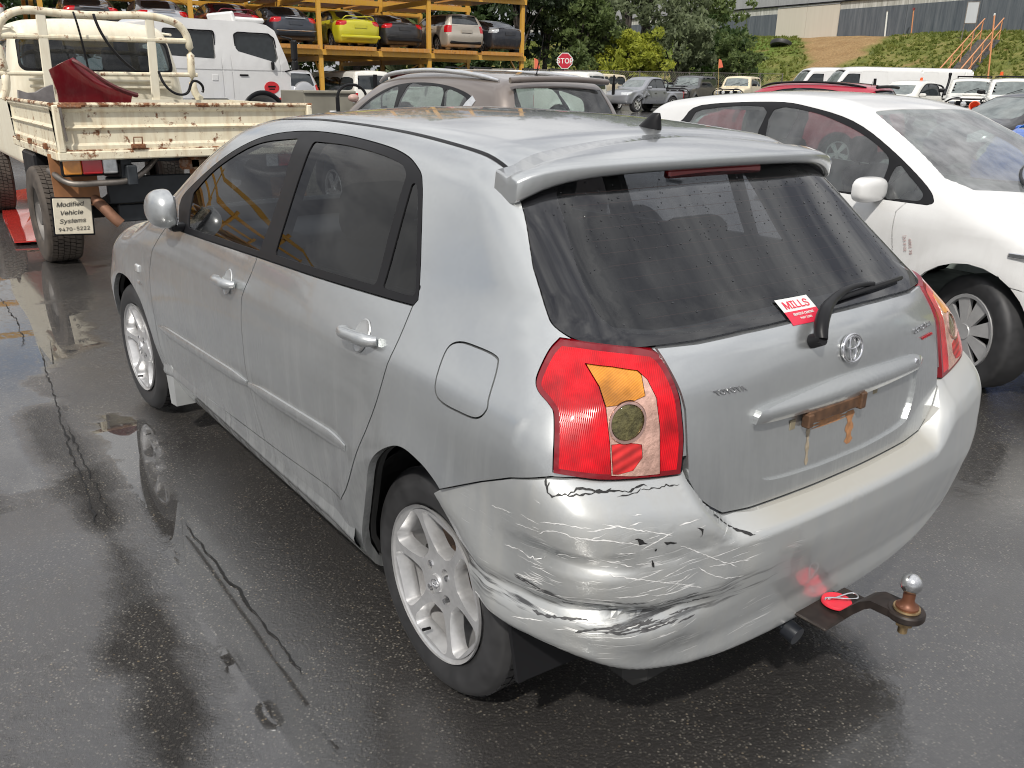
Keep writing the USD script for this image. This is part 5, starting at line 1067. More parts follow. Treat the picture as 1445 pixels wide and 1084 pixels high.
WHEELS = {}
def simple_wheel(parent, x, y, R, w, side, style='alloy', steer=0.0, rim=None, cap=None, rs=None):
    """a wheel with tyre, rim face of spokes and hub; outer face at y on the given side"""
    n = 32; rim = rim or R * 0.66; key = (R, w, style)
    if key not in WHEELS:
        face = []
        t_ = lathe([(rim - 0.004, -0.02), (rim + 0.004, -0.004), (rim + 0.03, 0.004), (R - 0.03, 0.004), (R - 0.008, -0.010), (R, -0.035), (R, -w + 0.035), (R - 0.01, -w + 0.008), (rim, -w)], n)
        if style == 'steel':
            face = [lathe([(0, 0.0), (0.06, 0.0), (0.075, -0.02), (rim * 0.62, -0.012), (rim * 0.80, -0.045), (rim * 0.97, -0.03), (rim, -0.008)], n)]
        elif style == 'truck':
            face = [lathe([(0, 0.05), (0.09, 0.05), (0.10, 0.0), (rim * 0.55, -0.02), (rim * 0.75, -0.07), (rim * 0.98, -0.05), (rim, -0.01)], n)]
        else:
            k = {'alloy': 5, 'six': 6, 'cap': 8}[style]
            face.append(lathe([(0, 0.004), (rim * 0.20, 0.004), (rim * 0.24, -0.014)], n)); face.append(lathe([(rim * 0.90, -0.03), (rim * 0.90, -0.004), (rim * 0.985, 0.0), (rim, -0.012)], n))
            for j in range(k):
                a = 2 * np.pi * j / k + 0.3; wd0, wd1 = (0.034, 0.050) if k < 7 else (0.022, 0.048)
                b = m3.Manifold.hull_points(np.array([(rim * 0.15, s * wd0 / 1.2, h) for s in (-1, 1) for h in (-0.02, 0.0)] + [(rim * 0.93, s * wd1, h) for s in (-1, 1) for h in (-0.034, -0.012)], np.float32)).rotate((-90, 0, 0)).rotate((0, math.degrees(a), 0))
                face.append(tri(b))
        back = lathe([(rim, -0.02), (rim * 0.96, -0.075), (0, -0.08)], n)
        WHEELS[key] = (t_, join(face), back)
    t_, face, back = WHEELS[key]
    T = lambda m: place(m, (x, side * y, R - 0.004), (0, 0, steer + (0 if side > 0 else math.pi)))
    wh = numbered(parent, 'wheel'); UsdGeom.Xform.Define(stage, wh)
    part(wh, 'tyre', T(t_), M_rubber, 40); part(wh, 'rim', T(face), cap or M_alloy, 35); part(wh, 'hub_back', T(back), rs or M_dark, 35); return wh

_far_cache = {}
def far_car(name, label, kind, spec, pm, loc, rot, group=None, cat='car', near=False):
    """a whole car from its outline: body, glass, lamps, bumpers, plates, mirrors, wheels as parts"""
    C = thing(name, label, cat, loc, rot, group)
    if kind not in _far_cache:
        SH = Shape(**spec['shape']); a, b, _ = SH.spine
        fine = near; st = 0.045 if fine else 0.08
        mk = lambda off, q=1.0: solid(*SH.skin(np.arange(a, b + 1e-6, st * q), int((150 if fine else 64) / q), off, int((36 if fine else 14) / q)))
        out = mk(0); inn = mk(0.024 if fine else 0.03, 2.0 if fine else 1.0)
        g1, g2 = (mk(0.003), mk(0.013)) if fine else (mk(0.006), inn)
        sh = [(SH, 0.0), (SH, 0.024 if fine else 0.03), (SH, 0.003 if fine else 0.006), (SH, 0.013)]
        L = [(0.25, 1.4), (-1.4, -0.25)]
        DLO = sidepoly(spec['dlo'], 4, spec.get('dlo_sharp', ()), 0.012); panes = [sidepoly(p, 3, spec.get('pane_sharp', ()), 0.02) for p in spec['panes']]
        WS = prism(toppoly(spec['ws']), [0, 0, 1], spec.get('ws_z', 0.95), 2.6)
        RW = prism(rearpoly(mirror_y(spec['rw'])), XD, -3.6, spec.get('rw_x', -0.6)) if 'rw' in spec else (prism(toppoly(spec['rw_top']), [0, 0, 1], 0.9, 2.6) if 'rw_top' in spec else None)
        arches = [sidepoly([(wx + ar * math.cos(t), wz + ar * math.sin(t) * 1.04) for t in np.linspace(-0.25, np.pi + 0.25, 17)] + [(wx - ar * 0.97, -0.2), (wx + ar * 0.97, -0.2)], 1, (), 0) for wx, wz, ar in spec['arches']]
        A = m3.Manifold.batch_boolean([prism(g, YD, lo, hi) for g in arches for lo, hi in ((0.42, 1.4), (-1.4, -0.42))], m3.OpType.Add)
        tl = spec.get('tail'); hl = spec.get('head')
        TLs = [(prism(poly_of([(x, s * y, z) for x, y, z in tl], np.array(spec.get('tail_d', DL)) * [1, s, 1], 1, (), 0.015), np.array(spec.get('tail_d', DL)) * [1, s, 1], 1.0, 3.6)) for s in (1, -1)] if tl else []
        DH = np.array(spec.get('head_d', (0.8, 0.6, 0)))
        HLs = [(prism(poly_of([(x, s * y, z) for x, y, z in hl], DH * [1, s, 1], 1, (), 0.015), DH * [1, s, 1], 1.0, 3.6)) for s in (1, -1)] if hl else []
        base = out - inn
        cuts = [prism(DLO, YD, lo, hi) for lo, hi in L] + [WS] + ([RW] if RW else []) + TLs + HLs + [A]
        doors = [LineString(d) for d in spec.get('seams', [])]
        u, v, _ = basis(YD); seam = [Polygon(np.stack([np.asarray(d.buffer(0.003 if fine else 0.006).exterior.coords)[:, 0] * u[0], np.asarray(d.buffer(0.003 if fine else 0.006).exterior.coords)[:, 1] * v[2]], 1)) for d in doors]
        low = spec.get('low_trim')
        body = base - m3.Manifold.batch_boolean(cuts, m3.OpType.Add)
        groove = mk(0.012, 2.0 if fine else 1.0)
        for g in seam:
            for lo, hi in L: body = body - (prism(g, YD, lo, hi) ^ (out - groove))
        P = []
        if low is not None:
            LT = m3.Manifold.cube((8, 3, low + 1)).translate((-4, -1.5, -1)); P.append(('lower_trim', body ^ LT, 'black')); body = body - LT
        P.insert(0, ('body', body, 'paint'))
        for lo, hi in L:
            fr = DLO
            for g in panes: fr = fr.difference(g.buffer(0.002))
            P.append(('window_frame', (out - inn) ^ prism(fr.buffer(-0.001), YD, lo, hi), spec.get('frame', 'black')))
            for g in panes: P.append(('side_window', (g1 - g2) ^ prism(g.buffer(0.003), YD, lo, hi), 'glass'))
        P.append(('windscreen', (g1 - g2) ^ WS, 'screen'))
        if RW: P.append(('rear_window', (g1 - g2) ^ RW, 'glass_r'))
        lampskin = mk(0.002) - inn
        for t in TLs: P.append(('tail_lamp', lampskin ^ t ^ m3.Manifold.cube((4, 3, 3)).translate((-4, -1.5, 0)), 'tail'))
        for t in HLs: P.append(('headlamp', lampskin ^ t ^ m3.Manifold.cube((4, 3, 3)).translate((0, -1.5, 0)), 'head'))
        if spec.get('inside', True) and not fine: pass
        done = []
        for nm, m, k in P:
            pane_ = k in ('glass', 'screen', 'glass_r'); V, F, N = skin_normals(m, [(SH, 0.003 if fine else 0.006)] if pane_ else sh + [(SH, 0.002)], 5e-3 if pane_ else 4e-3, 1 if pane_ else None)
            if len(F): done.append((nm, *weld(V, F, N), k))
        _far_cache[kind] = (done, SH, out)
    done, SH, out = _far_cache[kind]
    M = dict(paint=pm, black=M_black, glass=spec.get('glass', M_farglass), screen=spec.get('screen', M_farscreen), glass_r=spec.get('glass_r', spec.get('glass', M_farglass)), tail=spec.get('tail_mat', M_red_lens), head=M_clear_lens)
    M.update(spec.get('mats', {}))
    for nm, V, F, N, k in done: put(C, nm, V, F, M[k], N)
    for wx, R, w, y in spec['wheels']:
        for s in (1, -1):
            if spec.get('wheel_skip') and (wx, s) in spec['wheel_skip']: continue
            simple_wheel(C, wx, y, R, w, s, spec.get('style', 'alloy'), spec.get('steer', 0.0) if wx > 0 else 0.0, cap=spec.get('cap'))
    part(C, 'underbody', bx((0, 0, spec['shape'].get('zb', 0.18) + 0.08), (spec['wheels'][0][0] * 2 + 0.9, 1.15, 0.16), 0.03), M_undertray, False)
    for s in (1, -1):
        mx, my, mz = spec.get('mirror', (0.62, 0.90, 1.0))
        sp = trimesh.creation.icosphere(3); sp.vertices = np.sign(sp.vertices) * np.abs(sp.vertices) ** .66; sp.apply_scale([0.066, 0.128, 0.072]); sp.vertices[:, 0] = np.maximum(sp.vertices[:, 0], -0.02)
        mm = numbered(C, 'door_mirror'); UsdGeom.Xform.Define(stage, mm)
        part(mm, 'shell', place(sp, (mx, s * my, mz)), spec.get('mirror_mat') or pm, 60); part(mm, 'arm', rod((mx, s * (my - 0.15), mz - 0.06), (mx, s * (my - 0.03), mz - 0.03), 0.022), M_black)
    for e in spec.get('extra', []): e(C, SH, pm)
    return C
def TLs_cut(ts, out, inn): return [t ^ (out - inn) for t in ts]
M_farglass = plain('far_window', (0.022, 0.026, 0.028), 0.05, spec=0.8, vary=0.3)
M_farscreen = plain('far_windscreen', (0.13, 0.15, 0.147), 0.05, spec=0.8, vary=0.4, scale=4)
WHITE = lambda: paint('white_paint', (0.60, 0.60, 0.59), 0.0, 0.4, 0.38)
def plate_at(x, z, w=0.37, h=0.115, m=None, name='number_plate', rx=0.0):
    return lambda C, SH, pm: part(C, name, bx((x, 0, z), (0.012, w, h), 0.003, (0, rx, 0)), m or M_plate, False)
def plate_recess(x, z): return lambda C, SH, pm: part(C, 'plate_recess', bx((x, 0, z), (0.016, 0.50, 0.13), 0.005), pm, False)
def bar_at(x, z, w, h, m, name, d=0.03, r=0.01): return lambda C, SH, pm: part(C, name, bx((x, 0, z), (d, w, h), r), m, 30)

# -------- white hatchback alongside
def scaled(sec, k): return [(z, w * k) for z, w in sec]
WHT = dict(
    top=[(-2.3, 1.39), (-1.85, 1.425), (-1.5, 1.48), (-1.0, 1.53), (-0.5, 1.55), (0.0, 1.535), (0.3, 1.485), (0.55, 1.385), (0.8, 1.27), (1.15, 1.085), (1.28, 1.035), (1.5, 0.985), (1.8, 0.905), (2.0, 0.82), (2.12, 0.72), (2.3, 0.5)],
    sec=scaled(SIL['sec'], 1.04), low=[(-2.2, .95), (-1.9, .975), (-1.5, .993), (-1.1, 1.0), (0.8, 1.0), (1.3, .99), (1.7, .955), (2.2, .86)],
    high=[(-2.2, .80), (-1.9, .85), (-1.6, .90), (-1.3, .945), (-1.0, .975), (-.5, 1.0), (0.2, 1.0), (0.6, .985), (1.1, .95), (2.2, .9)],
    rear=[(0.1, -1.85), (0.3, -1.95), (0.6, -2.0), (0.75, -1.96), (0.95, -1.95), (1.05, -1.90), (1.2, -1.82), (1.35, -1.74), (1.43, -1.68), (1.5, -1.6)],
    front=[(0.1, 2.02), (0.25, 2.12), (0.45, 2.18), (0.6, 2.17), (0.75, 2.10), (0.9, 1.95), (1.2, 1.6), (1.5, 1.3)],
    kr=[(0.1, .16), (1.0, .22), (1.5, .2)], kf=[(0.1, .5), (1.5, .5)],
    flares=[(1.30, .317, .37, .022, .09), (-1.30, .317, .37, .02, .09)], k_roof=.10, k_rear=.14, k_glass=.10, belt=.98, crown=.03)

# END_SHAPES
SEAT_IN = lambda xs=((0.12, 0.38), (0.12, -0.38)), bench=-0.95: (lambda C, SH, pm: seats(C, xs, bench))
def floor_in(C, SH, pm):
    part(C, 'cabin_floor', bx((-0.2, 0, 0.32), (3.0, 1.4, 0.03)), M_undertray, False)
    part(C, 'dashboard', place(rbox((0.55, 1.30, 0.24), 0.07), (0.92, 0, 0.88)), M_trimgrey)
    wh = trimesh.creation.torus(0.185, 0.016, 28, 8); wh.apply_transform(trimesh.transformations.rotation_matrix(math.radians(-66), [0, 1, 0])); wh.apply_translation([0.50, -0.38, 0.95])
    part(C, 'steering_wheel', wh, M_trimgrey)
def handles(pts, m=None):
    def f(C, SH, pm):
        for s in (1, -1):
            for x, z in pts:
                y = float(SH.halfw(np.array(x), np.array(z))) * s
                part(C, 'door_handle', place(rbox((0.17, 0.030, 0.028), 0.012), (x, y + s * 0.012, z)), m or pm)
    return f
def white_extra(C, SH, pm):
    for s in (1, -1):     # long indicator in the mirror
        part(C, 'mirror_repeater', place(rbox((0.03, 0.10, 0.022), 0.008), (0.675, s * 0.925, 1.02)), M_clear_lens)
        part(C, 'side_badge', place(rbox((0.10, 0.012, 0.026), 0.005), (1.535, s * 0.862, 0.775), (0, 0, -s * 0.1)), M_chrome)
    mk = plain('grease_pencil', (0.42, 0.30, 0.29), 0.7)
    for i, t in enumerate(('|13 0 00', '4001 78')):
        o = np.array([0.915 + 0.035 * i, -0.881 + 0.002 * i, 0.745 - 0.012 * i]); part(C, 'marker_writing', text_on(t, 0.016, o, (0.25, 0, -1), (1, 0, 0.25), 0.0006), mk, False)
    for s in (0.28, -0.30):
        a = spline([(1.20, s, 1.075), (1.08, s + 0.12, 1.12), (0.93, s + 0.42, 1.19)] if s > 0 else [(1.22, s, 1.065), (1.10, s + 0.15, 1.105), (0.97, s + 0.50, 1.165)], 6); part(C, 'wiper', tube(a, 0.010, 6), M_black)
WHITE_SPEC = dict(shape=WHT,
    dlo=[(-1.33, 1.16), (-1.24, 1.275), (-1.185, 1.335), (-1.06, 1.435), (-0.40, 1.475), (-0.078, 1.452), (0.294, 1.380), (0.618, 1.240), (0.925, 1.062), (1.008, 0.985), (0.98, 0.962), (0.60, 0.965), (0.0, 0.985), (-0.7, 1.015), (-1.25, 1.06)], dlo_sharp=(10, 0),
    panes=[[(-0.345, 1.425), (-0.052, 1.420), (0.218, 1.362), (0.429, 1.294), (0.585, 1.218), (0.645, 1.165), (0.655, 1.06), (0.66, 0.990), (-0.29, 1.005), (-0.30, 1.2)], [(-1.09, 1.330), (-1.02, 1.402), (-0.455, 1.440), (-0.40, 1.286), (-0.375, 1.02), (-1.15, 1.06), (-1.17, 1.2)], [(0.705, 1.150), (0.80, 1.10), (0.917, 1.023), (0.935, 0.985), (0.805, 0.980), (0.71, 0.985)]],
    ws=[(0.36, -0.55), (0.40, 0), (0.36, 0.55), (0.70, 0.64), (0.985, 0.715), (1.13, 0.66), (1.24, 0.35), (1.27, 0), (1.24, -0.35), (1.13, -0.66), (0.985, -0.715), (0.70, -0.64)], ws_z=0.99,
    rw=[(0.0, 1.40), (-0.52, 1.38), (-0.62, 1.12), (-0.55, 1.05), (0, 1.05)], rw_x=-1.2,
    arches=[(1.30, 0.317, 0.365), (-1.30, 0.317, 0.365)], wheels=[(1.30, 0.317, 0.20, 0.80), (-1.30, 0.317, 0.20, 0.80)], style='cap', cap=M_hubcap, steer=math.radians(-21),
    tail=[(-1.75, .70, 1.05), (-1.60, .82, 1.0), (-1.70, .84, .78), (-1.95, .62, .76), (-1.92, .58, 1.0)], head=[(1.62, .86, .86), (1.78, .80, .62), (2.05, .52, .60), (1.98, .45, .74), (1.75, .70, .90)],
    seams=[[(0.86, 0.97), (0.815, 0.91), (0.82, 0.80), (0.84, 0.70), (0.87, 0.5), (0.80, 0.26), (-0.30, 0.26), (-0.27, 0.6), (-0.31, 0.98)], [(-0.30, 0.26), (-0.9, 0.28), (-1.15, 0.70), (-1.2, 1.0)], [(1.46, 0.66), (1.50, 0.615), (1.62, 0.60), (1.85, 0.58)]],
    mirror=(0.665, 0.93, 1.02), glass=G_clear, screen=G_screen, extra=[SEAT_IN(((0.10, 0.40), (0.10, -0.40))), floor_in, handles([(-0.12, 0.89), (-1.0, 0.92)]), white_extra, plate_at(-1.985, 0.80), bar_at(2.17, 0.9, 0.16, 0.36, M_black, 'grille')])
SUVS = dict(
    top=[(-2.4, 1.50), (-2.0, 1.575), (-1.7, 1.61), (-1.2, 1.66), (-0.6, 1.685), (0.0, 1.67), (0.4, 1.615), (0.7, 1.50), (1.1, 1.28), (1.35, 1.13), (1.5, 1.09), (1.9, 1.01), (2.15, .88), (2.4, .6)],
    sec=[(0.15, .74), (0.25, .82), (0.4, .865), (0.7, .905), (0.95, .90), (1.1, .87), (1.2, .83), (1.35, .765), (1.5, .685), (1.6, .63), (1.7, .57)], low=[(-2.4, .93), (-1.9, .975), (-1.3, 1.0), (1.2, 1.0), (1.8, .96), (2.3, .88)],
    high=[(-2.4, .80), (-2.0, .86), (-1.7, .91), (-1.3, .955), (-.8, .99), (.2, 1.0), (.8, .98), (1.3, .95), (2.3, .9)],
    rear=[(0.15, -2.0), (.35, -2.12), (.75, -2.16), (1.0, -2.12), (1.15, -2.06), (1.35, -1.96), (1.5, -1.86), (1.6, -1.80), (1.7, -1.7)], front=[(0.15, 2.1), (.4, 2.25), (.8, 2.25), (1.0, 2.1), (1.3, 1.8), (1.7, 1.5)], kr=[(0.1, .12), (1.2, .26), (1.7, .22)], kf=[(0.1, .4), (1.7, .4)],
    flares=[(1.345, .35, .40, .03, .10), (-1.345, .35, .40, .03, .10)], k_roof=.11, k_rear=.15, k_glass=.10, belt=1.1, crown=.03, zb=.24, spine=(-1.4, 1.3, 0.95))
def roof_rails(C, SH, pm, m=None):
    for s in (1, -1):
        P = [(0.55, s * 0.585, 1.555), (0.40, s * 0.60, 1.612), (0.1, s * 0.605, 1.652), (-0.5, s * 0.60, 1.672), (-1.0, s * 0.585, 1.655), (-1.4, s * 0.56, 1.618), (-1.62, s * 0.54, 1.585)]
        sp = spline(P, 6); t = tube(sp, np.interp(np.linspace(0, 1, len(sp)), [0, .1, .9, 1], [.012, .022, .022, .012]), 8); part(C, 'roof_rail', t, m or plain('satin_rail', (0.62, 0.63, 0.64), 0.3, metal=0.8), 60)
def whip(x, y, z, h, lean=-0.25):
    return lambda C, SH, pm: part(C, 'aerial', [rod((x, y, z), (x + lean * h, y, z + h), 0.006, 6, 0.003), rod((x, y, z - 0.02), (x, y, z + 0.02), 0.025, 10, 0.012)], M_black)
SUV_DLO = [(0.98, 1.12), (0.80, 1.22), (0.50, 1.385), (0.20, 1.495), (-0.1, 1.545), (-0.5, 1.56), (-0.95, 1.535), (-1.30, 1.475), (-1.46, 1.405), (-1.40, 1.33), (-1.32, 1.18), (-1.24, 1.135), (-0.6, 1.115), (0.2, 1.105)]
SUV_PANES = [[(0.72, 1.225), (0.48, 1.36), (0.20, 1.465), (-0.02, 1.51), (-0.10, 1.32), (-0.13, 1.135), (0.80, 1.130)], [(-0.20, 1.522), (-0.5, 1.530), (-0.88, 1.508), (-0.97, 1.35), (-1.05, 1.155), (-0.26, 1.140)], [(-0.95, 1.50), (-1.25, 1.450), (-1.34, 1.40), (-1.29, 1.28), (-1.20, 1.165), (-1.11, 1.155), (-1.02, 1.36)]]
def suv_extra(C, SH, pm):
    for s in (1, -1):
        V = []
        for x, z in ((-1.475, 1.410), (-1.40, 1.455), (-1.345, 1.40), (-1.20, 1.14), (-1.30, 1.13)):
            y = float(SH.halfw(np.array(x), np.array(z))); 
            for _ in range(10): y -= float(SH.f(np.array([x, y, z])))
            for d in (-0.01, 0.006): V.append((x, s * (y + d), z))
        part(C, 'pillar_trim', m3.Manifold.hull_points(np.array(V, np.float32)), plain('satin_rail', (0.62, 0.63, 0.64), 0.3, metal=0.8))
    P = [( -1.76, y, 1.602 - 0.06 * abs(y) ** 2) for y in np.linspace(-0.56, 0.56, 15)]
    part(C, 'roof_spoiler', tube([(x - 0.06 - 0.03 * (1 - (y / .56) ** 2), y, z + 0.005) for x, y, z in P], 0.026, 8), pm, 60)
SUV_SPEC = dict(shape=SUVS, dlo=SUV_DLO, dlo_sharp=(0,), panes=SUV_PANES, ws=[(0.55, -.58), (.60, 0), (.55, .58), (1.05, .70), (1.28, .60), (1.36, 0), (1.28, -.60), (1.05, -.70)],
    rw=[(0, 1.535), (-0.50, 1.52), (-0.60, 1.20), (-0.52, 1.14), (0, 1.12)], rw_x=-1.5, arches=[(1.345, .35, .40), (-1.345, .35, .40)], wheels=[(1.345, .355, .22, .84), (-1.345, .355, .22, .84)], style='alloy',
    tail=[(-1.85, .78, 1.15), (-1.7, .90, 1.1), (-1.75, .92, .85), (-2.1, .70, .85), (-2.1, .62, 1.1)], head=[(1.7, .88, 1.0), (1.85, .85, .78), (2.2, .5, .75), (2.15, .45, .9)], seams=[[(.93, 1.1), (.90, .5), (-.18, .45), (-.20, 1.12)], [(-.18, .45), (-.85, .45), (-1.1, .85), (-1.22, 1.13)]],
    low_trim=.42, mirror=(.82, 1.0, 1.17), glass=G_clear, screen=G_screen,  extra=[lambda C, SH, pm: seats(C, ((0.05, 0.40), (0.05, -0.40)), -0.95), floor_in, roof_rails, suv_extra, whip(-1.45, 0.0, 1.63, 0.33, -0.30), handles([(-.05, 1.0), (-1.08, 1.02)]), plate_at(-2.17, .95)])

# -------- outlines for the cars further off
SED = dict(
    top=[(-2.5, .95), (-2.3, 1.03), (-1.9, 1.065), (-1.7, 1.085), (-1.5, 1.17), (-1.2, 1.30), (-.85, 1.415), (-.4, 1.455), (.1, 1.445), (.4, 1.39), (.8, 1.20), (1.15, 1.02), (1.3, .985), (1.8, .92), (2.2, .80), (2.45, .6)],
    sec=scaled(SIL['sec'], 1.075), low=[(-2.5, .90), (-2.2, .94), (-1.7, .985), (-1.2, 1.0), (1.1, 1.0), (1.7, .97), (2.4, .88)], high=[(-2.5, .85), (-1.5, .93), (-.9, .985), (.2, 1.0), (.8, .97), (2.4, .9)],
    rear=[(0.15, -2.22), (.35, -2.34), (.6, -2.40), (.8, -2.38), (1.0, -2.34), (1.1, -2.28), (1.5, -1.9)], front=[(0.15, 2.2), (.4, 2.38), (.65, 2.38), (.8, 2.25), (1.2, 1.8), (1.5, 1.4)], kr=[(.1, .14), (1.5, .16)], kf=[(.1, .4), (1.5, .4)],
    flares=[(1.38, .32, .38, .02, .09), (-1.40, .32, .38, .02, .09)], k_roof=.09, k_rear=.12, k_glass=.10, belt=.97, crown=.03, spine=(-1.5, 1.4, 0.72))
SED_SPEC = dict(shape=SED, dlo=[(.66, .985), (.35, 1.20), (.05, 1.325), (-.3, 1.375), (-.75, 1.355), (-1.15, 1.24), (-1.45, 1.07), (-1.4, 1.03), (-.6, 1.005)], dlo_sharp=(0,), panes=[[(.52, 1.02), (.3, 1.19), (0., 1.305), (-.15, 1.33), (-.18, 1.02)], [(-.26, 1.335), (-.7, 1.325), (-.95, 1.27), (-.98, 1.04), (-.28, 1.025)], [(-1.03, 1.245), (-1.3, 1.11), (-1.3, 1.06), (-1.05, 1.045)]],
    ws=[(.42, -.52), (.46, 0), (.42, .52), (.85, .62), (1.08, .55), (1.16, 0), (1.08, -.55), (.85, -.62)], rw_top=[(-1.02, -.52), (-1.0, 0), (-1.02, .52), (-1.45, .60), (-1.66, .52), (-1.72, 0), (-1.66, -.52), (-1.45, -.60)],
    arches=[(1.38, .32, .37), (-1.40, .32, .37)], wheels=[(1.38, .322, .21, .85), (-1.40, .322, .21, .85)],
    tail=[(-2.05, .85, .98), (-2.0, .87, .80), (-2.3, .62, .80), (-2.3, .50, .86), (-2.3, .52, .97)], head=[(1.9, .8, .80), (2.0, .82, .66), (2.3, .5, .62), (2.28, .45, .74)], seams=[[(.80, .98), (.84, .4), (-.2, .36), (-.2, 1.0)], [(-.2, .36), (-.95, .36), (-1.2, .75), (-1.3, 1.03)], [(-2.36, 1.0), (-1.75, 1.05)]],
    mirror=(.60, .93, 1.0), extra=[plate_recess(-2.405, .78), handles([(-.08, .87), (-1.02, .90)]), bar_at(-2.42, 1.35, .05, .40, None, 'bumper_line') if False else plate_at(2.40, .45, .36, .11)])
COU = dict(SED); COU['top'] = [(-2.5, .95), (-2.25, 1.02), (-1.9, 1.045), (-1.75, 1.06), (-1.5, 1.14), (-1.1, 1.29), (-.7, 1.375), (-.3, 1.395), (.1, 1.375), (.4, 1.31), (.8, 1.13), (1.15, .99), (1.3, .965), (1.8, .91), (2.2, .79), (2.45, .6)]
COU_SPEC = dict(SED_SPEC); COU_SPEC.update(shape=COU, dlo=[(.6, .975), (.3, 1.15), (0, 1.265), (-.3, 1.305), (-.75, 1.28), (-1.15, 1.17), (-1.4, 1.04), (-1.3, 1.01), (-.6, .99)], panes=[[(.48, 1.0), (.25, 1.14), (0, 1.235), (-.3, 1.265), (-.45, 1.26), (-.48, 1.01)], [(-.56, 1.255), (-.8, 1.235), (-1.1, 1.15), (-1.25, 1.05), (-.57, 1.02)]])
WAG = dict(
    top=[(-2.55, 1.40), (-2.2, 1.455), (-1.5, 1.49), (-.6, 1.50), (.0, 1.475), (.35, 1.41), (.8, 1.20), (1.15, 1.02), (1.3, .985), (1.8, .92), (2.2, .80), (2.45, .6)], sec=scaled(SIL['sec'], 1.075),
    low=[(-2.5, .93), (-2.2, .965), (-1.7, .99), (-1.2, 1.0), (1.1, 1.0), (1.7, .97), (2.4, .88)], high=[(-2.5, .92), (-1.9, .96), (-1.2, .99), (.2, 1.0), (.8, .97), (2.4, .9)],
    rear=[(.15, -2.25), (.35, -2.42), (.6, -2.47), (.8, -2.42), (1.0, -2.38), (1.2, -2.28), (1.4, -2.16), (1.5, -2.08)], front=SED['front'], kr=[(.1, .10), (1.5, .12)], kf=SED['kf'], flares=SED['flares'], k_roof=.08, k_rear=.10, k_glass=.07, belt=.97, crown=.03, spine=(-1.6, 1.4, .75))
WAG_SPEC = dict(SED_SPEC); WAG_SPEC.pop('rw_top'); WAG_SPEC.update(shape=WAG, rw=[(0, 1.405), (-.52, 1.385), (-.62, 1.06), (0, 1.05)], rw_x=-1.9, dlo=[(.66, .985), (.35, 1.20), (.05, 1.335), (-.3, 1.40), (-1.2, 1.41), (-1.9, 1.375), (-2.05, 1.06), (-1.9, 1.03), (-.6, 1.005)], dlo_sharp=(0, 5, 6),
    panes=[[(.52, 1.02), (.3, 1.19), (0., 1.315), (-.15, 1.35), (-.18, 1.02)], [(-.26, 1.365), (-1.05, 1.375), (-1.08, 1.04), (-.28, 1.025)], [(-1.15, 1.375), (-1.83, 1.345), (-1.97, 1.07), (-1.17, 1.045)]],
    tail=[(-2.15, .80, 1.02), (-2.1, .87, 1.0), (-2.12, .88, .74), (-2.4, .68, .74), (-2.38, .66, 1.0)], extra=[plate_recess(-2.47, .80), handles([(-.08, .87), (-1.02, .90)]), bar_at(-2.30, .9, .03, .04, M_black, 'rear_wiper')])
HAT_SPEC = dict(WHITE_SPEC); HAT_SPEC = {k: v for k, v in HAT_SPEC.items() if k not in ('glass', 'steer', 'screen')}; HAT_SPEC['extra'] = [plate_at(-1.985, .80), handles([(-.12, .89), (-1.0, .92)])]; HAT_SPEC['style'] = 'alloy'; HAT_SPEC['cap'] = None
# square four-wheel drives
LCS = dict(
    top=[(-2.5, 1.86), (-1.5, 1.885), (-.3, 1.885), (.2, 1.86), (.40, 1.80), (.62, 1.56), (.82, 1.33), (.95, 1.30), (1.5, 1.28), (2.1, 1.24), (2.35, 1.15)], sec=[(.3, .80), (.5, .835), (.9, .845), (1.2, .84), (1.3, .825), (1.5, .79), (1.75, .745), (1.85, .71), (1.95, .66)],
    low=[(-2.6, .99), (2.0, 1.0), (2.4, .96)], high=[(-2.6, .985), (.6, 1.0), (2.4, .97)], rear=[(.3, -2.40), (.7, -2.45), (1.3, -2.43), (1.9, -2.33)], front=[(.3, 2.25), (.7, 2.40), (1.15, 2.40), (1.3, 2.32), (1.9, 2.0)], kr=[(.3, .03), (1.9, .05)], kf=[(.3, .10), (1.9, .12)],
    flares=[(1.45, .40, .46, .06, .08), (-1.45, .40, .46, .06, .08)], k_roof=.07, k_rear=.08, k_front=.08, k_glass=.07, belt=1.25, crown=.03, zb=.45, spine=(-1.7, 1.6, .95))
def lc_front(C, SH, pm, bull=True, lights=True):
    part(C, 'grille', bx((2.415, 0, .98), (.05, .95, .20), .02), M_black)
    for s in (1, -1):
        part(C, 'headlamp', bx((2.42, s * .60, .98), (.06, .22, .19), .03), M_clear_lens)
    part(C, 'bumper', bx((2.50, 0, .62), (.14, 1.70, .17), .04), M_black)
    if bull:
        for s in (1, -1):
            part(C, 'bull_bar_hoop', tube(spline([(2.55, s * .30, .66), (2.60, s * .30, .95), (2.55, s * .34, 1.16), (2.53, s * .62, 1.14), (2.50, s * .80, 1.02), (2.50, s * .82, .68)], 5), .030, 8), M_black)
        part(C, 'bull_bar_rail', [rod((2.58, -.62, 1.15), (2.58, .62, 1.15), .03, 8), rod((2.60, -.34, .92), (2.60, .34, .92), .022, 8)], M_black)
        if lights:
            for s in (.22, -.22): part(C, 'spotlight', [place(lathe([(0, .05), (.07, .045), (.095, .02), (.09, -.03), (0, -.06)], 20), (2.66, s, .98), (0, 0, -math.pi / 2))], M_clear_lens)
    part(C, 'bonnet_scoop', bx((1.55, 0, 1.295), (.5, .62, .05), .02), pm)
    part(C, 'number_plate', bx((2.585, 0, .64), (.01, .36, .11)), M_plate, False)
    for s in (.25, -.25): part(C, 'wiper', rod((.86, s, 1.36), (.72, s + .45, 1.52), .012, 6), M_black)
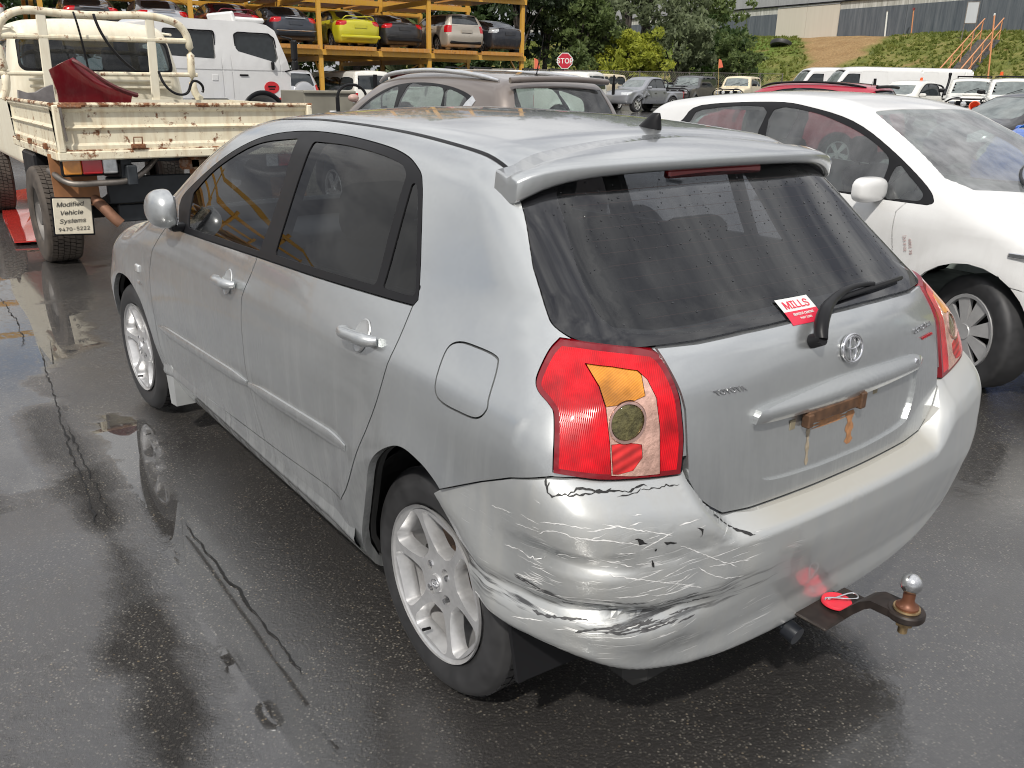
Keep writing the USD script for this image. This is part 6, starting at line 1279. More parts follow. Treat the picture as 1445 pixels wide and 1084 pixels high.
def beacon(x, y, z, m=None): return lambda C, SH, pm: part(C, 'beacon', place(lathe([(0, .12), (.045, .11), (.055, .02), (.06, 0)], 16, 'z'), (x, y, z)), m or plain('orange_beacon', (.70, .10, .02), .2))
def snorkel(s): return lambda C, SH, pm: part(C, 'snorkel', [tube(spline([(1.05, s * .88, 1.28), (.80, s * .87, 1.42), (.52, s * .82, 1.80), (.48, s * .82, 1.93)], 5), .045, 8), place(rbox((.14, .11, .12), .03), (.50, s * .82, 1.98))], M_black)
def rack_bar(C, SH, pm): part(C, 'roof_bar', [bx((x, 0, 1.925), (.05, 1.15, .035), .01) for x in (.05, -.9)] + [bx((x, y * .92, 1.90), (.05, .04, .06)) for x in (.05, -.9) for y in (.6, -.6)], M_black)
LC_SPEC = dict(shape=LCS, dlo=[(.58, 1.34), (.30, 1.70), (.20, 1.75), (-2.1, 1.76), (-2.2, 1.70), (-2.2, 1.36), (-2.1, 1.32)], dlo_sharp=(0, 1, 2, 3), panes=[[(.42, 1.38), (.18, 1.69), (-.25, 1.71), (-.27, 1.37)], [(-.40, 1.71), (-1.15, 1.71), (-1.15, 1.37), (-.40, 1.37)], [(-1.28, 1.71), (-2.08, 1.71), (-2.08, 1.38), (-1.28, 1.37)]], frame='paint',
    ws=[(.44, -.60), (.44, .60), (.80, .70), (.80, -.70)], ws_z=1.33, rw=[(0, 1.74), (-.60, 1.73), (-.64, 1.34), (0, 1.33)], rw_x=-2.0, arches=[(1.45, .40, .45), (-1.45, .40, .45)], wheels=[(1.45, .40, .27, .88), (-1.45, .40, .27, .88)], style='steel', cap=plain('white_steel', (.45, .45, .44), .5),
    seams=[[(.66, 1.3), (.66, .6), (-.34, .6), (-.34, 1.72)], [(-.34, .6), (-.9, .6), (-1.2, 1.0), (-1.2, 1.72)]], mirror=(.55, 1.0, 1.42), mirror_mat=M_black, tail=[(-2.3, .82, 1.15), (-2.3, .84, .8), (-2.44, .70, .8), (-2.44, .70, 1.15)], extra=[lc_front])
HLX = dict(LCS); HLX.update(top=[(-2.8, 1.10), (-1.05, 1.10), (-.98, 1.12), (-.82, 1.62), (-.7, 1.74), (-.2, 1.78), (.2, 1.75), (.5, 1.62), (.95, 1.32), (1.25, 1.18), (1.8, 1.12), (2.2, 1.02), (2.5, .85)], rear=[(.3, -2.5), (.6, -2.62), (1.1, -2.62), (1.3, -2.6)], front=[(.3, 2.3), (.6, 2.5), (.9, 2.5), (1.1, 2.4), (1.9, 1.9)], kf=[(.3, .22), (1.9, .25)], spine=(-2.0, 1.5, .78), k_roof=.06, belt=1.12, zb=.40)
HLX['sec'] = [(.3, .80), (.5, .86), (.8, .90), (1.05, .895), (1.15, .865), (1.4, .78), (1.65, .70), (1.8, .62)]
def tray_back(C, SH, pm):
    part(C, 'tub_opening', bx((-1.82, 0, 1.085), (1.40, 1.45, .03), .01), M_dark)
    part(C, 'sports_bar', tube(spline([(-1.15, .72, 1.10), (-1.25, .62, 1.55), (-1.30, 0, 1.60), (-1.25, -.62, 1.55), (-1.15, -.72, 1.10)], 6), .035, 8), M_black)
def crumple(C, SH, pm):
    """stove-in door and wing on the left side"""
    r = np.random.default_rng(3); m = trimesh.creation.icosphere(3); v = m.vertices; v *= [.55, .05, .24]; v[:, 1] += 0.09 * (meshkit.noise(v * [6, 1, 9] + 5, 2) - .5); part(C, 'crushed_panel', place(m, (1.0, .865, .86)), pm, 25)
    part(C, 'torn_guard', place(bx((0, 0, 0), (.50, .03, .16), .01), (1.35, .90, .70), (0.2, .5, .15)), pm, 25); part(C, 'dark_gash', place(rbox((.62, .05, .10), .03), (1.05, .90, .70), (0, .35, 0)), M_dark)
HLX_SPEC = dict(shape=HLX, dlo=[(.78, 1.20), (.45, 1.45), (.15, 1.62), (-.15, 1.66), (-.6, 1.65), (-.78, 1.58), (-.85, 1.20)], dlo_sharp=(0, 6), panes=[[(.62, 1.22), (.38, 1.44), (.15, 1.575), (-.02, 1.60), (-.04, 1.21)], [(-.12, 1.605), (-.55, 1.595), (-.68, 1.55), (-.74, 1.21), (-.12, 1.21)]],
    ws=[(.52, -.55), (.56, 0), (.52, .55), (.95, .66), (1.08, .5), (1.12, 0), (1.08, -.5), (.95, -.66)], ws_z=1.15, rw_top=None, arches=[(1.55, .38, .43), (-1.53, .38, .43)], wheels=[(1.55, .39, .26, .92), (-1.53, .39, .26, .92)], style='six', seams=[[(.86, 1.15), (.86, .55), (-.1, .52), (-.09, 1.18)], [(-.1, .52), (-.75, .55), (-.88, .9), (-.90, 1.2)], [(-1.02, 1.1), (-1.02, .55)]],
    head=[(1.95, .86, 1.0), (2.1, .86, .85), (2.42, .5, .85), (2.38, .45, .98)], tail=[(-2.45, .86, 1.05), (-2.45, .88, .70), (-2.62, .76, .70), (-2.62, .76, 1.05)], mirror=(.72, 1.0, 1.22), extra=[tray_back, handles([(.05, .95), (-.72, .97)], M_black), bar_at(2.46, 1.0, .20, .80, M_black, 'grille'), bar_at(2.46, 1.5, .12, .58, M_black, 'bumper')])
HLX_SPEC.pop('rw_top')
VAN = dict(
    top=[(-3.1, 2.44), (-2.5, 2.48), (0, 2.49), (1.2, 2.46), (1.5, 2.39), (1.75, 2.20), (2.1, 1.70), (2.3, 1.42), (2.5, 1.30), (2.9, 1.10)], sec=[(.25, .90), (.5, .97), (1.2, .985), (1.6, .95), (2.3, .88), (2.6, .82), (2.7, .76)], low=[(-3.1, .99), (2.0, 1.0), (2.9, .92)], high=[(-3.1, .985), (1.5, 1.0), (2.4, .93)],
    rear=[(.25, -2.9), (.6, -2.96), (2.0, -2.95), (2.6, -2.85)], front=[(.25, 2.7), (.6, 2.85), (.9, 2.80), (1.3, 2.6), (2.6, 1.6)], kr=[(.2, .03), (2.7, .05)], kf=[(.2, .25), (2.7, .2)], flares=(), k_roof=.10, k_rear=.08, k_glass=.08, belt=1.3, crown=.03, zb=.3, spine=(-2.2, 1.6, 1.1))
VAN_SPEC = dict(shape=VAN, dlo=[(2.05, 1.42), (1.65, 1.95), (1.45, 2.08), (.85, 2.08), (.85, 1.40)], dlo_sharp=(0, 3, 4), panes=[[(1.95, 1.46), (1.60, 1.93), (1.43, 2.04), (.92, 2.04), (.92, 1.45)]], ws=[(1.62, -.68), (1.62, .68), (2.2, .80), (2.36, .5), (2.42, 0), (2.36, -.5), (2.2, -.80)], ws_z=1.35, rw=[(0, 2.25), (-.72, 2.2), (-.75, 1.55), (0, 1.55)], rw_x=-2.6,
    arches=[(1.9, .36, .42), (-1.75, .36, .42)], wheels=[(1.9, .36, .23, .95), (-1.75, .36, .23, .95)], style='steel', cap=plain('white_steel', (.45, .45, .44), .5), seams=[[(.78, .5), (.78, 2.15), (1.5, 2.15)], [(.70, .5), (.70, 2.2), (-.75, 2.2), (-.75, .5)], [(-2.9, 1.25), (.6, 1.25)]], tail=[(-2.8, .93, 1.5), (-2.8, .95, 1.0), (-2.95, .85, 1.0), (-2.95, .85, 1.5)], head=[(2.3, .88, 1.1), (2.4, .9, .85), (2.75, .55, .8), (2.6, .5, 1.1)], mirror=(1.95, 1.12, 1.6), mirror_mat=M_black, extra=[])
EXP = dict(VAN); EXP.update(top=[(-2.4, 1.84), (-2.0, 1.87), (0, 1.88), (1.0, 1.85), (1.3, 1.78), (1.7, 1.45), (2.0, 1.10), (2.2, .95), (2.4, .8)], sec=[(.25, .78), (.5, .83), (1.0, .84), (1.2, .82), (1.6, .76), (1.8, .72), (1.9, .68)], rear=[(.25, -2.1), (.5, -2.2), (1.0, -2.18), (1.4, -2.12), (1.8, -2.02)], front=[(.25, 2.1), (.6, 2.3), (.9, 2.25), (1.9, 1.5)], belt=1.1, zb=.25, spine=(-1.5, 1.3, .85), k_roof=.08)
EXP_SPEC = dict(VAN_SPEC); EXP_SPEC.update(shape=EXP, dlo=[(1.55, 1.12), (1.25, 1.5), (1.1, 1.62), (-1.95, 1.62), (-1.98, 1.15)], dlo_sharp=(0, 2, 3, 4), panes=[[(1.45, 1.15), (1.2, 1.48), (1.08, 1.58), (.55, 1.58), (.55, 1.15)], [(.45, 1.58), (-.55, 1.58), (-.55, 1.16), (.45, 1.16)], [(-.65, 1.58), (-1.85, 1.57), (-1.88, 1.18), (-.65, 1.16)]], frame='paint', ws=[(1.15, -.58), (1.15, .58), (1.6, .68), (1.85, .4), (1.9, 0), (1.85, -.4), (1.6, -.68)], ws_z=1.05, rw=[(0, 1.70), (-.62, 1.68), (-.68, 1.18), (0, 1.17)], rw_x=-1.9,
    arches=[(1.35, .32, .38), (-1.2, .32, .38)], wheels=[(1.35, .32, .2, .80), (-1.2, .32, .2, .80)], seams=[[(1.6, 1.05), (1.5, .4), (.5, .4), (.5, 1.6)]], tail=[(-2.05, .80, 1.05), (-2.05, .82, .7), (-2.2, .72, .7), (-2.2, .72, 1.05)], head=[(1.9, .78, .95), (1.95, .8, .75), (2.25, .5, .72), (2.2, .5, .9)], mirror=(1.55, .95, 1.15), extra=[plate_at(-2.2, .72), bar_at(-2.24, 1.5, .14, .45, M_black, 'bumper', .08)])
PRA = dict(SUVS); PRA.update(top=[(-2.4, 1.82), (-1.5, 1.86), (-.3, 1.865), (.2, 1.83), (.45, 1.75), (1.0, 1.32), (1.2, 1.22), (1.8, 1.14), (2.3, .98)], sec=[(.25, .82), (.5, .90), (.9, .935), (1.15, .925), (1.25, .89), (1.5, .80), (1.75, .70), (1.9, .64)], rear=[(.25, -2.15), (.5, -2.26), (1.0, -2.26), (1.4, -2.17), (1.8, -2.0)], high=[(-2.4, .93), (-1.6, .97), (-.8, .99), (.2, 1.0), (1.3, .95), (2.3, .9)], kr=[(.1, .08), (1.9, .10)], k_rear=.12, belt=1.2, zb=.35, crown=.03, spine=(-1.5, 1.3, .95))
def spare(C, SH, pm): part(C, 'spare_wheel_cover', place(lathe([(0, .09), (.27, .085), (.36, .06), (.385, .02), (.385, -.14), (0, -.14)], 40), (-2.38, -.22, 1.05), (0, 0, math.pi / 2)), pm, 40)
PRA_SPEC = dict(SUV_SPEC); PRA_SPEC.update(shape=PRA, dlo=[(.85, 1.22), (.4, 1.58), (.2, 1.68), (-1.6, 1.70), (-1.9, 1.64), (-1.98, 1.28), (-1.85, 1.22)], dlo_sharp=(0, 4, 5), panes=[[(.7, 1.25), (.35, 1.55), (.15, 1.64), (-.15, 1.65), (-.17, 1.25)], [(-.25, 1.65), (-1.0, 1.65), (-1.02, 1.26), (-.25, 1.25)], [(-1.1, 1.65), (-1.75, 1.62), (-1.85, 1.30), (-1.1, 1.26)]], rw=[(0, 1.72), (-.58, 1.70), (-.68, 1.28), (0, 1.26)], rw_x=-1.9, tail=[(-2.0, .80, 1.35), (-1.95, .90, 1.3), (-1.95, .94, .95), (-2.25, .78, .95), (-2.2, .74, 1.3)], glass=M_farglass, screen=M_farscreen, glass_r=M_farglass, extra=[spare, plate_at(-2.28, .85), handles([(-.1, 1.05), (-.95, 1.07)])], mats={})
# ------------------------------------------------------------------ the cream tray truck on the left
def rusty(name, color, amount=0.5, edge=0.55):
    if name in _mats: return _mats[name]
    c = np.asarray(color, float)
    n = {'tc': ('texture_coordinate', {}), 'n': ('noise_texture', {'scale': 11, 'detail': 7, 'roughness': 0.7}), 'm': ('mapping', {'scale': (5, 5, 0.8)}), 's': ('noise_texture', {'scale': 3, 'detail': 5, 'roughness': 0.65}),
         'r': ('rgb_ramp', {'ramp': [(edge, (0, 0, 0)), (edge + 0.07, (1, 1, 1))]}), 'st': ('map_range', {'from_min': 0.45, 'from_max': 0.75, 'to_min': 0, 'to_max': amount, 'clamp': True}),
         'c1': ('mix_color', {'a': tuple(c), 'b': (0.42, 0.30, 0.17)}), 'rc': ('rgb_ramp', {'ramp': [(0.3, (0.10, 0.035, 0.015)), (0.7, (0.24, 0.10, 0.04))]}), 'n2': ('noise_texture', {'scale': 45, 'detail': 3}), 'c2': ('mix_color', {}), 'ro': ('map_range', {'to_min': 0.42, 'to_max': 0.85}), 'b': ('bump', {'strength': 0.6, 'distance': 0.003}), 'p': ('principled_bsdf', {})}
    l = [('tc.object', 'n.vector'), ('tc.object', 'm.vector'), ('m.vector', 's.vector'), ('n.fac', 'r.fac'), ('s.fac', 'st.value'), ('st.result', 'c1.fac'), ('c1.result', 'c2.a'), ('tc.object', 'n2.vector'), ('n2.fac', 'rc.fac'), ('rc.color', 'c2.b'), ('r.color', 'c2.fac'), ('c2.result', 'p.base_color'), ('r.color', 'ro.value'), ('ro.result', 'p.roughness'), ('n.fac', 'b.height'), ('b.normal', 'p.normal')]
    return mat(name, n, l)
M_cream = rusty('cream_paint', (0.70, 0.66, 0.53), 0.30, 0.66); M_creamr = rusty('cream_rusted', (0.70, 0.645, 0.49), 0.6, 0.575); M_chassis = plain('chassis_blue_black', (0.020, 0.024, 0.028), 0.5, vary=0.5)
def ribbed(a, b, z0, z1, n, depth=0.03, t=0.03):
    """pressed side panel from a to b (plan points), profile with two swages, facing n"""
    a, b, n = np.array([*a, 0.0]), np.array([*b, 0.0]), np.array([*n, 0.0]); h = z1 - z0
    prof = [(0.0, 0.0), (0.10, 0.0), (0.16, -0.5), (0.44, -0.5), (0.50, 0.35), (0.56, -0.5), (0.84, -0.5), (0.88, 0.2), (0.93, 0.6), (1.0, 0.6), (1.0, -1.2), (0.0, -1.2)]
    V = []; 
    for e in (a, b):
        for u_, w_ in prof: V.append(e + n * w_ * depth + [0, 0, z0 + u_ * h])
    m = len(prof); F = [(j, (j + 1) % m, m + (j + 1) % m) for j in range(m)] + [(j, m + (j + 1) % m, m + j) for j in range(m)]
    F += [(0, j + 1, j) for j in range(1, m - 1)] + [(m, m + j, m + j + 1) for j in range(1, m - 1)]
    t_ = trimesh.Trimesh(np.array(V), F, process=False); t_.fix_normals(); return t_
def ute():
    U = thing('tray_truck', 'cream rust-spotted tray truck with tubular headboard, seen from behind at left', 'truck', (0, 0, 0))
    yl, yr, x0, x1, zb, zt = 0.465, -1.665, 4.64, 6.70, 1.005, 1.345
    part(U, 'tailgate', ribbed((x0, yl), (x0, yr), zb, zt, (-1, 0)), M_creamr, 30)
    part(U, 'drop_side', ribbed((x0 + 0.04, yl), (x1, yl), zb, zt, (0, 1)), M_creamr, 30); part(U, 'drop_side', ribbed((x1, yr), (x0 + 0.04, yr), zb, zt, (0, -1)), M_creamr, 30)
    part(U, 'front_board', ribbed((x1, yr), (x1, yl), zb, zt, (1, 0)), M_cream, 30)
    part(U, 'tray_floor', bx(((x0 + x1) / 2, (yl + yr) / 2, 0.985), (x1 - x0 - 0.02, yl - yr - 0.02, 0.03)), M_chassis, False)
    part(U, 'tray_rail', [bx((x0 - 0.012, (yl + yr) / 2, 0.965), (0.06, yl - yr + 0.03, 0.07), 0.01)], M_creamr); part(U, 'tray_rail', bx(((x0 + x1) / 2, yl, 0.965), (x1 - x0, 0.05, 0.07), 0.01), M_creamr)
    ed = rusty('rusty_edge', (0.66, 0.58, 0.42), 0.8, 0.47)
    for z, r in ((zt + .004, .017), (zb - .002, .009)): part(U, 'gate_edge', rod((x0 - .02, yl, z), (x0 - .02, yr, z), r, 8), ed); part(U, 'side_edge', rod((x0, yl + .012, z), (x1, yl + .012, z), r, 8), ed)
    part(U, 'corner_post', bx((x0 - 0.02, yl - 0.02, 1.17), (0.05, 0.055, 0.36), 0.01), M_creamr); part(U, 'corner_post', bx((x0 - 0.02, yr + 0.03, 1.17), (0.05, 0.05, 0.36), 0.01), M_creamr)
    st = rusty('rust_steel', (0.20, 0.13, 0.09), 0.6, 0.45)
    part(U, 'corner_chain', tube([(x0 - 0.05, yl - 0.045, 1.33), (x0 - 0.056, yl - 0.05, 1.2), (x0 - 0.05, yl - 0.06, 1.08)], 0.011, 6), M_steel)
    for y in (-0.12, -1.2):
        part(U, 'gate_latch', [bx((x0 - 0.045, y, 1.03), (0.03, 0.11, 0.035), 0.006), tube([(x0 - 0.05, y - 0.03, 1.03), (x0 - 0.055, y - 0.035, 1.10), (x0 - 0.05, y + 0.03, 1.10), (x0 - 0.05, y + 0.035, 1.03)], 0.006, 6)], st)
    for x in (5.0, 5.7, 6.3): part(U, 'side_latch', bx((x, yl + 0.03, 1.02), (0.06, 0.03, 0.05), 0.006), st)
    part(U, 'gate_pin', rod((x0 - 0.035, yl - 0.03, 1.335), (x0 - 0.035, yl - 0.20, 1.335), 0.014, 8), st)
    # headboard
    hb = numbered(U, 'headboard'); UsdGeom.Xform.Define(stage, hb); xh = 6.72
    top = spline([(xh, 0.52, 1.345), (xh, 0.47, 1.75), (xh, 0.42, 2.03), (xh, 0.30, 2.115), (xh, 0.0, 2.13), (xh, -0.6, 2.135), (xh, -1.05, 2.13), (xh, -1.22, 2.06), (xh, -1.29, 1.85), (xh, -1.36, 1.345)], 6)
    part(hb, 'hoop', tube(top, 0.038, 10), M_creamr, 60)
    part(hb, 'cross_bar', rod((xh, 0.46, 1.905), (xh, -1.27, 1.925), 0.027, 10), M_creamr); part(hb, 'cross_bar', rod((xh, 0.50, 1.575), (xh, -1.34, 1.595), 0.022, 10), M_creamr)
    for y0, y1 in ((0.12, 0.06), (-0.87, -0.93)): part(hb, 'upright', place(bx((0, 0, 0), (0.025, 0.085, 0.80), 0.006), (xh - 0.01, (y0 + y1) / 2, 1.735), ((y0 - y1) / 0.8 * 0.4, 0, 0)), M_cream)
    # cab
    CS = Shape(top=[(6.85, 2.06), (7.1, 2.11), (7.6, 2.115), (8.1, 2.09), (8.3, 2.00), (8.55, 1.70), (8.75, 1.47), (8.9, 1.42), (9.6, 1.38), (10.1, 1.30)], sec=[(.55, .80), (.8, .845), (1.2, .85), (1.5, .83), (1.75, .79), (1.95, .745), (2.1, .70)], low=[(6.8, 1), (10.2, .96)], high=[(6.8, .985), (8, 1.0), (10, .97)],
        rear=[(.5, 6.98), (1.4, 6.96), (1.55, 6.965), (1.95, 7.03), (2.1, 7.08)], front=[(.5, 10.1), (1.0, 10.2), (1.3, 10.15), (2.1, 9.8)], kr=[(.5, .05), (2.1, .07)], kf=[(.5, .1), (2.1, .1)], k_roof=.10, k_rear=.16, k_glass=.14, belt=1.5, zb=.70, crown=.03, spine=(7.5, 9.5, 1.15))
    o, i_, g1, g2 = (solid(*CS.skin(np.arange(7.5, 9.51, .06), 150, off, 40)) for off in (0, .03, .006, .012))
    cy = -0.45; mv = lambda m: m.translate((0, cy, 0))
    RWp = prism(round_poly(Polygon([(-.74, 1.60), (.74, 1.60), (.72, 1.93), (-.72, 1.93)]), 0.07), XD, 6.5, 7.3); gl_in = prism(round_poly(Polygon([(-.715, 1.625), (.715, 1.625), (.695, 1.905), (-.695, 1.905)]), 0.06), XD, 6.5, 7.3)
    SW = sidepoly([(8.45, 1.52), (8.15, 1.92), (7.35, 1.95), (7.30, 1.52)], 1, (), .05); WSp = prism(toppoly([(8.30, -.62), (8.30, .62), (8.72, .72), (8.72, -.72)]), [0, 0, 1], 1.45, 2.6)
    sides = prism(SW, YD, .3, 1.2) + prism(SW, YD, -1.2, -.3)
    body = (o - i_) - RWp - sides - WSp - m3.Manifold.cylinder(2.4, .47, .47, 40).rotate((90, 0, 0)).translate((9.1, 1.2, .42))
    def pc(nm, m, mt):
        V, F, N = skin_normals(m, [(CS, 0), (CS, .03), (CS, .006), (CS, .012)], 2.5e-3, 3 if mt is cabglass else None); V, F, N = weld(V, F, N); put(U, nm, V + [0, cy, 0], F, mt, N)
    cabglass = glass('cab_glass', (.45, .52, .52), 1.5, .012, film=.04)
    pc('cab', body, M_cream); pc('window_rubber', (o - i_) ^ (RWp - gl_in), M_black); 
    pc('rear_window', (g1 - g2) ^ gl_in, cabglass); pc('side_window', (g1 - g2) ^ prism(SW, YD, .3, 1.2), cabglass); pc('side_window', (g1 - g2) ^ prism(SW, YD, -1.2, -.3), cabglass); pc('windscreen', (g1 - g2) ^ WSp, cabglass)
    part(U, 'cab_rib', [bx((6.945, cy, z), (.02, 1.36, .03), .008) for z in (1.52, 1.46)], M_cream); part(U, 'rain_gutter', tube([(7.0, cy + .74, 1.99), (7.6, cy + .77, 2.03), (8.2, cy + .75, 1.99)], .014, 6), M_cream); part(U, 'rain_gutter', tube([(7.0, cy - .74, 1.99), (7.6, cy - .77, 2.03), (8.2, cy - .75, 1.99)], .014, 6), M_cream)
    for y in (.38, -.38): part(U, 'seat', [place(rbox((.14, .50, .62), .05), (7.45, cy + y, 1.55), (0, -.12, 0)), place(rbox((.10, .26, .2), .04), (7.38, cy + y, 1.86))], M_seat)
    part(U, 'cab_floor', bx((8.0, cy, 1.02), (1.5, 1.4, .05)), M_undertray, False); part(U, 'dashboard', place(rbox((.3, 1.35, .22), .06), (8.55, cy, 1.42)), M_trimgrey)
    # running gear
    part(U, 'chassis', [bx((7.2, cy + s, .80), (5.2, .08, .16), .01) for s in (.40, -.50)], M_chassis); part(U, 'cross_member', bx((4.86, -.42, .66), (.05, 1.05, .22), .008), M_chassis); part(U, 'cross_member', bx((4.92, -.45, .46), (.06, .95, .15), .01), M_chassis)
    part(U, 'tow_plate', [bx((4.80, -.62, .86), (.05, .26, .10), .02), bx((4.80, -.62, .86), (.05, .10, .22), .02)], st)
    part(U, 'subframe', [bx((x, (yl + yr) / 2, .915), (.07, 1.9, .07), .01) for x in (4.9, 5.5, 6.1)] + [bx((5.7, y, .93), (2.0, .06, .06), .01) for y in (.1, -1.2)], M_chassis)
    part(U, 'bumper_bar', tube(spline([(6.2, .44, .80), (5.2, .46, .80), (4.80, .48, .80), (4.68, .42, .755), (4.66, .20, .745), (4.66, -.02, .755), (4.70, -.14, .80), (4.78, -.30, .925)], 8), .024, 8), M_steel, 60)
    part(U, 'bumper_bar', tube(spline([(6.2, -1.66, .80), (5.2, -1.68, .80), (4.80, -1.68, .80), (4.68, -1.62, .755), (4.66, -1.40, .745), (4.66, -1.18, .755), (4.70, -1.06, .80), (4.78, -.92, .925)], 8), .024, 8), M_steel, 60)
    for y in (.245, -1.42):
        L = numbered(U, 'tail_lamp'); UsdGeom.Xform.Define(stage, L)
        part(L, 'housing', bx((4.705, y, .885), (.05, .43, .17), .012), M_black)
        for dy, w, mt, nm in ((.135, .13, M_amber, 'amber_lens'), (-.01, .15, M_red_lens, 'red_lens'), (-.145, .11, M_clear_lens, 'clear_lens')): part(L, nm, bx((4.672, y + dy * (1 if y > 0 else -1), .885), (.03, w, .135), .008), mt)
    part(U, 'lamp_bracket', bx((4.70, -.03, .875), (.03, .085, .20), .004), M_chassis)
    part(U, 'tool_box', bx((6.05, .36, .70), (.62, .24, .42), .02), M_black); part(U, 'box_latch', bx((5.73, .37, .73), (.02, .05, .07), .005), M_chrome)
    brown = plain('rusty_rubber', (.22, .095, .035), .65, vary=.35, scale=6)
    part(U, 'mud_flap', place(bx((0, 0, 0), (.014, .34, .42), .003), (4.835, .345, .76), (0, .10, 0)), brown); part(U, 'mud_flap', place(bx((0, 0, 0), (.014, .34, .62), .003), (4.83, -1.48, .66), (0, .10, 0)), brown)
    F_ = numbered(U, 'flap_plate'); UsdGeom.Xform.Define(stage, F_); part(F_, 'plate', place(bx((0, 0, 0), (.012, .285, .285), .004), (4.80, .405, .475), (0.06, .06, 0)), plain('dirty_white_board', (.58, .53, .42), .6, vary=.18, scale=7)); part(F_, 'rim', [place(bx((.007, 0, 0), (.008, .31, .31), .004), (4.80, .405, .475), (0.06, .06, 0))], M_black)
    ink = plain('dark_ink', (.03, .028, .025), .6)
    for k, (t, h) in enumerate((('Modified', .036), ('Vehicle', .036), ('Systems', .036), ('9470-5222', .030))):
        z = .575 - .066 * k; part(F_, 'lettering', slant(text_on(t, h, (0, 0, 0), (0, -1, 0), (0, 0, 1), .001, False), .30 if k < 3 else 0.05).apply_translation([4.7925 - (.475 - z) * 0.06 - 0.0015, .405 + .008, z]), ink, False)
    part(U, 'exhaust', tube(spline([(5.0, .30, .62), (4.84, .22, .60), (4.76, .16, .52), (4.70, .07, .40)], 6), .045, 12), plain('rusty_exhaust', (.20, .10, .06), .6, metal=.4, vary=.4)); part(U, 'rear_axle', rod((5.50, .3, .42), (5.50, -1.5, .42), .07), M_undertray); part(U, 'differential', place(trimesh.creation.icosphere(2, .17), (5.48, -.6, .42)), M_undertray)
    for y in (.05, -1.1): part(U, 'leaf_spring', tube(spline([(4.95, y, .62), (5.5, y, .50), (6.1, y, .62)], 6), .035, 6), M_undertray)
    for y, s in ((.56, 1), (-1.69, -1)):
        for x in (5.52, 9.1):
            w = simple_wheel_at(U, x, y, .415, .285, s)
def slant(m, k):
    v = m.vertices; v[:, 1] -= k * v[:, 2]; m.vertices = v; return m
def simple_wheel_at(P, x, y, R, w, s):
    muddy = plain('muddy_tyre', (.062, .050, .040), .75, vary=.5, scale=9)
    wh = numbered(P, 'wheel'); UsdGeom.Xform.Define(stage, wh)
    side, tread = tyre_mesh(R, w, R * .56, 0.0, 48)
    T = lambda m: place(tri(m), (x, y, R - .005), (0, 0, 0 if s > 0 else math.pi))
    part(wh, 'tyre', [T(m) for m in side], muddy, 40); part(wh, 'tread', [T(m) for m in tread], muddy, 30)
    part(wh, 'rim', T(lathe([(0, -.02), (.09, -.02), (.10, -.06), (R * .36, -.055), (R * .46, -.10), (R * .54, -.06), (R * .57, -.01)], 32)), plain('grimy_steel', (.16, .15, .14), .6, metal=.3), 40)
    part(wh, 'hub_back', T(lathe([(R * .57, -.02), (R * .55, -.2), (0, -.22)], 24)), M_dark)
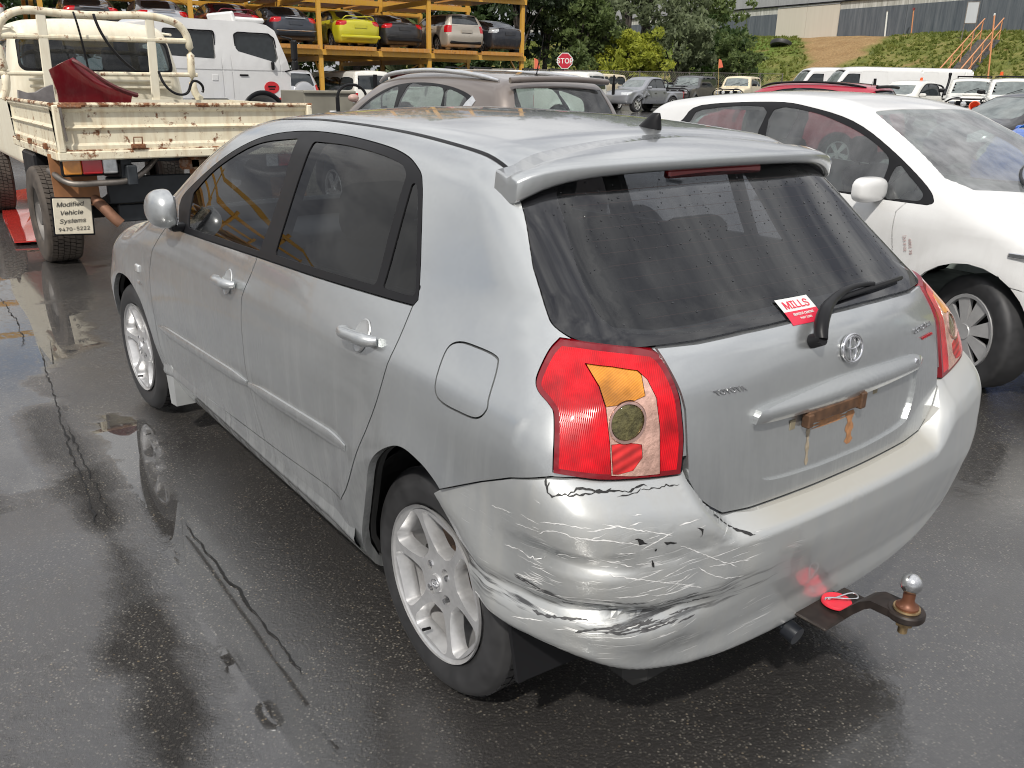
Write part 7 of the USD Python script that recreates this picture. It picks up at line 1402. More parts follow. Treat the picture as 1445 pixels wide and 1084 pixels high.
def ute_load():
    # the torn-off red wing standing in the tray
    A = [((0.330, 1.605), (0.135, 1.705)), ((0.315, 1.55), (0.06, 1.655)), ((0.300, 1.50), (-0.02, 1.585)), ((0.285, 1.45), (-0.11, 1.525)), ((0.275, 1.40), (-0.22, 1.475)), ((0.27, 1.345), (-0.335, 1.435)), ((0.265, 1.24), (-0.30, 1.30)), ((0.26, 1.10), (-0.26, 1.15))]
    K, J = 10, len(A); V = []
    for j, (l, r) in enumerate(A):
        for k in range(K):
            t = k / (K - 1); y = l[0] + (r[0] - l[0]) * t; z = l[1] + (r[1] - l[1]) * t; V.append([5.28 - 0.045 * math.sin(math.pi * t) + 0.025 * j, y, z + 0.008 * math.sin(math.pi * t)])
    V = np.array(V); F = []
    for j in range(J - 1):
        for k in range(K - 1): a = j * K + k; F += [(a, a + 1, a + K + 1), (a, a + K + 1, a + K)]
    n = len(V); V2 = np.vstack([V, V + [0.03, 0, 0]]); F2 = F + [(a + n, c + n, b + n) for a, b, c in F]
    rim = [j * K for j in range(J)] + [(J - 1) * K + k for k in range(1, K)] + [j * K + K - 1 for j in range(J - 2, -1, -1)] + [k for k in range(K - 2, 0, -1)]
    for a, b in zip(rim, rim[1:] + rim[:1]): F2 += [(a, b, b + n), (a, b + n, a + n)]
    t = trimesh.Trimesh(V2, F2, process=False); t.fix_normals(); W = thing('red_wing_panel', 'torn dark red car wing panel standing up in the tray', 'car part')
    part(W, 'panel', t, paint('maroon_paint', (0.20, 0.006, 0.014), 0.2, .3, .25, top=3), 50)
    part(W, 'flange', tube(spline([(5.26, .15, 1.70), (5.22, .06, 1.64), (5.21, -.02, 1.575), (5.22, -.11, 1.515), (5.24, -.22, 1.465), (5.28, -.33, 1.43)], 5) + [-.01, 0, -.02], np.linspace(.016, .022, 26), 6), plain('scuffed_maroon', (.10, .02, .02), .5, vary=.5, scale=30), 40)
    V = []
    for k, (y, z, z2) in enumerate(((.425, 1.30, 1.30), (.41, 1.43, 1.33), (.34, 1.405, 1.345), (.27, 1.41, 1.36), (.20, 1.45, 1.39), (.12, 1.48, 1.40))):
        for dx in (0, .10): V += [(6.40 + dx, y, z), (6.40 + dx, y, z2 - .25)]
    V = np.array(V); F = []
    for k in range(5):
        a, b = k * 4, k * 4 + 4
        F += [(a, b, b + 1), (a, b + 1, a + 1), (a + 2, b + 3, b + 2), (a + 2, a + 3, b + 3), (a, b + 2, b), (a, a + 2, b + 2)]
    t = trimesh.Trimesh(V, F, process=False); t.fix_normals(); solo('grey_liner', t, plain('grey_liner_plastic', (.16, .15, .15), .6, vary=.4), 'grey curved wheel arch liner lying beside the red wing panel', 'car part')
    for nm, pts, r, lab in (('cable', [(6.66, -.20, 2.14), (6.60, -.22, 1.95), (6.62, -.25, 1.7), (6.55, -.26, 1.45)], .010, 'thin black cable hanging from the middle of the headboard top bar'), ('cord', [(6.66, -.38, 2.13), (6.60, -.42, 1.95), (6.58, -.52, 1.78), (6.57, -.68, 1.62)], .014, 'thick black cord running diagonally down across the cab rear window'),
                            ('hose', [(6.65, -.93, 1.62), (6.60, -.97, 1.48), (6.58, -1.08, 1.40), (6.58, -1.18, 1.42), (6.60, -1.25, 1.53), (6.62, -1.32, 1.52), (6.64, -1.35, 1.42)], .014, 'black hose looping at the right foot of the headboard')):
        solo(nm, tube(spline(pts, 8), r, 6), M_black, lab, 'cable')
# ------------------------------------------------------------------ the yellow storage rack and the cars on it
RA = np.array([28.95, -13.26, 0.0]); RD = np.array([-0.117, -0.993, 0.0]); RN = np.array([0.993, -0.117, 0.0]); RHEAD = math.degrees(math.atan2(RN[1], RN[0]))
L1, L2 = 2.70, 4.92
def rk(s, d, z=0.0): return RA + RD * s + RN * d + [0, 0, z]
def yellow():
    name = 'rack_yellow'
    if name in _mats: return _mats[name]
    return rusty(name, (0.52, 0.28, 0.035), 0.35, 0.62)
def obar(a, b, w, h):
    """square bar from a to b"""
    a, b = np.asarray(a, float), np.asarray(b, float); L = np.linalg.norm(b - a); m = trimesh.creation.box((w, h, L)); m.apply_transform(trimesh.geometry.align_vectors([0, 0, 1], (b - a) / L))
    return m.apply_translation((a + b) / 2)
def plank(s0, s1, d0, d1, z0, z1):
    c = rk((s0 + s1) / 2, (d0 + d1) / 2, (z0 + z1) / 2); m = trimesh.creation.box((d1 - d0, s1 - s0, z1 - z0)); m.apply_transform(trimesh.transformations.rotation_matrix(math.radians(RHEAD), [0, 0, 1])); return m.apply_translation(c)
def rack():
    R = thing('storage_rack', 'tall yellow steel rack holding rows of cars on two decks', 'storage rack', (0, 0, 0)); Y = yellow()
    S = [-32.3, -27.7, -23.1, -18.5, -13.9, -9.25, -4.60, 0.0, 4.54, 8.92]
    for d in (0.0, 5.0, 10.4):
        for s in S: part(R, 'post', plank(s - .075, s + .075, d - .075, d + .075, -.05, 7.3), Y, False)
        for z in (L1, L2, 7.1): part(R, 'beam', plank(S[0] - .1, S[-1] + .14, d - .13 if d == 0 else d - .06, d + (-.08 if d == 0 else .06), z - .20, z), Y, False)
    orange = rusty('deck_orange', (0.42, 0.19, 0.035), 0.5, 0.58)
    for z in (L1, L2):
        for k in range(9):
            for j in range(2):
                w = (S[k + 1] - S[k]) / 2; a = S[k] + j * w + .16; b = a + w - .32
                for d0, d1 in ((-.22, 4.4), (5.3, 10.2)):
                    part(R, 'deck_tray', plank(a, b, d0, d1, z + .02, z + .085), orange, False)
                    if d0 < 0: part(R, 'tray_edge', plank(a - .06, b + .06, d0 - .05, d0, z - .005, z + .135), orange, False)
            part(R, 'cross_beam', plank(S[k] - .05, S[k] + .05, .05, 10.3, z - .42, z - .24), Y, False)
    for k, (a, b) in enumerate(((0, 1), (2, 3), (4, 5), (6, 7), (8, 9))):
        for d in (5.0, 10.4): part(R, 'brace', obar(rk(S[a], d + .05, .3), rk(S[b], d + .05, L1 - .2), .05, .05), Y, False); part(R, 'brace', obar(rk(S[b], d + .05, L1), rk(S[a], d + .05, L2 - .2), .05, .05), Y, False)
    for s in S: part(R, 'knee_brace', obar(rk(s, .1, L1 - .9), rk(s, .9, L1 - .2), .06, .06), Y, False)
def rack_cars():
    G1, G2 = 'cars on the lower deck of the yellow rack', 'cars on the upper deck of the yellow rack'
    P = lambda n, c, m=0.0, **k: paint(n, c, m, .35, .25, top=.7, **k)
    blk = P('black_paint', (.012, .012, .014)); 
    def wing(C, SH, pm): 
        part(C, 'boot_spoiler', [tube(spline([(-2.20, .64, 1.02), (-2.25, .58, 1.095), (-2.27, 0, 1.115), (-2.25, -.58, 1.095), (-2.20, -.64, 1.02)], 6), .020, 8)], pm, 50)
        part(C, 'skirt', bx((-2.40, 0, .40), (.10, 1.62, .12), .04), pm)
    def chromebar(C, SH, pm): part(C, 'boot_strip', bx((-2.39, 0, .955), (.02, .75, .05), .01), M_chrome); part(C, 'bumper_strip', bx((-2.44, 0, .52), (.03, 1.5, .03), .01), M_chrome)
    def lowblack(C, SH, pm): part(C, 'bumper_insert', bx((-2.37, 0, .36), (.14, 1.45, .12), .04), M_black)
    def with_(spec, *ex, **kw): s = dict(spec); s['extra'] = list(spec['extra']) + list(ex); s.update(kw); return s
    z1 = L1 + .085
    row = [(-11.2, 'sedan', SED_SPEC, P('white_paint_a', (.70, .70, .68)), 'white sedan at the left end of the lower rack deck, half out of view', 2.2),
           (-7.78, 'coupe', with_(COU_SPEC, chromebar), blk, 'black sedan with bright red lamps on the lower deck, above the truck cab', 2.3),
           (-5.45, 'sedan', with_(SED_SPEC, chromebar), P('pale_silver', (.50, .53, .57), .45), 'pale silver sedan on the lower deck left of the dark red one', 2.5),
           (-3.05, 'sedan', with_(SED_SPEC, wing), P('dark_red', (.16, .008, .020), .3), 'dark red sedan on the lower deck behind the white crew-cab truck', 2.3),
           (-.95, 'sedan', with_(SED_SPEC, chromebar, lowblack), P('slate_grey', (.045, .052, .066), .5), 'slate grey sedan with chrome boot strip on the lower rack deck', 2.3),
           (1.58, 'sedan', with_(SED_SPEC, wing), P('acid_yellow', (.50, .46, .015), .15), 'acid yellow sedan with boot wing on the lower rack deck', 2.3),
           (3.60, 'coupe', with_(COU_SPEC, lowblack), blk, 'black coupe between the yellow sedan and the beige wagon on the rack', 2.6),
           (6.22, 'wagon', with_(WAG_SPEC, lowblack), P('champagne', (.42, .38, .32), .4), 'beige station wagon on the lower rack deck near its right end', 2.4),
           (8.30, 'coupe', with_(COU_SPEC, tail_mat=M_clear_lens), P('blue_black', (.010, .012, .018), .2), 'black sedan with clear tail lamps at the right end of the rack', 2.3)]
    made = []
    for s, kind, spec, pm, lab, d in row: made.append(far_car('rack_car', lab, kind, spec, pm, rk(s, d, z1), RHEAD + (s * 7 % 3 - 1) * .8, G1))
    for i, (s, k, w) in enumerate(((-13.4, 3, 'dark red sedan'), (-15.5, 1, 'black sedan'), (-17.5, 7, 'beige wagon'), (-20.0, 3, 'dark red sedan'), (-22.0, 2, 'pale silver sedan'), (-24.6, 4, 'slate grey sedan'), (-26.7, 0, 'white sedan'), (-29.2, 3, 'dark red sedan'), (-31.3, 6, 'black coupe'))):
        copy_of(made[k], f'{w} on the rack past the left edge, {("first", "second", "third", "fourth", "fifth", "sixth", "seventh", "eighth", "ninth")[i]} car out of view', rk(s, 2.3, z1), RHEAD, G1, 'rack_car')
    z2 = L2 + .085
    hat = HAT_SPEC
    back = [(1.9, 7.4, 'hatch', hat, P('white_paint_b', (.64, .64, .63)), 'white hatchback facing out on the upper deck above the yellow sedan', 180), (-.4, 7.3, 'coupe', COU_SPEC, blk, 'black car on the upper deck above the slate grey sedan', 180), (-2.5, 7.3, 'hatch', hat, P('grey_paint_c', (.10, .10, .11), .3), 'dark grey hatchback on the upper deck above the dark red sedan', 180),
            (-7.6, 7.4, 'sedan', SED_SPEC, P('white_paint_a', (.70, .70, .68)), 'white sedan on the upper deck far above the truck cab', 180)]
    for s, d, kind, spec, pm, lab, h in back: far_car('rack_car', lab, kind, spec, pm, rk(s, d, z2), RHEAD + h, G2)
    G0 = 'vehicles parked under the yellow rack'
    far_car('four_wheel_drive', 'silver four-wheel drive with spare wheel cover parked under the yellow rack', 'prado', PRA_SPEC, P('silver_p', (.50, .51, .53), .45), rk(-1.05, 2.0, .10), RHEAD, G0)
    far_car('passenger_van', 'white boxy van parked under the rack below the yellow sedan', 'express', EXP_SPEC, P('white_paint_v', (.66, .65, .60)), rk(1.68, 1.2, .10), RHEAD + 2, G0, 'van')
    far_car('passenger_van', 'dark red van under the rack, mostly hidden right of the white van', 'express', EXP_SPEC, P('wine', (.15, .012, .025), .2), rk(4.2, 3.0, .10), RHEAD, G0, 'van')
    far_car('parked_van', 'white van roof showing under the rack behind the dark red van', 'express', EXP_SPEC, P('white_paint_v', (.66, .65, .60)), rk(3.4, 8.4, .15), RHEAD, G0, 'van')
def crew_truck():
    T = thing('crew_cab_truck', 'white crew-cab truck with red oval badge on its door, behind the cream tray truck', 'truck', (18.92, -5.46, 0), -84); UsdGeom.Xformable(stage.GetPrimAtPath(T)).AddScaleOp().Set(Gf.Vec3f(1.0, 1.0, 1.135))
    W = paint('truck_white', (.64, .64, .63), 0, .4, .30, top=1.4)
    prof = [(1.72, 1.05), (1.74, 1.55), (1.66, 1.78), (1.42, 2.36), (1.22, 2.46), (.9, 2.50), (-1.45, 2.50), (-1.60, 2.42), (-1.62, 1.0), (.05, 1.0), (.10, .92), (1.45, .92)]
    g = poly_of(xz(prof), YD, 1, (), .05); cab = prism(g, YD, -1.05, 1.05)
    # lean the upper sides inward
    cab = cab.refine_to_length(.25).warp_batch(lambda v: np.column_stack([v[:, 0], v[:, 1] * np.where(v[:, 2] > 1.75, 1 - .10 * (v[:, 2] - 1.75) / .75, 1.0), v[:, 2]])) if hasattr(cab, 'warp_batch') else cab
    W1 = [(1.36, 2.20), (1.44, 1.80), (1.38, 1.72), (.42, 1.92), (.36, 1.98), (.36, 2.24), (.45, 2.28), (1.22, 2.28)]; W2 = [(-.15, 2.28), (-1.30, 2.28), (-1.36, 1.80), (-.15, 1.76)]
    wins = [poly_of(xz(w), YD, 1, (), .04) for w in (W1, W2)]
    arch = m3.Manifold.cylinder(2.6, .56, .56, 36).rotate((90, 0, 0)).translate((.95, 1.3, .52))
    body = cab - arch
    for w in wins: body = body - prism(w, YD, .93, 1.3) - prism(w, YD, -1.3, -.93)
    for ln in ([(.22, 1.0), (.22, 2.36)], [(1.48, 1.5), (1.45, 2.36), (.22, 2.36)], [(-.02, 1.02), (-.02, 2.36), (-1.45, 2.36), (-1.45, 1.02)], [(-1.6, 1.55), (1.7, 1.55)]):
        q = np.asarray(LineString(ln).buffer(.012).exterior.coords); gg = poly_of(xz(q), YD, 1); body = body - prism(gg, YD, 1.02 - .06, 1.2) ^ m3.Manifold.cube((9, 9, 9), True) if False else body - (prism(gg, YD, -1.3, -1.035) + prism(gg, YD, 1.035, 1.3))
    part(T, 'cab', body, W, 30)
    for s in (1, -1):
        for w in wins: part(T, 'side_window', prism(w.buffer(-.01), YD, s * .955 - .02, s * .955 + .02), M_farglass, 30)
        for w in wins: part(T, 'window_rubber', prism(w.buffer(.02).difference(w), YD, min(s * .99, s * 1.0) - .012, max(s * .99, s * 1.0) + .012), M_black, 30)
        part(T, 'arch_flare', place(tube([(.62 * math.cos(t), 0, .62 * math.sin(t)) for t in np.linspace(.15, np.pi - .15, 16)], .055, 8), (.95, s * 1.03, .50)), M_black, 50)
        part(T, 'door_mirror', [rod((1.55, s * 1.02, 2.25), (1.72, s * 1.25, 2.20), .018), place(rbox((.10, .20, .40), .04), (1.74, s * 1.28, 1.98)), place(rbox((.10, .20, .20), .04), (1.74, s * 1.28, 1.68)), rod((1.6, s * 1.04, 1.55), (1.73, s * 1.25, 1.6), .016)], M_black)
        part(T, 'side_mirror_low', place(rbox((.08, .07, .17), .03), (1.25, s * 1.09, 1.66)), M_black)
        part(T, 'door_handle', bx((.50, s * 1.06, 1.46), (.22, .03, .035), .01), M_black); part(T, 'door_handle', bx((-1.28, s * 1.06, 1.50), (.22, .03, .035), .01), M_black)
        part(T, 'fuel_flap', bx((-.22, s * 1.055, 1.40), (.14, .012, .11), .004), W)
        B = numbered(T, 'door_badge'); UsdGeom.Xform.Define(stage, B)
        part(B, 'oval', place(lathe([(0, .006), (.155, .006), (.16, 0), (0, 0)], 32).apply_transform(np.diag([1.25, 1, .78, 1])), (1.20, s * 1.052, 1.22), (0, 0, 0 if s > 0 else math.pi)), plain('badge_red', (.50, .025, .03), .4)); part(B, 'mark', [bx((1.20, s * 1.060, 1.24), (.20, .004, .035), .0), bx((1.20, s * 1.060, 1.19), (.15, .004, .025), .0)], M_black, False)
        part(T, 'small_badge', bx((1.45, s * 1.055, .98), (.14, .01, .07), .002), plain('badge_red', (.50, .025, .03), .4), False)
    for x, R in ((.95, .47), (-3.1, .47)):
        for s in (1, -1): simple_wheel(T, x, 1.0, R, .30, s, 'truck', cap=plain('white_steel', (.45, .45, .44), .5))
    part(T, 'windscreen', place(bx((0, 0, 0), (.02, 1.75, .62), .004), (1.585, 0, 2.05), (0, -.38, 0)), M_farscreen); part(T, 'bumper', bx((1.74, 0, .72), (.18, 2.05, .36), .05), W); part(T, 'grille', bx((1.745, 0, 1.25), (.02, 1.3, .16), .01), M_black)
    part(T, 'roof_visor', [bx((.95, 0, 2.56), (.85, 1.25, .10), .04), place(bx((0, 0, 0), (.10, 1.30, .22), .03), (.55, 0, 2.60), (0, -.3, 0))], W); part(T, 'chassis', [bx((-2.0, y, .82), (4.2, .09, .2)) for y in (.4, -.4)], M_chassis, False); part(T, 'flat_tray', bx((-3.3, 0, 1.08), (3.1, 2.1, .12), .02), W); part(T, 'step', bx((.25, -1.0, .55), (.35, .12, .3), .03), M_black); part(T, 'exhaust_stack', rod((-.9, -.75, .55), (-.2, -.75, .55), .1, 12), M_steel)
def yard_bits():
    B = thing('steel_bin', 'open olive-grey steel bin standing between the tray truck and the brown wagon', 'bin', (8.38, -3.47, 0), -8); m = plain('olive_grey_steel', (.19, .18, .145), .55, vary=.18, scale=4)
    for a, s in (((0, .33, .72), (1.1, .03, 1.42)), ((0, -.33, .72), (1.1, .03, 1.42)), ((-.55, 0, .72), (.03, .69, 1.42)), ((.55, 0, .72), (.03, .69, 1.42))): part(B, 'side_plate', bx(a, s, .006), m)
    part(B, 'floor_plate', bx((0, 0, .06), (1.06, .63, .04)), m, False)
    for y in (.25, -.25): part(B, 'skid', bx((0, y, .02), (1.0, .1, .06)), M_chassis, False)
    part(B, 'rim', bx((-.57, 0, 1.42), (.05, .70, .04), .01), m)
    H = thing('engine_hoist', 'black hooped steel frame with scrap parts beside the brown wagon', 'scrap', (7.25, -3.42, 0)); 
    part(H, 'hoop', tube([(0.0, .20 * math.cos(t), 1.37 + .15 * math.sin(t)) for t in np.linspace(0, np.pi, 14)], .018, 8), M_black); part(H, 'upright', rod((0, .20, 0), (0, .20, 1.37), .025), M_black); part(H, 'upright', rod((0, -.20, 0), (0, -.20, 1.37), .025), M_black); part(H, 'foot', bx((0, 0, .03), (.5, .6, .05), .01), M_black)
    part(H, 'scrap_part', place(trimesh.creation.icosphere(2, .06).apply_transform(np.diag([1, 1.2, .8, 1])), (.02, -.03, 1.36)), plain('scrap_pink', (.42, .28, .24), .5)); part(H, 'scrap_part', place(rbox((.15, .2, .1), .03), (.02, -.14, 1.28)), M_chrome)
    J = thing('fuel_can', 'small blue plastic can at the foot of the hooped frame, above the silver roof', 'can', (6.9, -2.98, 0)); part(J, 'body', place(rbox((.22, .24, 1.14), .05), (0, 0, .60)), plain('blue_plastic', (.03, .14, .50), .4)); part(J, 'cap', rod((0, 0, 1.16), (0, 0, 1.22), .04), plain('cap_white', (.6, .6, .58), .4))
    # a red sheet lying under the tray truck's left side
    P = [(6.38, .30), (6.45, .66), (8.2, .52), (10.7, .22), (11.4, -.5), (10.4, -.35)]
    V = []; 
    g = Polygon(P); q = trimesh.creation.extrude_polygon(g, .012); q = q.subdivide().subdivide().subdivide(); v = q.vertices; v[:, 2] += .018 + .016 * meshkit.noise(np.column_stack([v[:, 0] * 3, v[:, 1] * 3, v[:, 0] * 0]), 4)
    solo('red_sheet', q, plain('red_plastic_sheet', (.48, .03, .022), .15, coat=1.0), 'glossy red sheet lying on the wet ground under the cream tray truck', 'sheet')
    S = thing('stop_sign', 'red octagonal stop sign on a grey post beyond the brown wagon', 'road sign', (24.75, -21.88, float(gz(24.75, -21.88))), 0); a = math.radians(137.5)
    oc = [(.375 / math.cos(math.pi / 8) * math.cos(math.pi / 8 + k * math.pi / 4), .375 / math.cos(math.pi / 8) * math.sin(math.pi / 8 + k * math.pi / 4)) for k in range(8)]
    ux, uy = np.array([-math.sin(a), math.cos(a), 0]), np.array([0, 0, 1.0]); nn = np.array([math.cos(a), math.sin(a), 0]); zc = 2.30
    def plate(sc, off, th): 
        m = trimesh.creation.extrude_polygon(Polygon(oc).buffer(0), th); m.apply_scale([sc, sc, 1]); T = np.eye(4); T[:3, 0], T[:3, 1], T[:3, 2], T[:3, 3] = ux, uy, nn, nn * off + [0, 0, zc]; return m.apply_transform(T)
    part(S, 'white_border', plate(.80, .03, .006), M_plate, False); part(S, 'red_face', plate(.73, .0365, .003), plain('stop_red', (.40, .012, .03), .4), False); part(S, 'lettering', text_on('STOP', .185, nn * .041 + [0, 0, zc], ux, uy, .002), M_plate, False); part(S, 'post', rod((0, 0, -.1), (0, 0, 2.6), .03), M_steel)
    part(S, 'lower_plate', text_plate(ux, uy, nn), M_plate, False)
    for (x, y), h, lean, lab, c in (((25.16, -31.98), 2.6, .15, 'orange pennant on a thin whip mast above the far parked vehicles', 'orange'), ((23.6, -19.6), 2.35, .2, 'red tipped whip mast left of the stop sign', 'red')):
        F_ = thing('whip_flag', lab, 'flag', (x, y, float(gz(x, y)))); part(F_, 'mast', rod((0, 0, 0), (lean, lean * .3, h), .012, 6, .008), plain('mast_yellow', (.5, .36, .12), .5)); part(F_, 'pennant', m3.Manifold.hull_points(np.array([(lean, lean * .3 + .01 * s, h - .42) for s in (-1, 1)] + [(lean, lean * .3 + .01 * s, h) for s in (-1, 1)] + [(lean - .10, lean * .3 - .22 + .01 * s, h - .36) for s in (-1, 1)] + [(lean - .04, lean * .3 - .12 + .01 * s, h - .05) for s in (-1, 1)], np.float32)), plain('flag_orange', (.60, .13, .07), .6))
def text_plate(ux, uy, nn):
    m = trimesh.creation.box((.95, .36, .012)); T = np.eye(4); T[:3, 0], T[:3, 1], T[:3, 2], T[:3, 3] = ux, uy, nn, nn * .03 + [0, 0, 1.58] + ux * .05; return m.apply_transform(T)
def yard_cars():
    P = lambda n, c, m=0.0, **k: paint(n, c, m, .35, .3, top=1.2, **k); Wp = P('white_4wd', (.64, .63, .585)); cr = rusty('wreck_cream', (.60, .53, .38), .5, .66)
    at = lambda x, y: (x, y, float(gz(x, y)))
    def sp(spec, *ex, **kw): s = dict(spec); s['extra'] = list(spec['extra']) + list(ex); s.update(kw); return s
    far_car('brown_wagon', 'grey-brown high wagon with silver roof rails parked behind the silver hatchback', 'suv', SUV_SPEC, paint('taupe_paint', (.155, .130, .115), .45, .35, .3), (5.05, -3.50, 0), -1.6, None, 'car', True)
    far_car('white_hatchback', 'white hatchback facing the other way alongside the silver car at right', 'white_hatch', dict(WHITE_SPEC, glass=glass('pale_glass', (.52, .60, .575), 1.6, .008, film=.16)), WHITE(), (.357, -3.833, 0), 175.5, None, 'car', True)
    far_car('red_wagon', 'red high wagon behind the white hatchback, only its roof and windows showing', 'redsuv', dict(SUV_SPEC, glass=M_farglass, screen=M_farscreen, glass_r=M_farglass, extra=[lambda C, SH, pm: roof_rails(C, SH, pm, M_black), suv_extra2, whip(-1.5, .0, 1.62, .08, -.2)]), P('bright_red', (.36, .012, .035), .2), (8.35, -14.3, .03), 10, None, 'car')
    far_car('wrecked_four_wheel_drive', 'rusty cream wrecked four-wheel drive with missing side window, left of the grey ute', 'lc', LC_SPEC, cr, at(32.9, -30.9), 108, 'cream four-wheel drives across the yard'); far_car('wrecked_four_wheel_drive', 'cream four-wheel drive shell behind the rusty wreck', 'lc', LC_SPEC, cr, at(37.4, -32.9), 100, 'cream four-wheel drives across the yard')
    far_car('cream_four_wheel_drive', 'cream four-wheel drive with rusty roof right of the dark one', 'lc', LC_SPEC, cr, at(30.2, -39.7), 116, 'cream four-wheel drives across the yard')
    far_car('dual_cab_ute', 'grey dual-cab ute with its left front door and wing crushed', 'hilux', sp(HLX_SPEC, crumple), P('grey_ute', (.26, .27, .29), .5), at(30.9, -32.66), 97, None, 'ute')
    far_car('dark_four_wheel_drive', 'dark grey four-wheel drive with bull bar and round spotlights', 'lc', LC_SPEC, P('charcoal', (.045, .047, .05), .3), at(31.87, -37.5), 112)
    far_car('parked_car', 'white car roof showing behind the grey ute', 'wagon', WAG_SPEC, P('white_paint_a', (.70, .70, .68)), at(38.5, -41.0), 100); far_car('parked_car', 'dark car partly seen between the grey ute and the dark four-wheel drive', 'sedan', SED_SPEC, P('slate_grey', (.045, .052, .066), .5), at(35.5, -39.4), 110)
    Gv = 'white vans at the foot of the bank'
    for (x, y, h, lab) in ((30.2, -48.6, 58, 'white high-roofed van, leftmost at the foot of the bank'), (26.2, -46.2, 56, 'white high-roofed van in the middle, nearest the red wagon roof'), (25.2, -50.0, 55, 'white high-roofed van furthest right below the stairs')): far_car('white_van', lab, 'van', VAN_SPEC, P('white_van', (.64, .64, .63)), at(x, y), h, Gv, 'van')
    far_car('white_ute', 'white dual-cab ute with pale windscreen left of two four-wheel drives', 'hilux', sp(HLX_SPEC, beacon(-.2, .3, 1.76)), Wp, at(15.9, -32.4), 88, None, 'ute')
    Gl = 'white four-wheel drives with black bull bars at the right'
    far_car('white_four_wheel_drive', 'white four-wheel drive with bull bar right of the white ute', 'lc', sp(LC_SPEC, snorkel(-1), rack_bar, beacon(-.2, -.3, 1.96, M_plate)), Wp, at(13.2, -31.9), 116, Gl); far_car('white_four_wheel_drive', 'white four-wheel drive with orange beacon, nearest the right edge', 'lc', sp(LC_SPEC, snorkel(1), rack_bar, beacon(-.1, -.45, 1.96)), Wp, at(11.0, -30.2), 118, Gl)
    far_car('black_car', 'black car at the right edge with chrome window line', 'hatch', HAT_SPEC, P('black_paint', (.012, .012, .014)), at(5.28, -17.91), 72); far_car('blue_car', 'bright blue car whose bonnet shows at the right edge', 'hatch', HAT_SPEC, P('bright_blue', (.015, .13, .55), .2), at(2.17, -13.4), 75)
    Gw = 'white four-wheel drive roofs beyond the brown wagon'
    far_car('parked_four_wheel_drive', 'white four-wheel drive roof beyond the middle of the brown wagon', 'lc', sp(LC_SPEC, rack_bar), Wp, at(21.0, -14.2), 20, Gw); far_car('parked_four_wheel_drive', 'white four-wheel drive roof left of the stop sign', 'lc', sp(LC_SPEC, rack_bar), Wp, at(20.6, -16.9), 25, Gw)
    Cn = thing('traffic_cone', 'orange traffic cone lying tipped towards us on the bull bar at right', 'traffic cone', (10.55, -26.7, 1.02 + float(gz(10.5, -26.7)))); d = np.array([-.45, .80, .38]); d /= np.linalg.norm(d); m = lathe([(.03, -.45), (.045, -.40), (.15, 0), (.165, .02), (.14, .015), (.03, -.38)], 20, 'z'); m.apply_transform(trimesh.geometry.align_vectors([0, 0, 1], d)); part(Cn, 'cone', m, plain('cone_orange', (.62, .09, .03), .5), 40); part(Cn, 'stand', rod((0, .0, -.95), (0, 0, -.12), .03), M_black)
def suv_extra2(C, SH, pm): part(C, 'roof_spoiler', tube([(-1.83 - .03 * (1 - (y / .56) ** 2), y, 1.605 - .05 * y * y) for y in np.linspace(-.56, .56, 13)], .03, 8), M_black, 60)
# ------------------------------------------------------------------ bank, shed, stairs, fence and trees
W0, W1 = np.array([20.0, -74.4]), np.array([112.0, -84.6])          # foot line of the shed wall, right to left
WD = (W1 - W0) / np.linalg.norm(W1 - W0); WN = np.array([-WD[1], WD[0]]); WN = WN if WN[1] > 0 else -WN
def bank_z(x, y):
    """height of the grassed bank"""
    q = np.stack([np.asarray(x, float), np.asarray(y, float)], -1) - W0; d = q @ WN; t = np.clip((25.0 - d) / 20.5, 0, 1); s = q @ WD
    top = 5.55 + .012 * np.clip(s, -40, 120); t = t * t * (3 - 2 * t) * .55 + t * .45
    return gz(x, y) - .05 + t * (top - .3) + .35 * (meshkit.fbm(np.stack([np.asarray(x) * .22, np.asarray(y) * .22, np.asarray(x) * 0], -1), 4, 8) - .5) * np.clip(t * 5, 0, 1)
PATH = LineString([(50.0, -80.5), (47.5, -76.0), (43.5, -70.0), (40.0, -64.0), (38.5, -57.0)])
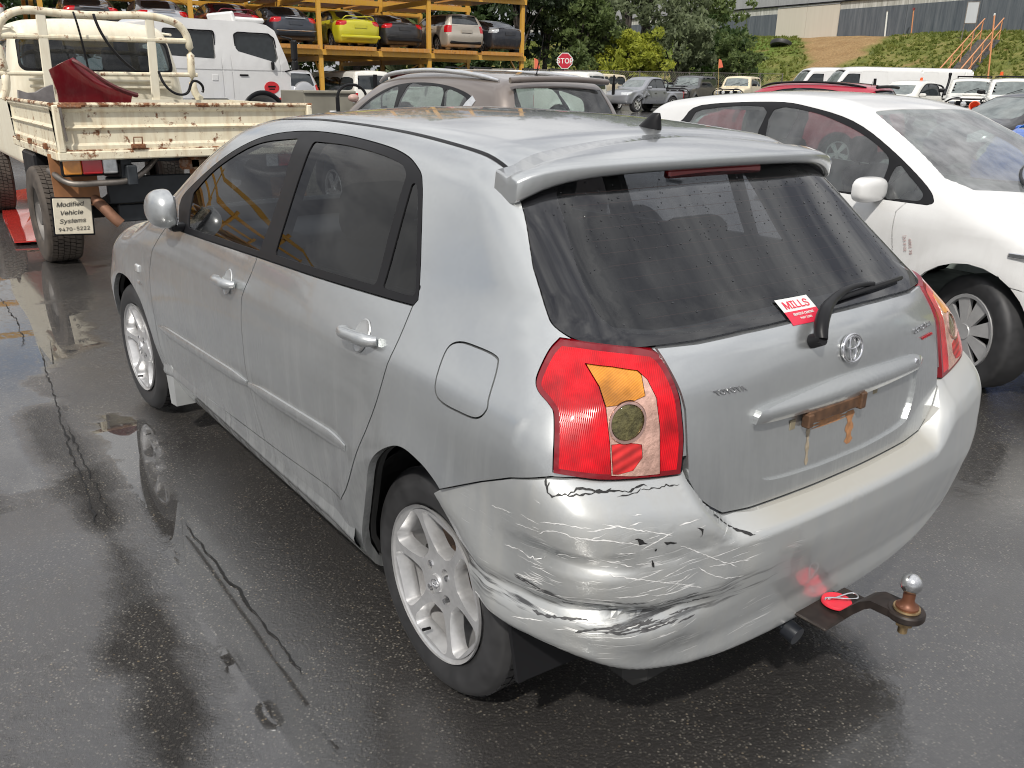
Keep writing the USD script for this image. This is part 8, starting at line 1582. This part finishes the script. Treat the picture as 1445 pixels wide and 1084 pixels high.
def bank():
    S, D = np.linspace(-30, 105, 270), np.linspace(-2.0, 31.0, 100); gs, gd = np.meshgrid(S, D, indexing='ij'); XY = W0 + gs[..., None] * WD + gd[..., None] * WN
    V = np.stack([XY[..., 0], XY[..., 1], bank_z(XY[..., 0], XY[..., 1])], -1).reshape(-1, 3); ni, nj = gs.shape; i, j = np.meshgrid(np.arange(ni - 1), np.arange(nj - 1), indexing='ij'); a = (i * nj + j).ravel(); F = np.concatenate([np.stack([a, a + 1, a + nj + 1], 1), np.stack([a, a + nj + 1, a + nj], 1)])
    if np.cross(V[F[0, 1]] - V[F[0, 0]], V[F[0, 2]] - V[F[0, 0]])[2] < 0: F = F[:, ::-1]
    nz = meshkit.fbm(np.stack([V[:, 0] * .5, V[:, 1] * .5, V[:, 0] * 0], -1), 4, 3); d = shapely.distance(PATH, shapely.points(V[:, 0], V[:, 1])); wid = np.interp(V[:, 1], [-80, -72, -60], [5.2, 4.2, 1.6])
    soil = np.clip((wid + 2.2 * (nz - .5) - d) / .8, 0, 1); soil = np.maximum(soil, np.clip((nz - .66) / .08, 0, .6))
    s = (V[:, :2] - W0) @ WD; lush = np.clip((s - 22) / 6, 0, 1) * np.clip((52 - s) / 10, 0, 1)
    p = put('/World', 'grass_bank', V, F, bank_mat(), meshkit.arrays((V, F), True)[2]); m = UsdGeom.Mesh.Get(stage, p); pv = UsdGeom.PrimvarsAPI(m)
    pv.CreatePrimvar('soil', Sdf.ValueTypeNames.FloatArray, 'vertex').Set(Vt.FloatArray.FromNumpy(soil.astype(np.float32))); pv.CreatePrimvar('lush', Sdf.ValueTypeNames.FloatArray, 'vertex').Set(Vt.FloatArray.FromNumpy(lush.astype(np.float32)))
    say(m.GetPrim(), 'grassy bank with a bare sandy track running down it', None, None, 'structure')
    r = np.random.default_rng(5); n = 15000; s_, d_ = r.uniform(-12, 90, n), r.uniform(1.0, 28, n); xy = W0 + s_[:, None] * WD + d_[:, None] * WN
    on = shapely.distance(PATH, shapely.points(xy[:, 0], xy[:, 1])); keep = on > np.interp(xy[:, 1], [-80, -72, -60], [5.0, 4.0, 1.6]); xy = xy[keep]; z = bank_z(xy[:, 0], xy[:, 1]); cl = meshkit.fbm(np.column_stack([xy * .35, xy[:, 0] * 0]), 3, 9)
    Vs, Fs = [], []; k = 0
    for (x, y), zz, c in zip(xy, z, cl):
        hgt = .10 + .55 * max(0, c - .42) + r.uniform(0, .10)
        for b in range(4):
            a = r.uniform(0, 6.28); w = .05 + .12 * r.random(); t = r.normal(0, .14, 2); Vs += [(x + w * math.cos(a), y + w * math.sin(a), zz - .03), (x - w * math.cos(a), y - w * math.sin(a), zz - .03), (x + t[0], y + t[1], zz + hgt)]; Fs.append((k, k + 1, k + 2)); k += 3
    solo('grass', (np.array(Vs), np.array(Fs)), leaf_mat('bank_grass', [(.11, .145, .028), (.20, .215, .052), (.31, .275, .10)]), 'rough green and straw tufts of grass covering the bank', 'grass', None, 'stuff', False)
def bank_mat():
    n = {'g': ('geometry', {}), 'n': ('noise_texture', {'scale': .55, 'detail': 8, 'roughness': .68}), 'f': ('noise_texture', {'scale': 6, 'detail': 4, 'roughness': .7}), 'r': ('rgb_ramp', {'ramp': [(.32, (.095, .125, .026)), (.48, (.165, .18, .042)), (.62, (.25, .225, .075)), (.75, (.25, .19, .10))]}), 'l': ('attribute', {'attribute': 'lush'}), 's': ('attribute', {'attribute': 'soil'}),
         'lm': ('math', {'math_type': 'multiply', 'value2': .65}), 'c1': ('mix_color', {'b': (.085, .17, .018)}), 'sr': ('rgb_ramp', {'ramp': [(.3, (.28, .17, .075)), (.7, (.40, .27, .13))]}), 'c2': ('mix_color', {}), 'fm': ('map_range', {'from_min': .25, 'from_max': .75, 'to_min': .6, 'to_max': 1.35}), 'mul': ('mix_color', {'blend_type': 'multiply', 'fac': 1.0, 'use_clamp': False}), 'b': ('bump', {'strength': 1.0, 'distance': .25}), 'p': ('principled_bsdf', {'roughness': .9, 'specular_ior_level': .2})}
    return mat('bank_ground', n, [('g.position', 'n.vector'), ('g.position', 'f.vector'), ('n.fac', 'r.fac'), ('l.fac', 'lm.value1'), ('lm.value', 'c1.fac'), ('r.color', 'c1.a'), ('n.fac', 'sr.fac'), ('c1.result', 'c2.a'), ('sr.color', 'c2.b'), ('s.fac', 'c2.fac'), ('f.fac', 'fm.value'), ('c2.result', 'mul.a'), ('fm.result', 'mul.b'), ('mul.result', 'p.base_color'), ('f.fac', 'b.height'), ('b.normal', 'p.normal')])
def leaf_mat(name, cols, trans=.45):
    n = {'g': ('geometry', {}), 'r': ('rgb_ramp', {'ramp': [(k / max(len(cols) - 1, 1), c) for k, c in enumerate(cols)]}), 'n': ('noise_texture', {'scale': .9, 'detail': 3}), 'a': ('math', {'math_type': 'multiply_add', 'value2': .5}), 'nm': ('map_range', {'from_min': .3, 'from_max': .7, 'to_min': 0, 'to_max': .5, 'clamp': True}),
         'd': ('principled_bsdf', {'roughness': .55, 'specular_ior_level': .3}), 't': ('translucent_bsdf', {}), 'm': ('mix_closure', {'fac': trans})}
    return mat(name, n, [('g.random_per_island', 'a.value1'), ('g.position', 'n.vector'), ('n.fac', 'nm.value'), ('nm.result', 'a.value3'), ('a.value', 'r.fac'), ('r.color', 'd.base_color'), ('r.color', 't.color'), ('d.BSDF', 'm.closure1'), ('t.BSDF', 'm.closure2')], 'm.closure')
def shed():
    S = thing('warehouse', 'long grey concrete-panel warehouse standing on top of the grass bank', 'building', (0, 0, 0)); zb = 5.2
    def slab(s0, s1, z0, z1, off, th): 
        a = W0 + WD * s0 + WN * off; b = W0 + WD * s1 + WN * off; c = b - WN * th; d = a - WN * th; m = trimesh.creation.extrude_polygon(Polygon([a, b, c, d]), z1 - z0); return m.apply_translation([0, 0, z0])
    dk = wall_mat('slate_cladding', (.082, .095, .110), .04, True); cr = wall_mat('cream_panel', (.50, .46, .39), .05, False); lt = wall_mat('pale_cladding', (.27, .275, .28), .03, True); st = wall_mat('stained_strip', (.38, .38, .35), .17, True)
    s = -340.000; k = 0
    edges = [-34, -27, -20, -13, -6, 1, 8, 15, 22, 29.4, 33.4, 37.3, 42, 47, 54, 61, 68, 75, 82, 89]
    for a, b in zip(edges[:-1], edges[1:]):
        cream = 29 < a < 34; part(S, 'wall_panel', slab(a + .02, b - .02, zb - 1.2, 9.45 if cream else 8.95, .06 if cream else 0, .25), cr if cream else dk, False, 'plain cream wall panel' if cream else None)
        if not cream: part(S, 'stained_panel', slab(a + .02, b - .02, 8.95, 9.70, -.02, .22), st, False)
        part(S, 'upper_panel', slab(a + .02, b - .02, 9.72 if not cream else 9.47, 13.2, .10, .3), lt, False)
    part(S, 'rear_shell', slab(-34, 89, zb - 1, 13.0, -.4, 30.0), lt, False); part(S, 'ledge', slab(-34, 89, 9.62, 9.74, .16, .2), M_black, False)
def wall_mat(name, c, vary, streak):
    c = np.asarray(c, float); n = {'g': ('geometry', {}), 'm': ('mapping', {'scale': (2.2, 2.2, .16)}), 's': ('noise_texture', {'scale': 1.6, 'detail': 6, 'roughness': .7}), 'r': ('rgb_ramp', {'ramp': [(.30, tuple(np.clip(c - vary * (1 if streak else .4), .01, 1))), (.70, tuple(np.clip(c + vary * (1 if streak else .4), .01, 1)))]}), 'w': ('wave_texture', {'wave_type': 'bands', 'bands_direction': 'x', 'scale': 1.6, 'profile': 'saw'}), 'b': ('bump', {'strength': .5 if streak else 0.0, 'distance': .03}), 'p': ('principled_bsdf', {'roughness': .75})}
    return mat(name, n, [('g.position', 'm.vector'), ('m.vector', 's.vector'), ('s.fac', 'r.fac'), ('r.color', 'p.base_color'), ('g.position', 'w.vector'), ('w.fac', 'b.height'), ('b.normal', 'p.normal')])
def stairs():
    St = thing('bank_stairs', 'steel stairs with orange handrails climbing the grass bank', 'stairs', (0, 0, 0)); A, B = np.array([25.3, -52.6]), np.array([28.9, -65.6]); og = rusty('handrail_orange', (.55, .22, .09), .5, .58); dirn = (B - A) / np.linalg.norm(B - A); nrm = np.array([-dirn[1], dirn[0]])
    N = 20; z0, z1 = float(bank_z(*A)) + .1, float(bank_z(*B)) + .35
    def at(t, side, h): p = A + (B - A) * t + nrm * side; return np.array([p[0], p[1], z0 + (z1 - z0) * t + h])
    for k in range(N): t = (k + .5) / N; part(St, 'tread', obar(at(t, -.55, 0), at(t, .55, 0), .30, .06), M_steel, False)
    for s in (-.62, .62):
        part(St, 'stringer', obar(at(-.02, s, -.08), at(1.02, s, -.08), .07, .22), M_chassis, False); part(St, 'handrail', rod(at(-.04, s, 1.15), at(1.06, s, 1.25), .045, 8), og); part(St, 'middle_rail', rod(at(0, s, .45), at(1.04, s, .55), .035, 8), og)
        for t in np.linspace(.02, 1.03, 6): part(St, 'rail_post', rod(at(t, s, -.1), at(t, s, 1.17), .04, 8), og)
    Sg = thing('sign_board', 'pale upright sign board on legs at the top of the orange stairs', 'sign', (31.4, -67.6, float(bank_z(31.4, -67.6)) - .1)); a = math.radians(115)
    part(Sg, 'board', place(bx((0, 0, 2.0), (.05, .75, 1.45), .01), rot=(0, 0, a)), wall_mat('pale_board', (.42, .44, .46), .05, False)); part(Sg, 'frame', [place(bx((0, y, 1.35), (.06, .06, 2.75)), rot=(0, 0, a)) for y in (.40, -.40)] + [place(bx((0, 0, z), (.06, .86, .05)), rot=(0, 0, a)) for z in (2.74, 1.26)], M_steel, False)
    P = thing('marker_post', 'short white marker post standing in the grass of the bank', 'post', (42.8, -75.4, float(bank_z(42.8, -75.4)))); part(P, 'post', rod((0, 0, -.2), (.12, 0, 2.1), .07), M_plate); part(P, 'cap', rod((.12, 0, 2.1), (.121, 0, 2.16), .09), M_steel)
    P = thing('marker_post', 'orange marker post on the bank right of the white one', 'post', (40.4, -75.6, float(bank_z(40.4, -75.6)))); part(P, 'post', rod((0, 0, -.2), (.15, 0, 2.2), .05), og); part(P, 'cap', bx((.15, 0, 2.3), (.1, .25, .2)), plain('maroon_cap', (.2, .04, .04), .6))
    P = thing('marker_post', 'thin leaning orange pole on the bank behind the white four-wheel drives', 'post', (16.6, -40.6, float(gz(16.6, -40.6)))); part(P, 'post', rod((0, 0, 0), (.5, -.2, 4.6), .035), og); part(P, 'cap', bx((.5, -.2, 4.62), (.06, .06, .12)), M_plate)
    T = thing('dumped_tyre', 'black tyre with white rim lying on the grass bank', 'tyre', (48.7, -68.3, float(bank_z(48.7, -68.3)) + .1)); part(T, 'tyre', place(lathe([(.35, .22), (.62, .26), (.95, .18), (1.0, 0), (.95, -.18), (.5, -.2)], 28, 'z'), rot=(.35, .1, 0)), M_rubber, 50); part(T, 'rim', place(lathe([(0, .05), (.36, .12), (.36, -.1)], 24, 'z'), rot=(.35, .1, 0)), M_plate)
def fence():
    Fn = thing('chain_link_fence', 'dark chain-link fence on thin steel posts in front of the trees', 'fence', (0, 0, 0)); A, B = np.array([38.5, -27.0]), np.array([33.0, -47.5]); n = 13; L = np.linalg.norm(B - A)
    P = [A + (B - A) * t for t in np.linspace(0, 1, n)]
    for p in P: z = float(gz(*p)); part(Fn, 'fence_post', rod((p[0], p[1], z), (p[0], p[1], z + 2.1), .035, 8), M_steel)
    for h in (2.05, .12): part(Fn, 'rail', tube([(p[0], p[1], float(gz(*p)) + h) for p in P], .022, 6), M_steel)
    wires = []
    for t in np.arange(0, L - .01, .16):
        for s in (-1, 1):
            a, b = t, t + s * 1.9
            a_, b_ = max(0, min(L, a)), max(0, min(L, b)); z = float(gz(*A)); f0, f1 = (a_ - a) / (b - a), (b_ - a) / (b - a); q = lambda u_, f_: (*(A + (B - A) * u_ / L), z + .12 + 1.93 * f_); p0, p1 = np.array(q(a_, f0)), np.array(q(b_, f1)); 
            if np.linalg.norm(p1 - p0) > .2: wires.append(obar(p0, p1, .006, .006))
    p = part(Fn, 'wire_mesh', wires, M_steel, False); stage.GetPrimAtPath(p).SetCustomDataByKey('kind', 'stuff')
def tree(name, label, x, y, h, r, cols, n, seed, base=.25, trunk=.16, lean=(0, 0), group=None, leaf=.20, cat='tree', squash=1.0, droop=0.0, zb=None, lobes=9):
    """trunk and limbs that fork into the crown, leaves in clumps round the limb ends"""
    R = np.random.default_rng(seed); z0 = float(gz(x, y)) if zb is None else zb; T = thing(name, label, cat, (x, y, z0), 0, group); segs = []; ends = []
    top = np.array([lean[0], lean[1], h * (base + .25)]); K = 5; pts = [np.array([lean[0] * (k / K) ** 1.5, lean[1] * (k / K) ** 1.5, top[2] * k / K]) + R.normal(0, .05 * h / 10, 3) * [1, 1, 0] * (k > 0) for k in range(K + 1)]
    segs.append(tube(spline(pts, 4), np.interp(np.linspace(0, 1, 4 * K + 1), [0, .1, 1], [trunk * 1.35, trunk, trunk * .6]), 8))
    for k in range(lobes):
        a = 2 * np.pi * (k + R.uniform(-.3, .3)) / lobes * 2.0; st = pts[2 + k % 4]; rr = r * R.uniform(.35, .85); zz = h * (base + (1 - base) * R.uniform(.15, .92) ** .9); rr *= math.sqrt(max(.15, 1 - ((zz / h - base - .35 * (1 - base)) / (.75 * (1 - base))) ** 2))
        e = np.array([lean[0] + rr * math.cos(a), lean[1] + rr * math.sin(a), zz]); mid = (st + e) / 2 + [0, 0, .08 * h]; segs.append(tube(spline([st, mid, e], 5), np.linspace(trunk * .5, trunk * .12, 11), 6)); ends += [e, mid * .3 + e * .7]
    part(T, 'trunk', segs, bark(), 50)
    C = []; per = max(3, int(n / (len(ends) * 6)))
    for e in ends:
        for q in range(6):
            c = e + R.normal(0, 1, 3) * [r * .24, r * .24, h * .085 * squash]; c[2] = max(c[2], h * base * .5); rad = r * R.uniform(.10, .24); d = R.normal(0, 1, (per, 3)); d /= np.linalg.norm(d, axis=1, keepdims=True); C.append(c + d * rad * R.uniform(.4, 1.0, (per, 1)) ** .6 * [1, 1, .75] - [0, 0, droop * 0])
    C = np.concatenate(C); m = len(C); a = R.normal(0, 1, (m, 3)); a /= np.linalg.norm(a, axis=1, keepdims=True); b = np.cross(a, R.normal(0, 1, (m, 3))); b /= np.linalg.norm(b, axis=1, keepdims=True); s = leaf * R.uniform(.5, 1.25, (m, 1)); a[:, 2] -= droop; 
    V = np.stack([C - a * s, C + b * s * .45, C + a * s, C - b * s * .45], 1).reshape(-1, 3); q = np.arange(m) * 4; F = np.concatenate([np.stack([q, q + 1, q + 2], 1), np.stack([q, q + 2, q + 3], 1)])
    put(T, 'crown', V, F, leaf_mat('leaves_' + '_'.join(str(int(v * 1000)) for v in cols[1]), cols)); return T
def bark(): return plain('bark', (.050, .042, .036), .9, vary=.45, scale=5)
def trees():
    G = 'trees beyond the fence'; dk = [(0.032, 0.058, 0.019), (0.073, 0.113, 0.036), (0.155, 0.201, 0.073)]; md = [(0.066, 0.099, 0.030), (0.155, 0.201, 0.069), (0.301, 0.338, 0.136)]; gr = [(0.088, 0.109, 0.058), (0.192, 0.228, 0.119), (0.347, 0.374, 0.209)]; ye = [(0.201, 0.238, 0.030), (0.401, 0.420, 0.055), (0.420, 0.420, 0.128)]; pine = [(0.020, 0.035, 0.015), (0.047, 0.069, 0.027), (0.100, 0.131, 0.055)]
    t = tree
    t('dark_tree', 'tall dark feathery tree beside the right end of the rack', 44.6, -34.9, 11, 2.5, pine, 4600, 1, .08, .2, group=G, leaf=.26, droop=.4, lobes=16); t('dark_tree', 'second tall dark tree, close right of the first', 45.6, -37.9, 12, 2.4, pine, 4600, 2, .08, .22, group=G, leaf=.26, droop=.4, lobes=16)
    t('olive_tree', 'mid green tree behind the stop sign', 43.6, -39.3, 8.5, 2.6, md, 5200, 3, .12, group=G, lobes=13); t('yellow_bush', 'yellow-green rounded wattle bush in front of the dark trees', 40.6, -41.4, 4.6, 2.3, ye, 8000, 4, .05, .1, group=G, leaf=.16, squash=.9, lobes=14)
    t('gum_tree', 'gum tree with thick dark leaning trunk above the yellow bush', 45.3, -45.4, 12.5, 3.0, gr, 3200, 5, .42, .34, (1.0, -.6), group=G, leaf=.22, lobes=9); t('gum_tree', 'tall gum with forked dark trunk right of the leaning one', 46.0, -47.8, 13, 3.2, md, 3600, 6, .45, .36, (-.8, .5), group=G, leaf=.22, lobes=10)
    t('grey_gum', 'grey-green drooping gum right of the yellow bush', 39.6, -44.6, 7.6, 2.7, gr, 6500, 7, .10, .14, group=G, leaf=.2, droop=.35, lobes=14); t('dense_tree', 'dense dark green rounded tree before the warehouse', 40.6, -50.0, 5.9, 2.7, dk, 8500, 8, .05, .16, group=G, leaf=.2, lobes=15); t('round_tree', 'small round olive tree standing at the end of the bank', 35.3, -45.6, 4.3, 1.6, md, 6500, 9, .06, .1, group=G, leaf=.15, lobes=14)
    t('green_bush', 'bright green low bush under the dense dark tree', 37.9, -45.6, 2.3, 1.5, [(.03, .065, .008), (.06, .12, .014), (.10, .17, .03)], 4500, 10, .05, .06, group=G, leaf=.15, cat='bush', lobes=12); t('gum_tree', 'tall sparse gum reaching above the dense dark tree', 44.0, -52.5, 11.0, 2.8, md, 3800, 11, .45, .2, group=G, leaf=.22, lobes=9)
    k = 12
    labs = ['dark green tree rising behind the black sedan at the right end of the rack', 'olive tree behind the beige wagon on the rack', 'dark tree behind the black coupe on the rack', 'olive tree behind the yellow sedan on the rack', 'dark tree behind the slate grey sedan on the rack', 'green tree behind the dark red sedan on the rack', 'dark tree behind the pale silver sedan on the rack', 'green tree at the far left behind the rack']
    for i, (x, y) in enumerate(((47.5, -33.0), (49.0, -29.6), (50.5, -26.0), (51.5, -22.2), (52.5, -18.0), (53.5, -13.4), (54.5, -8.6), (55.5, -3.2))): t('bank_tree', labs[i], x, y, 8.5 + (i * 3 % 4), 3.2, (dk, md, gr)[i % 3], 6500, 20 + i, .04, .2, group='trees behind the rack', leaf=.28, lobes=15)
    t('gum_tree', 'grey gum filling the gap between the dark trees and the leaning trunk', 44.8, -42.2, 9.5, 2.6, gr, 4200, 40, .15, .2, group=G, leaf=.22, lobes=13)
# ------------------------------------------------------------------ build it all
ground(); cracks(); bank(); shed(); stairs(); fence(); trees()
rack(); rack_cars(); crew_truck(); ute(); ute_load(); yard_bits(); yard_cars(); silver_car()
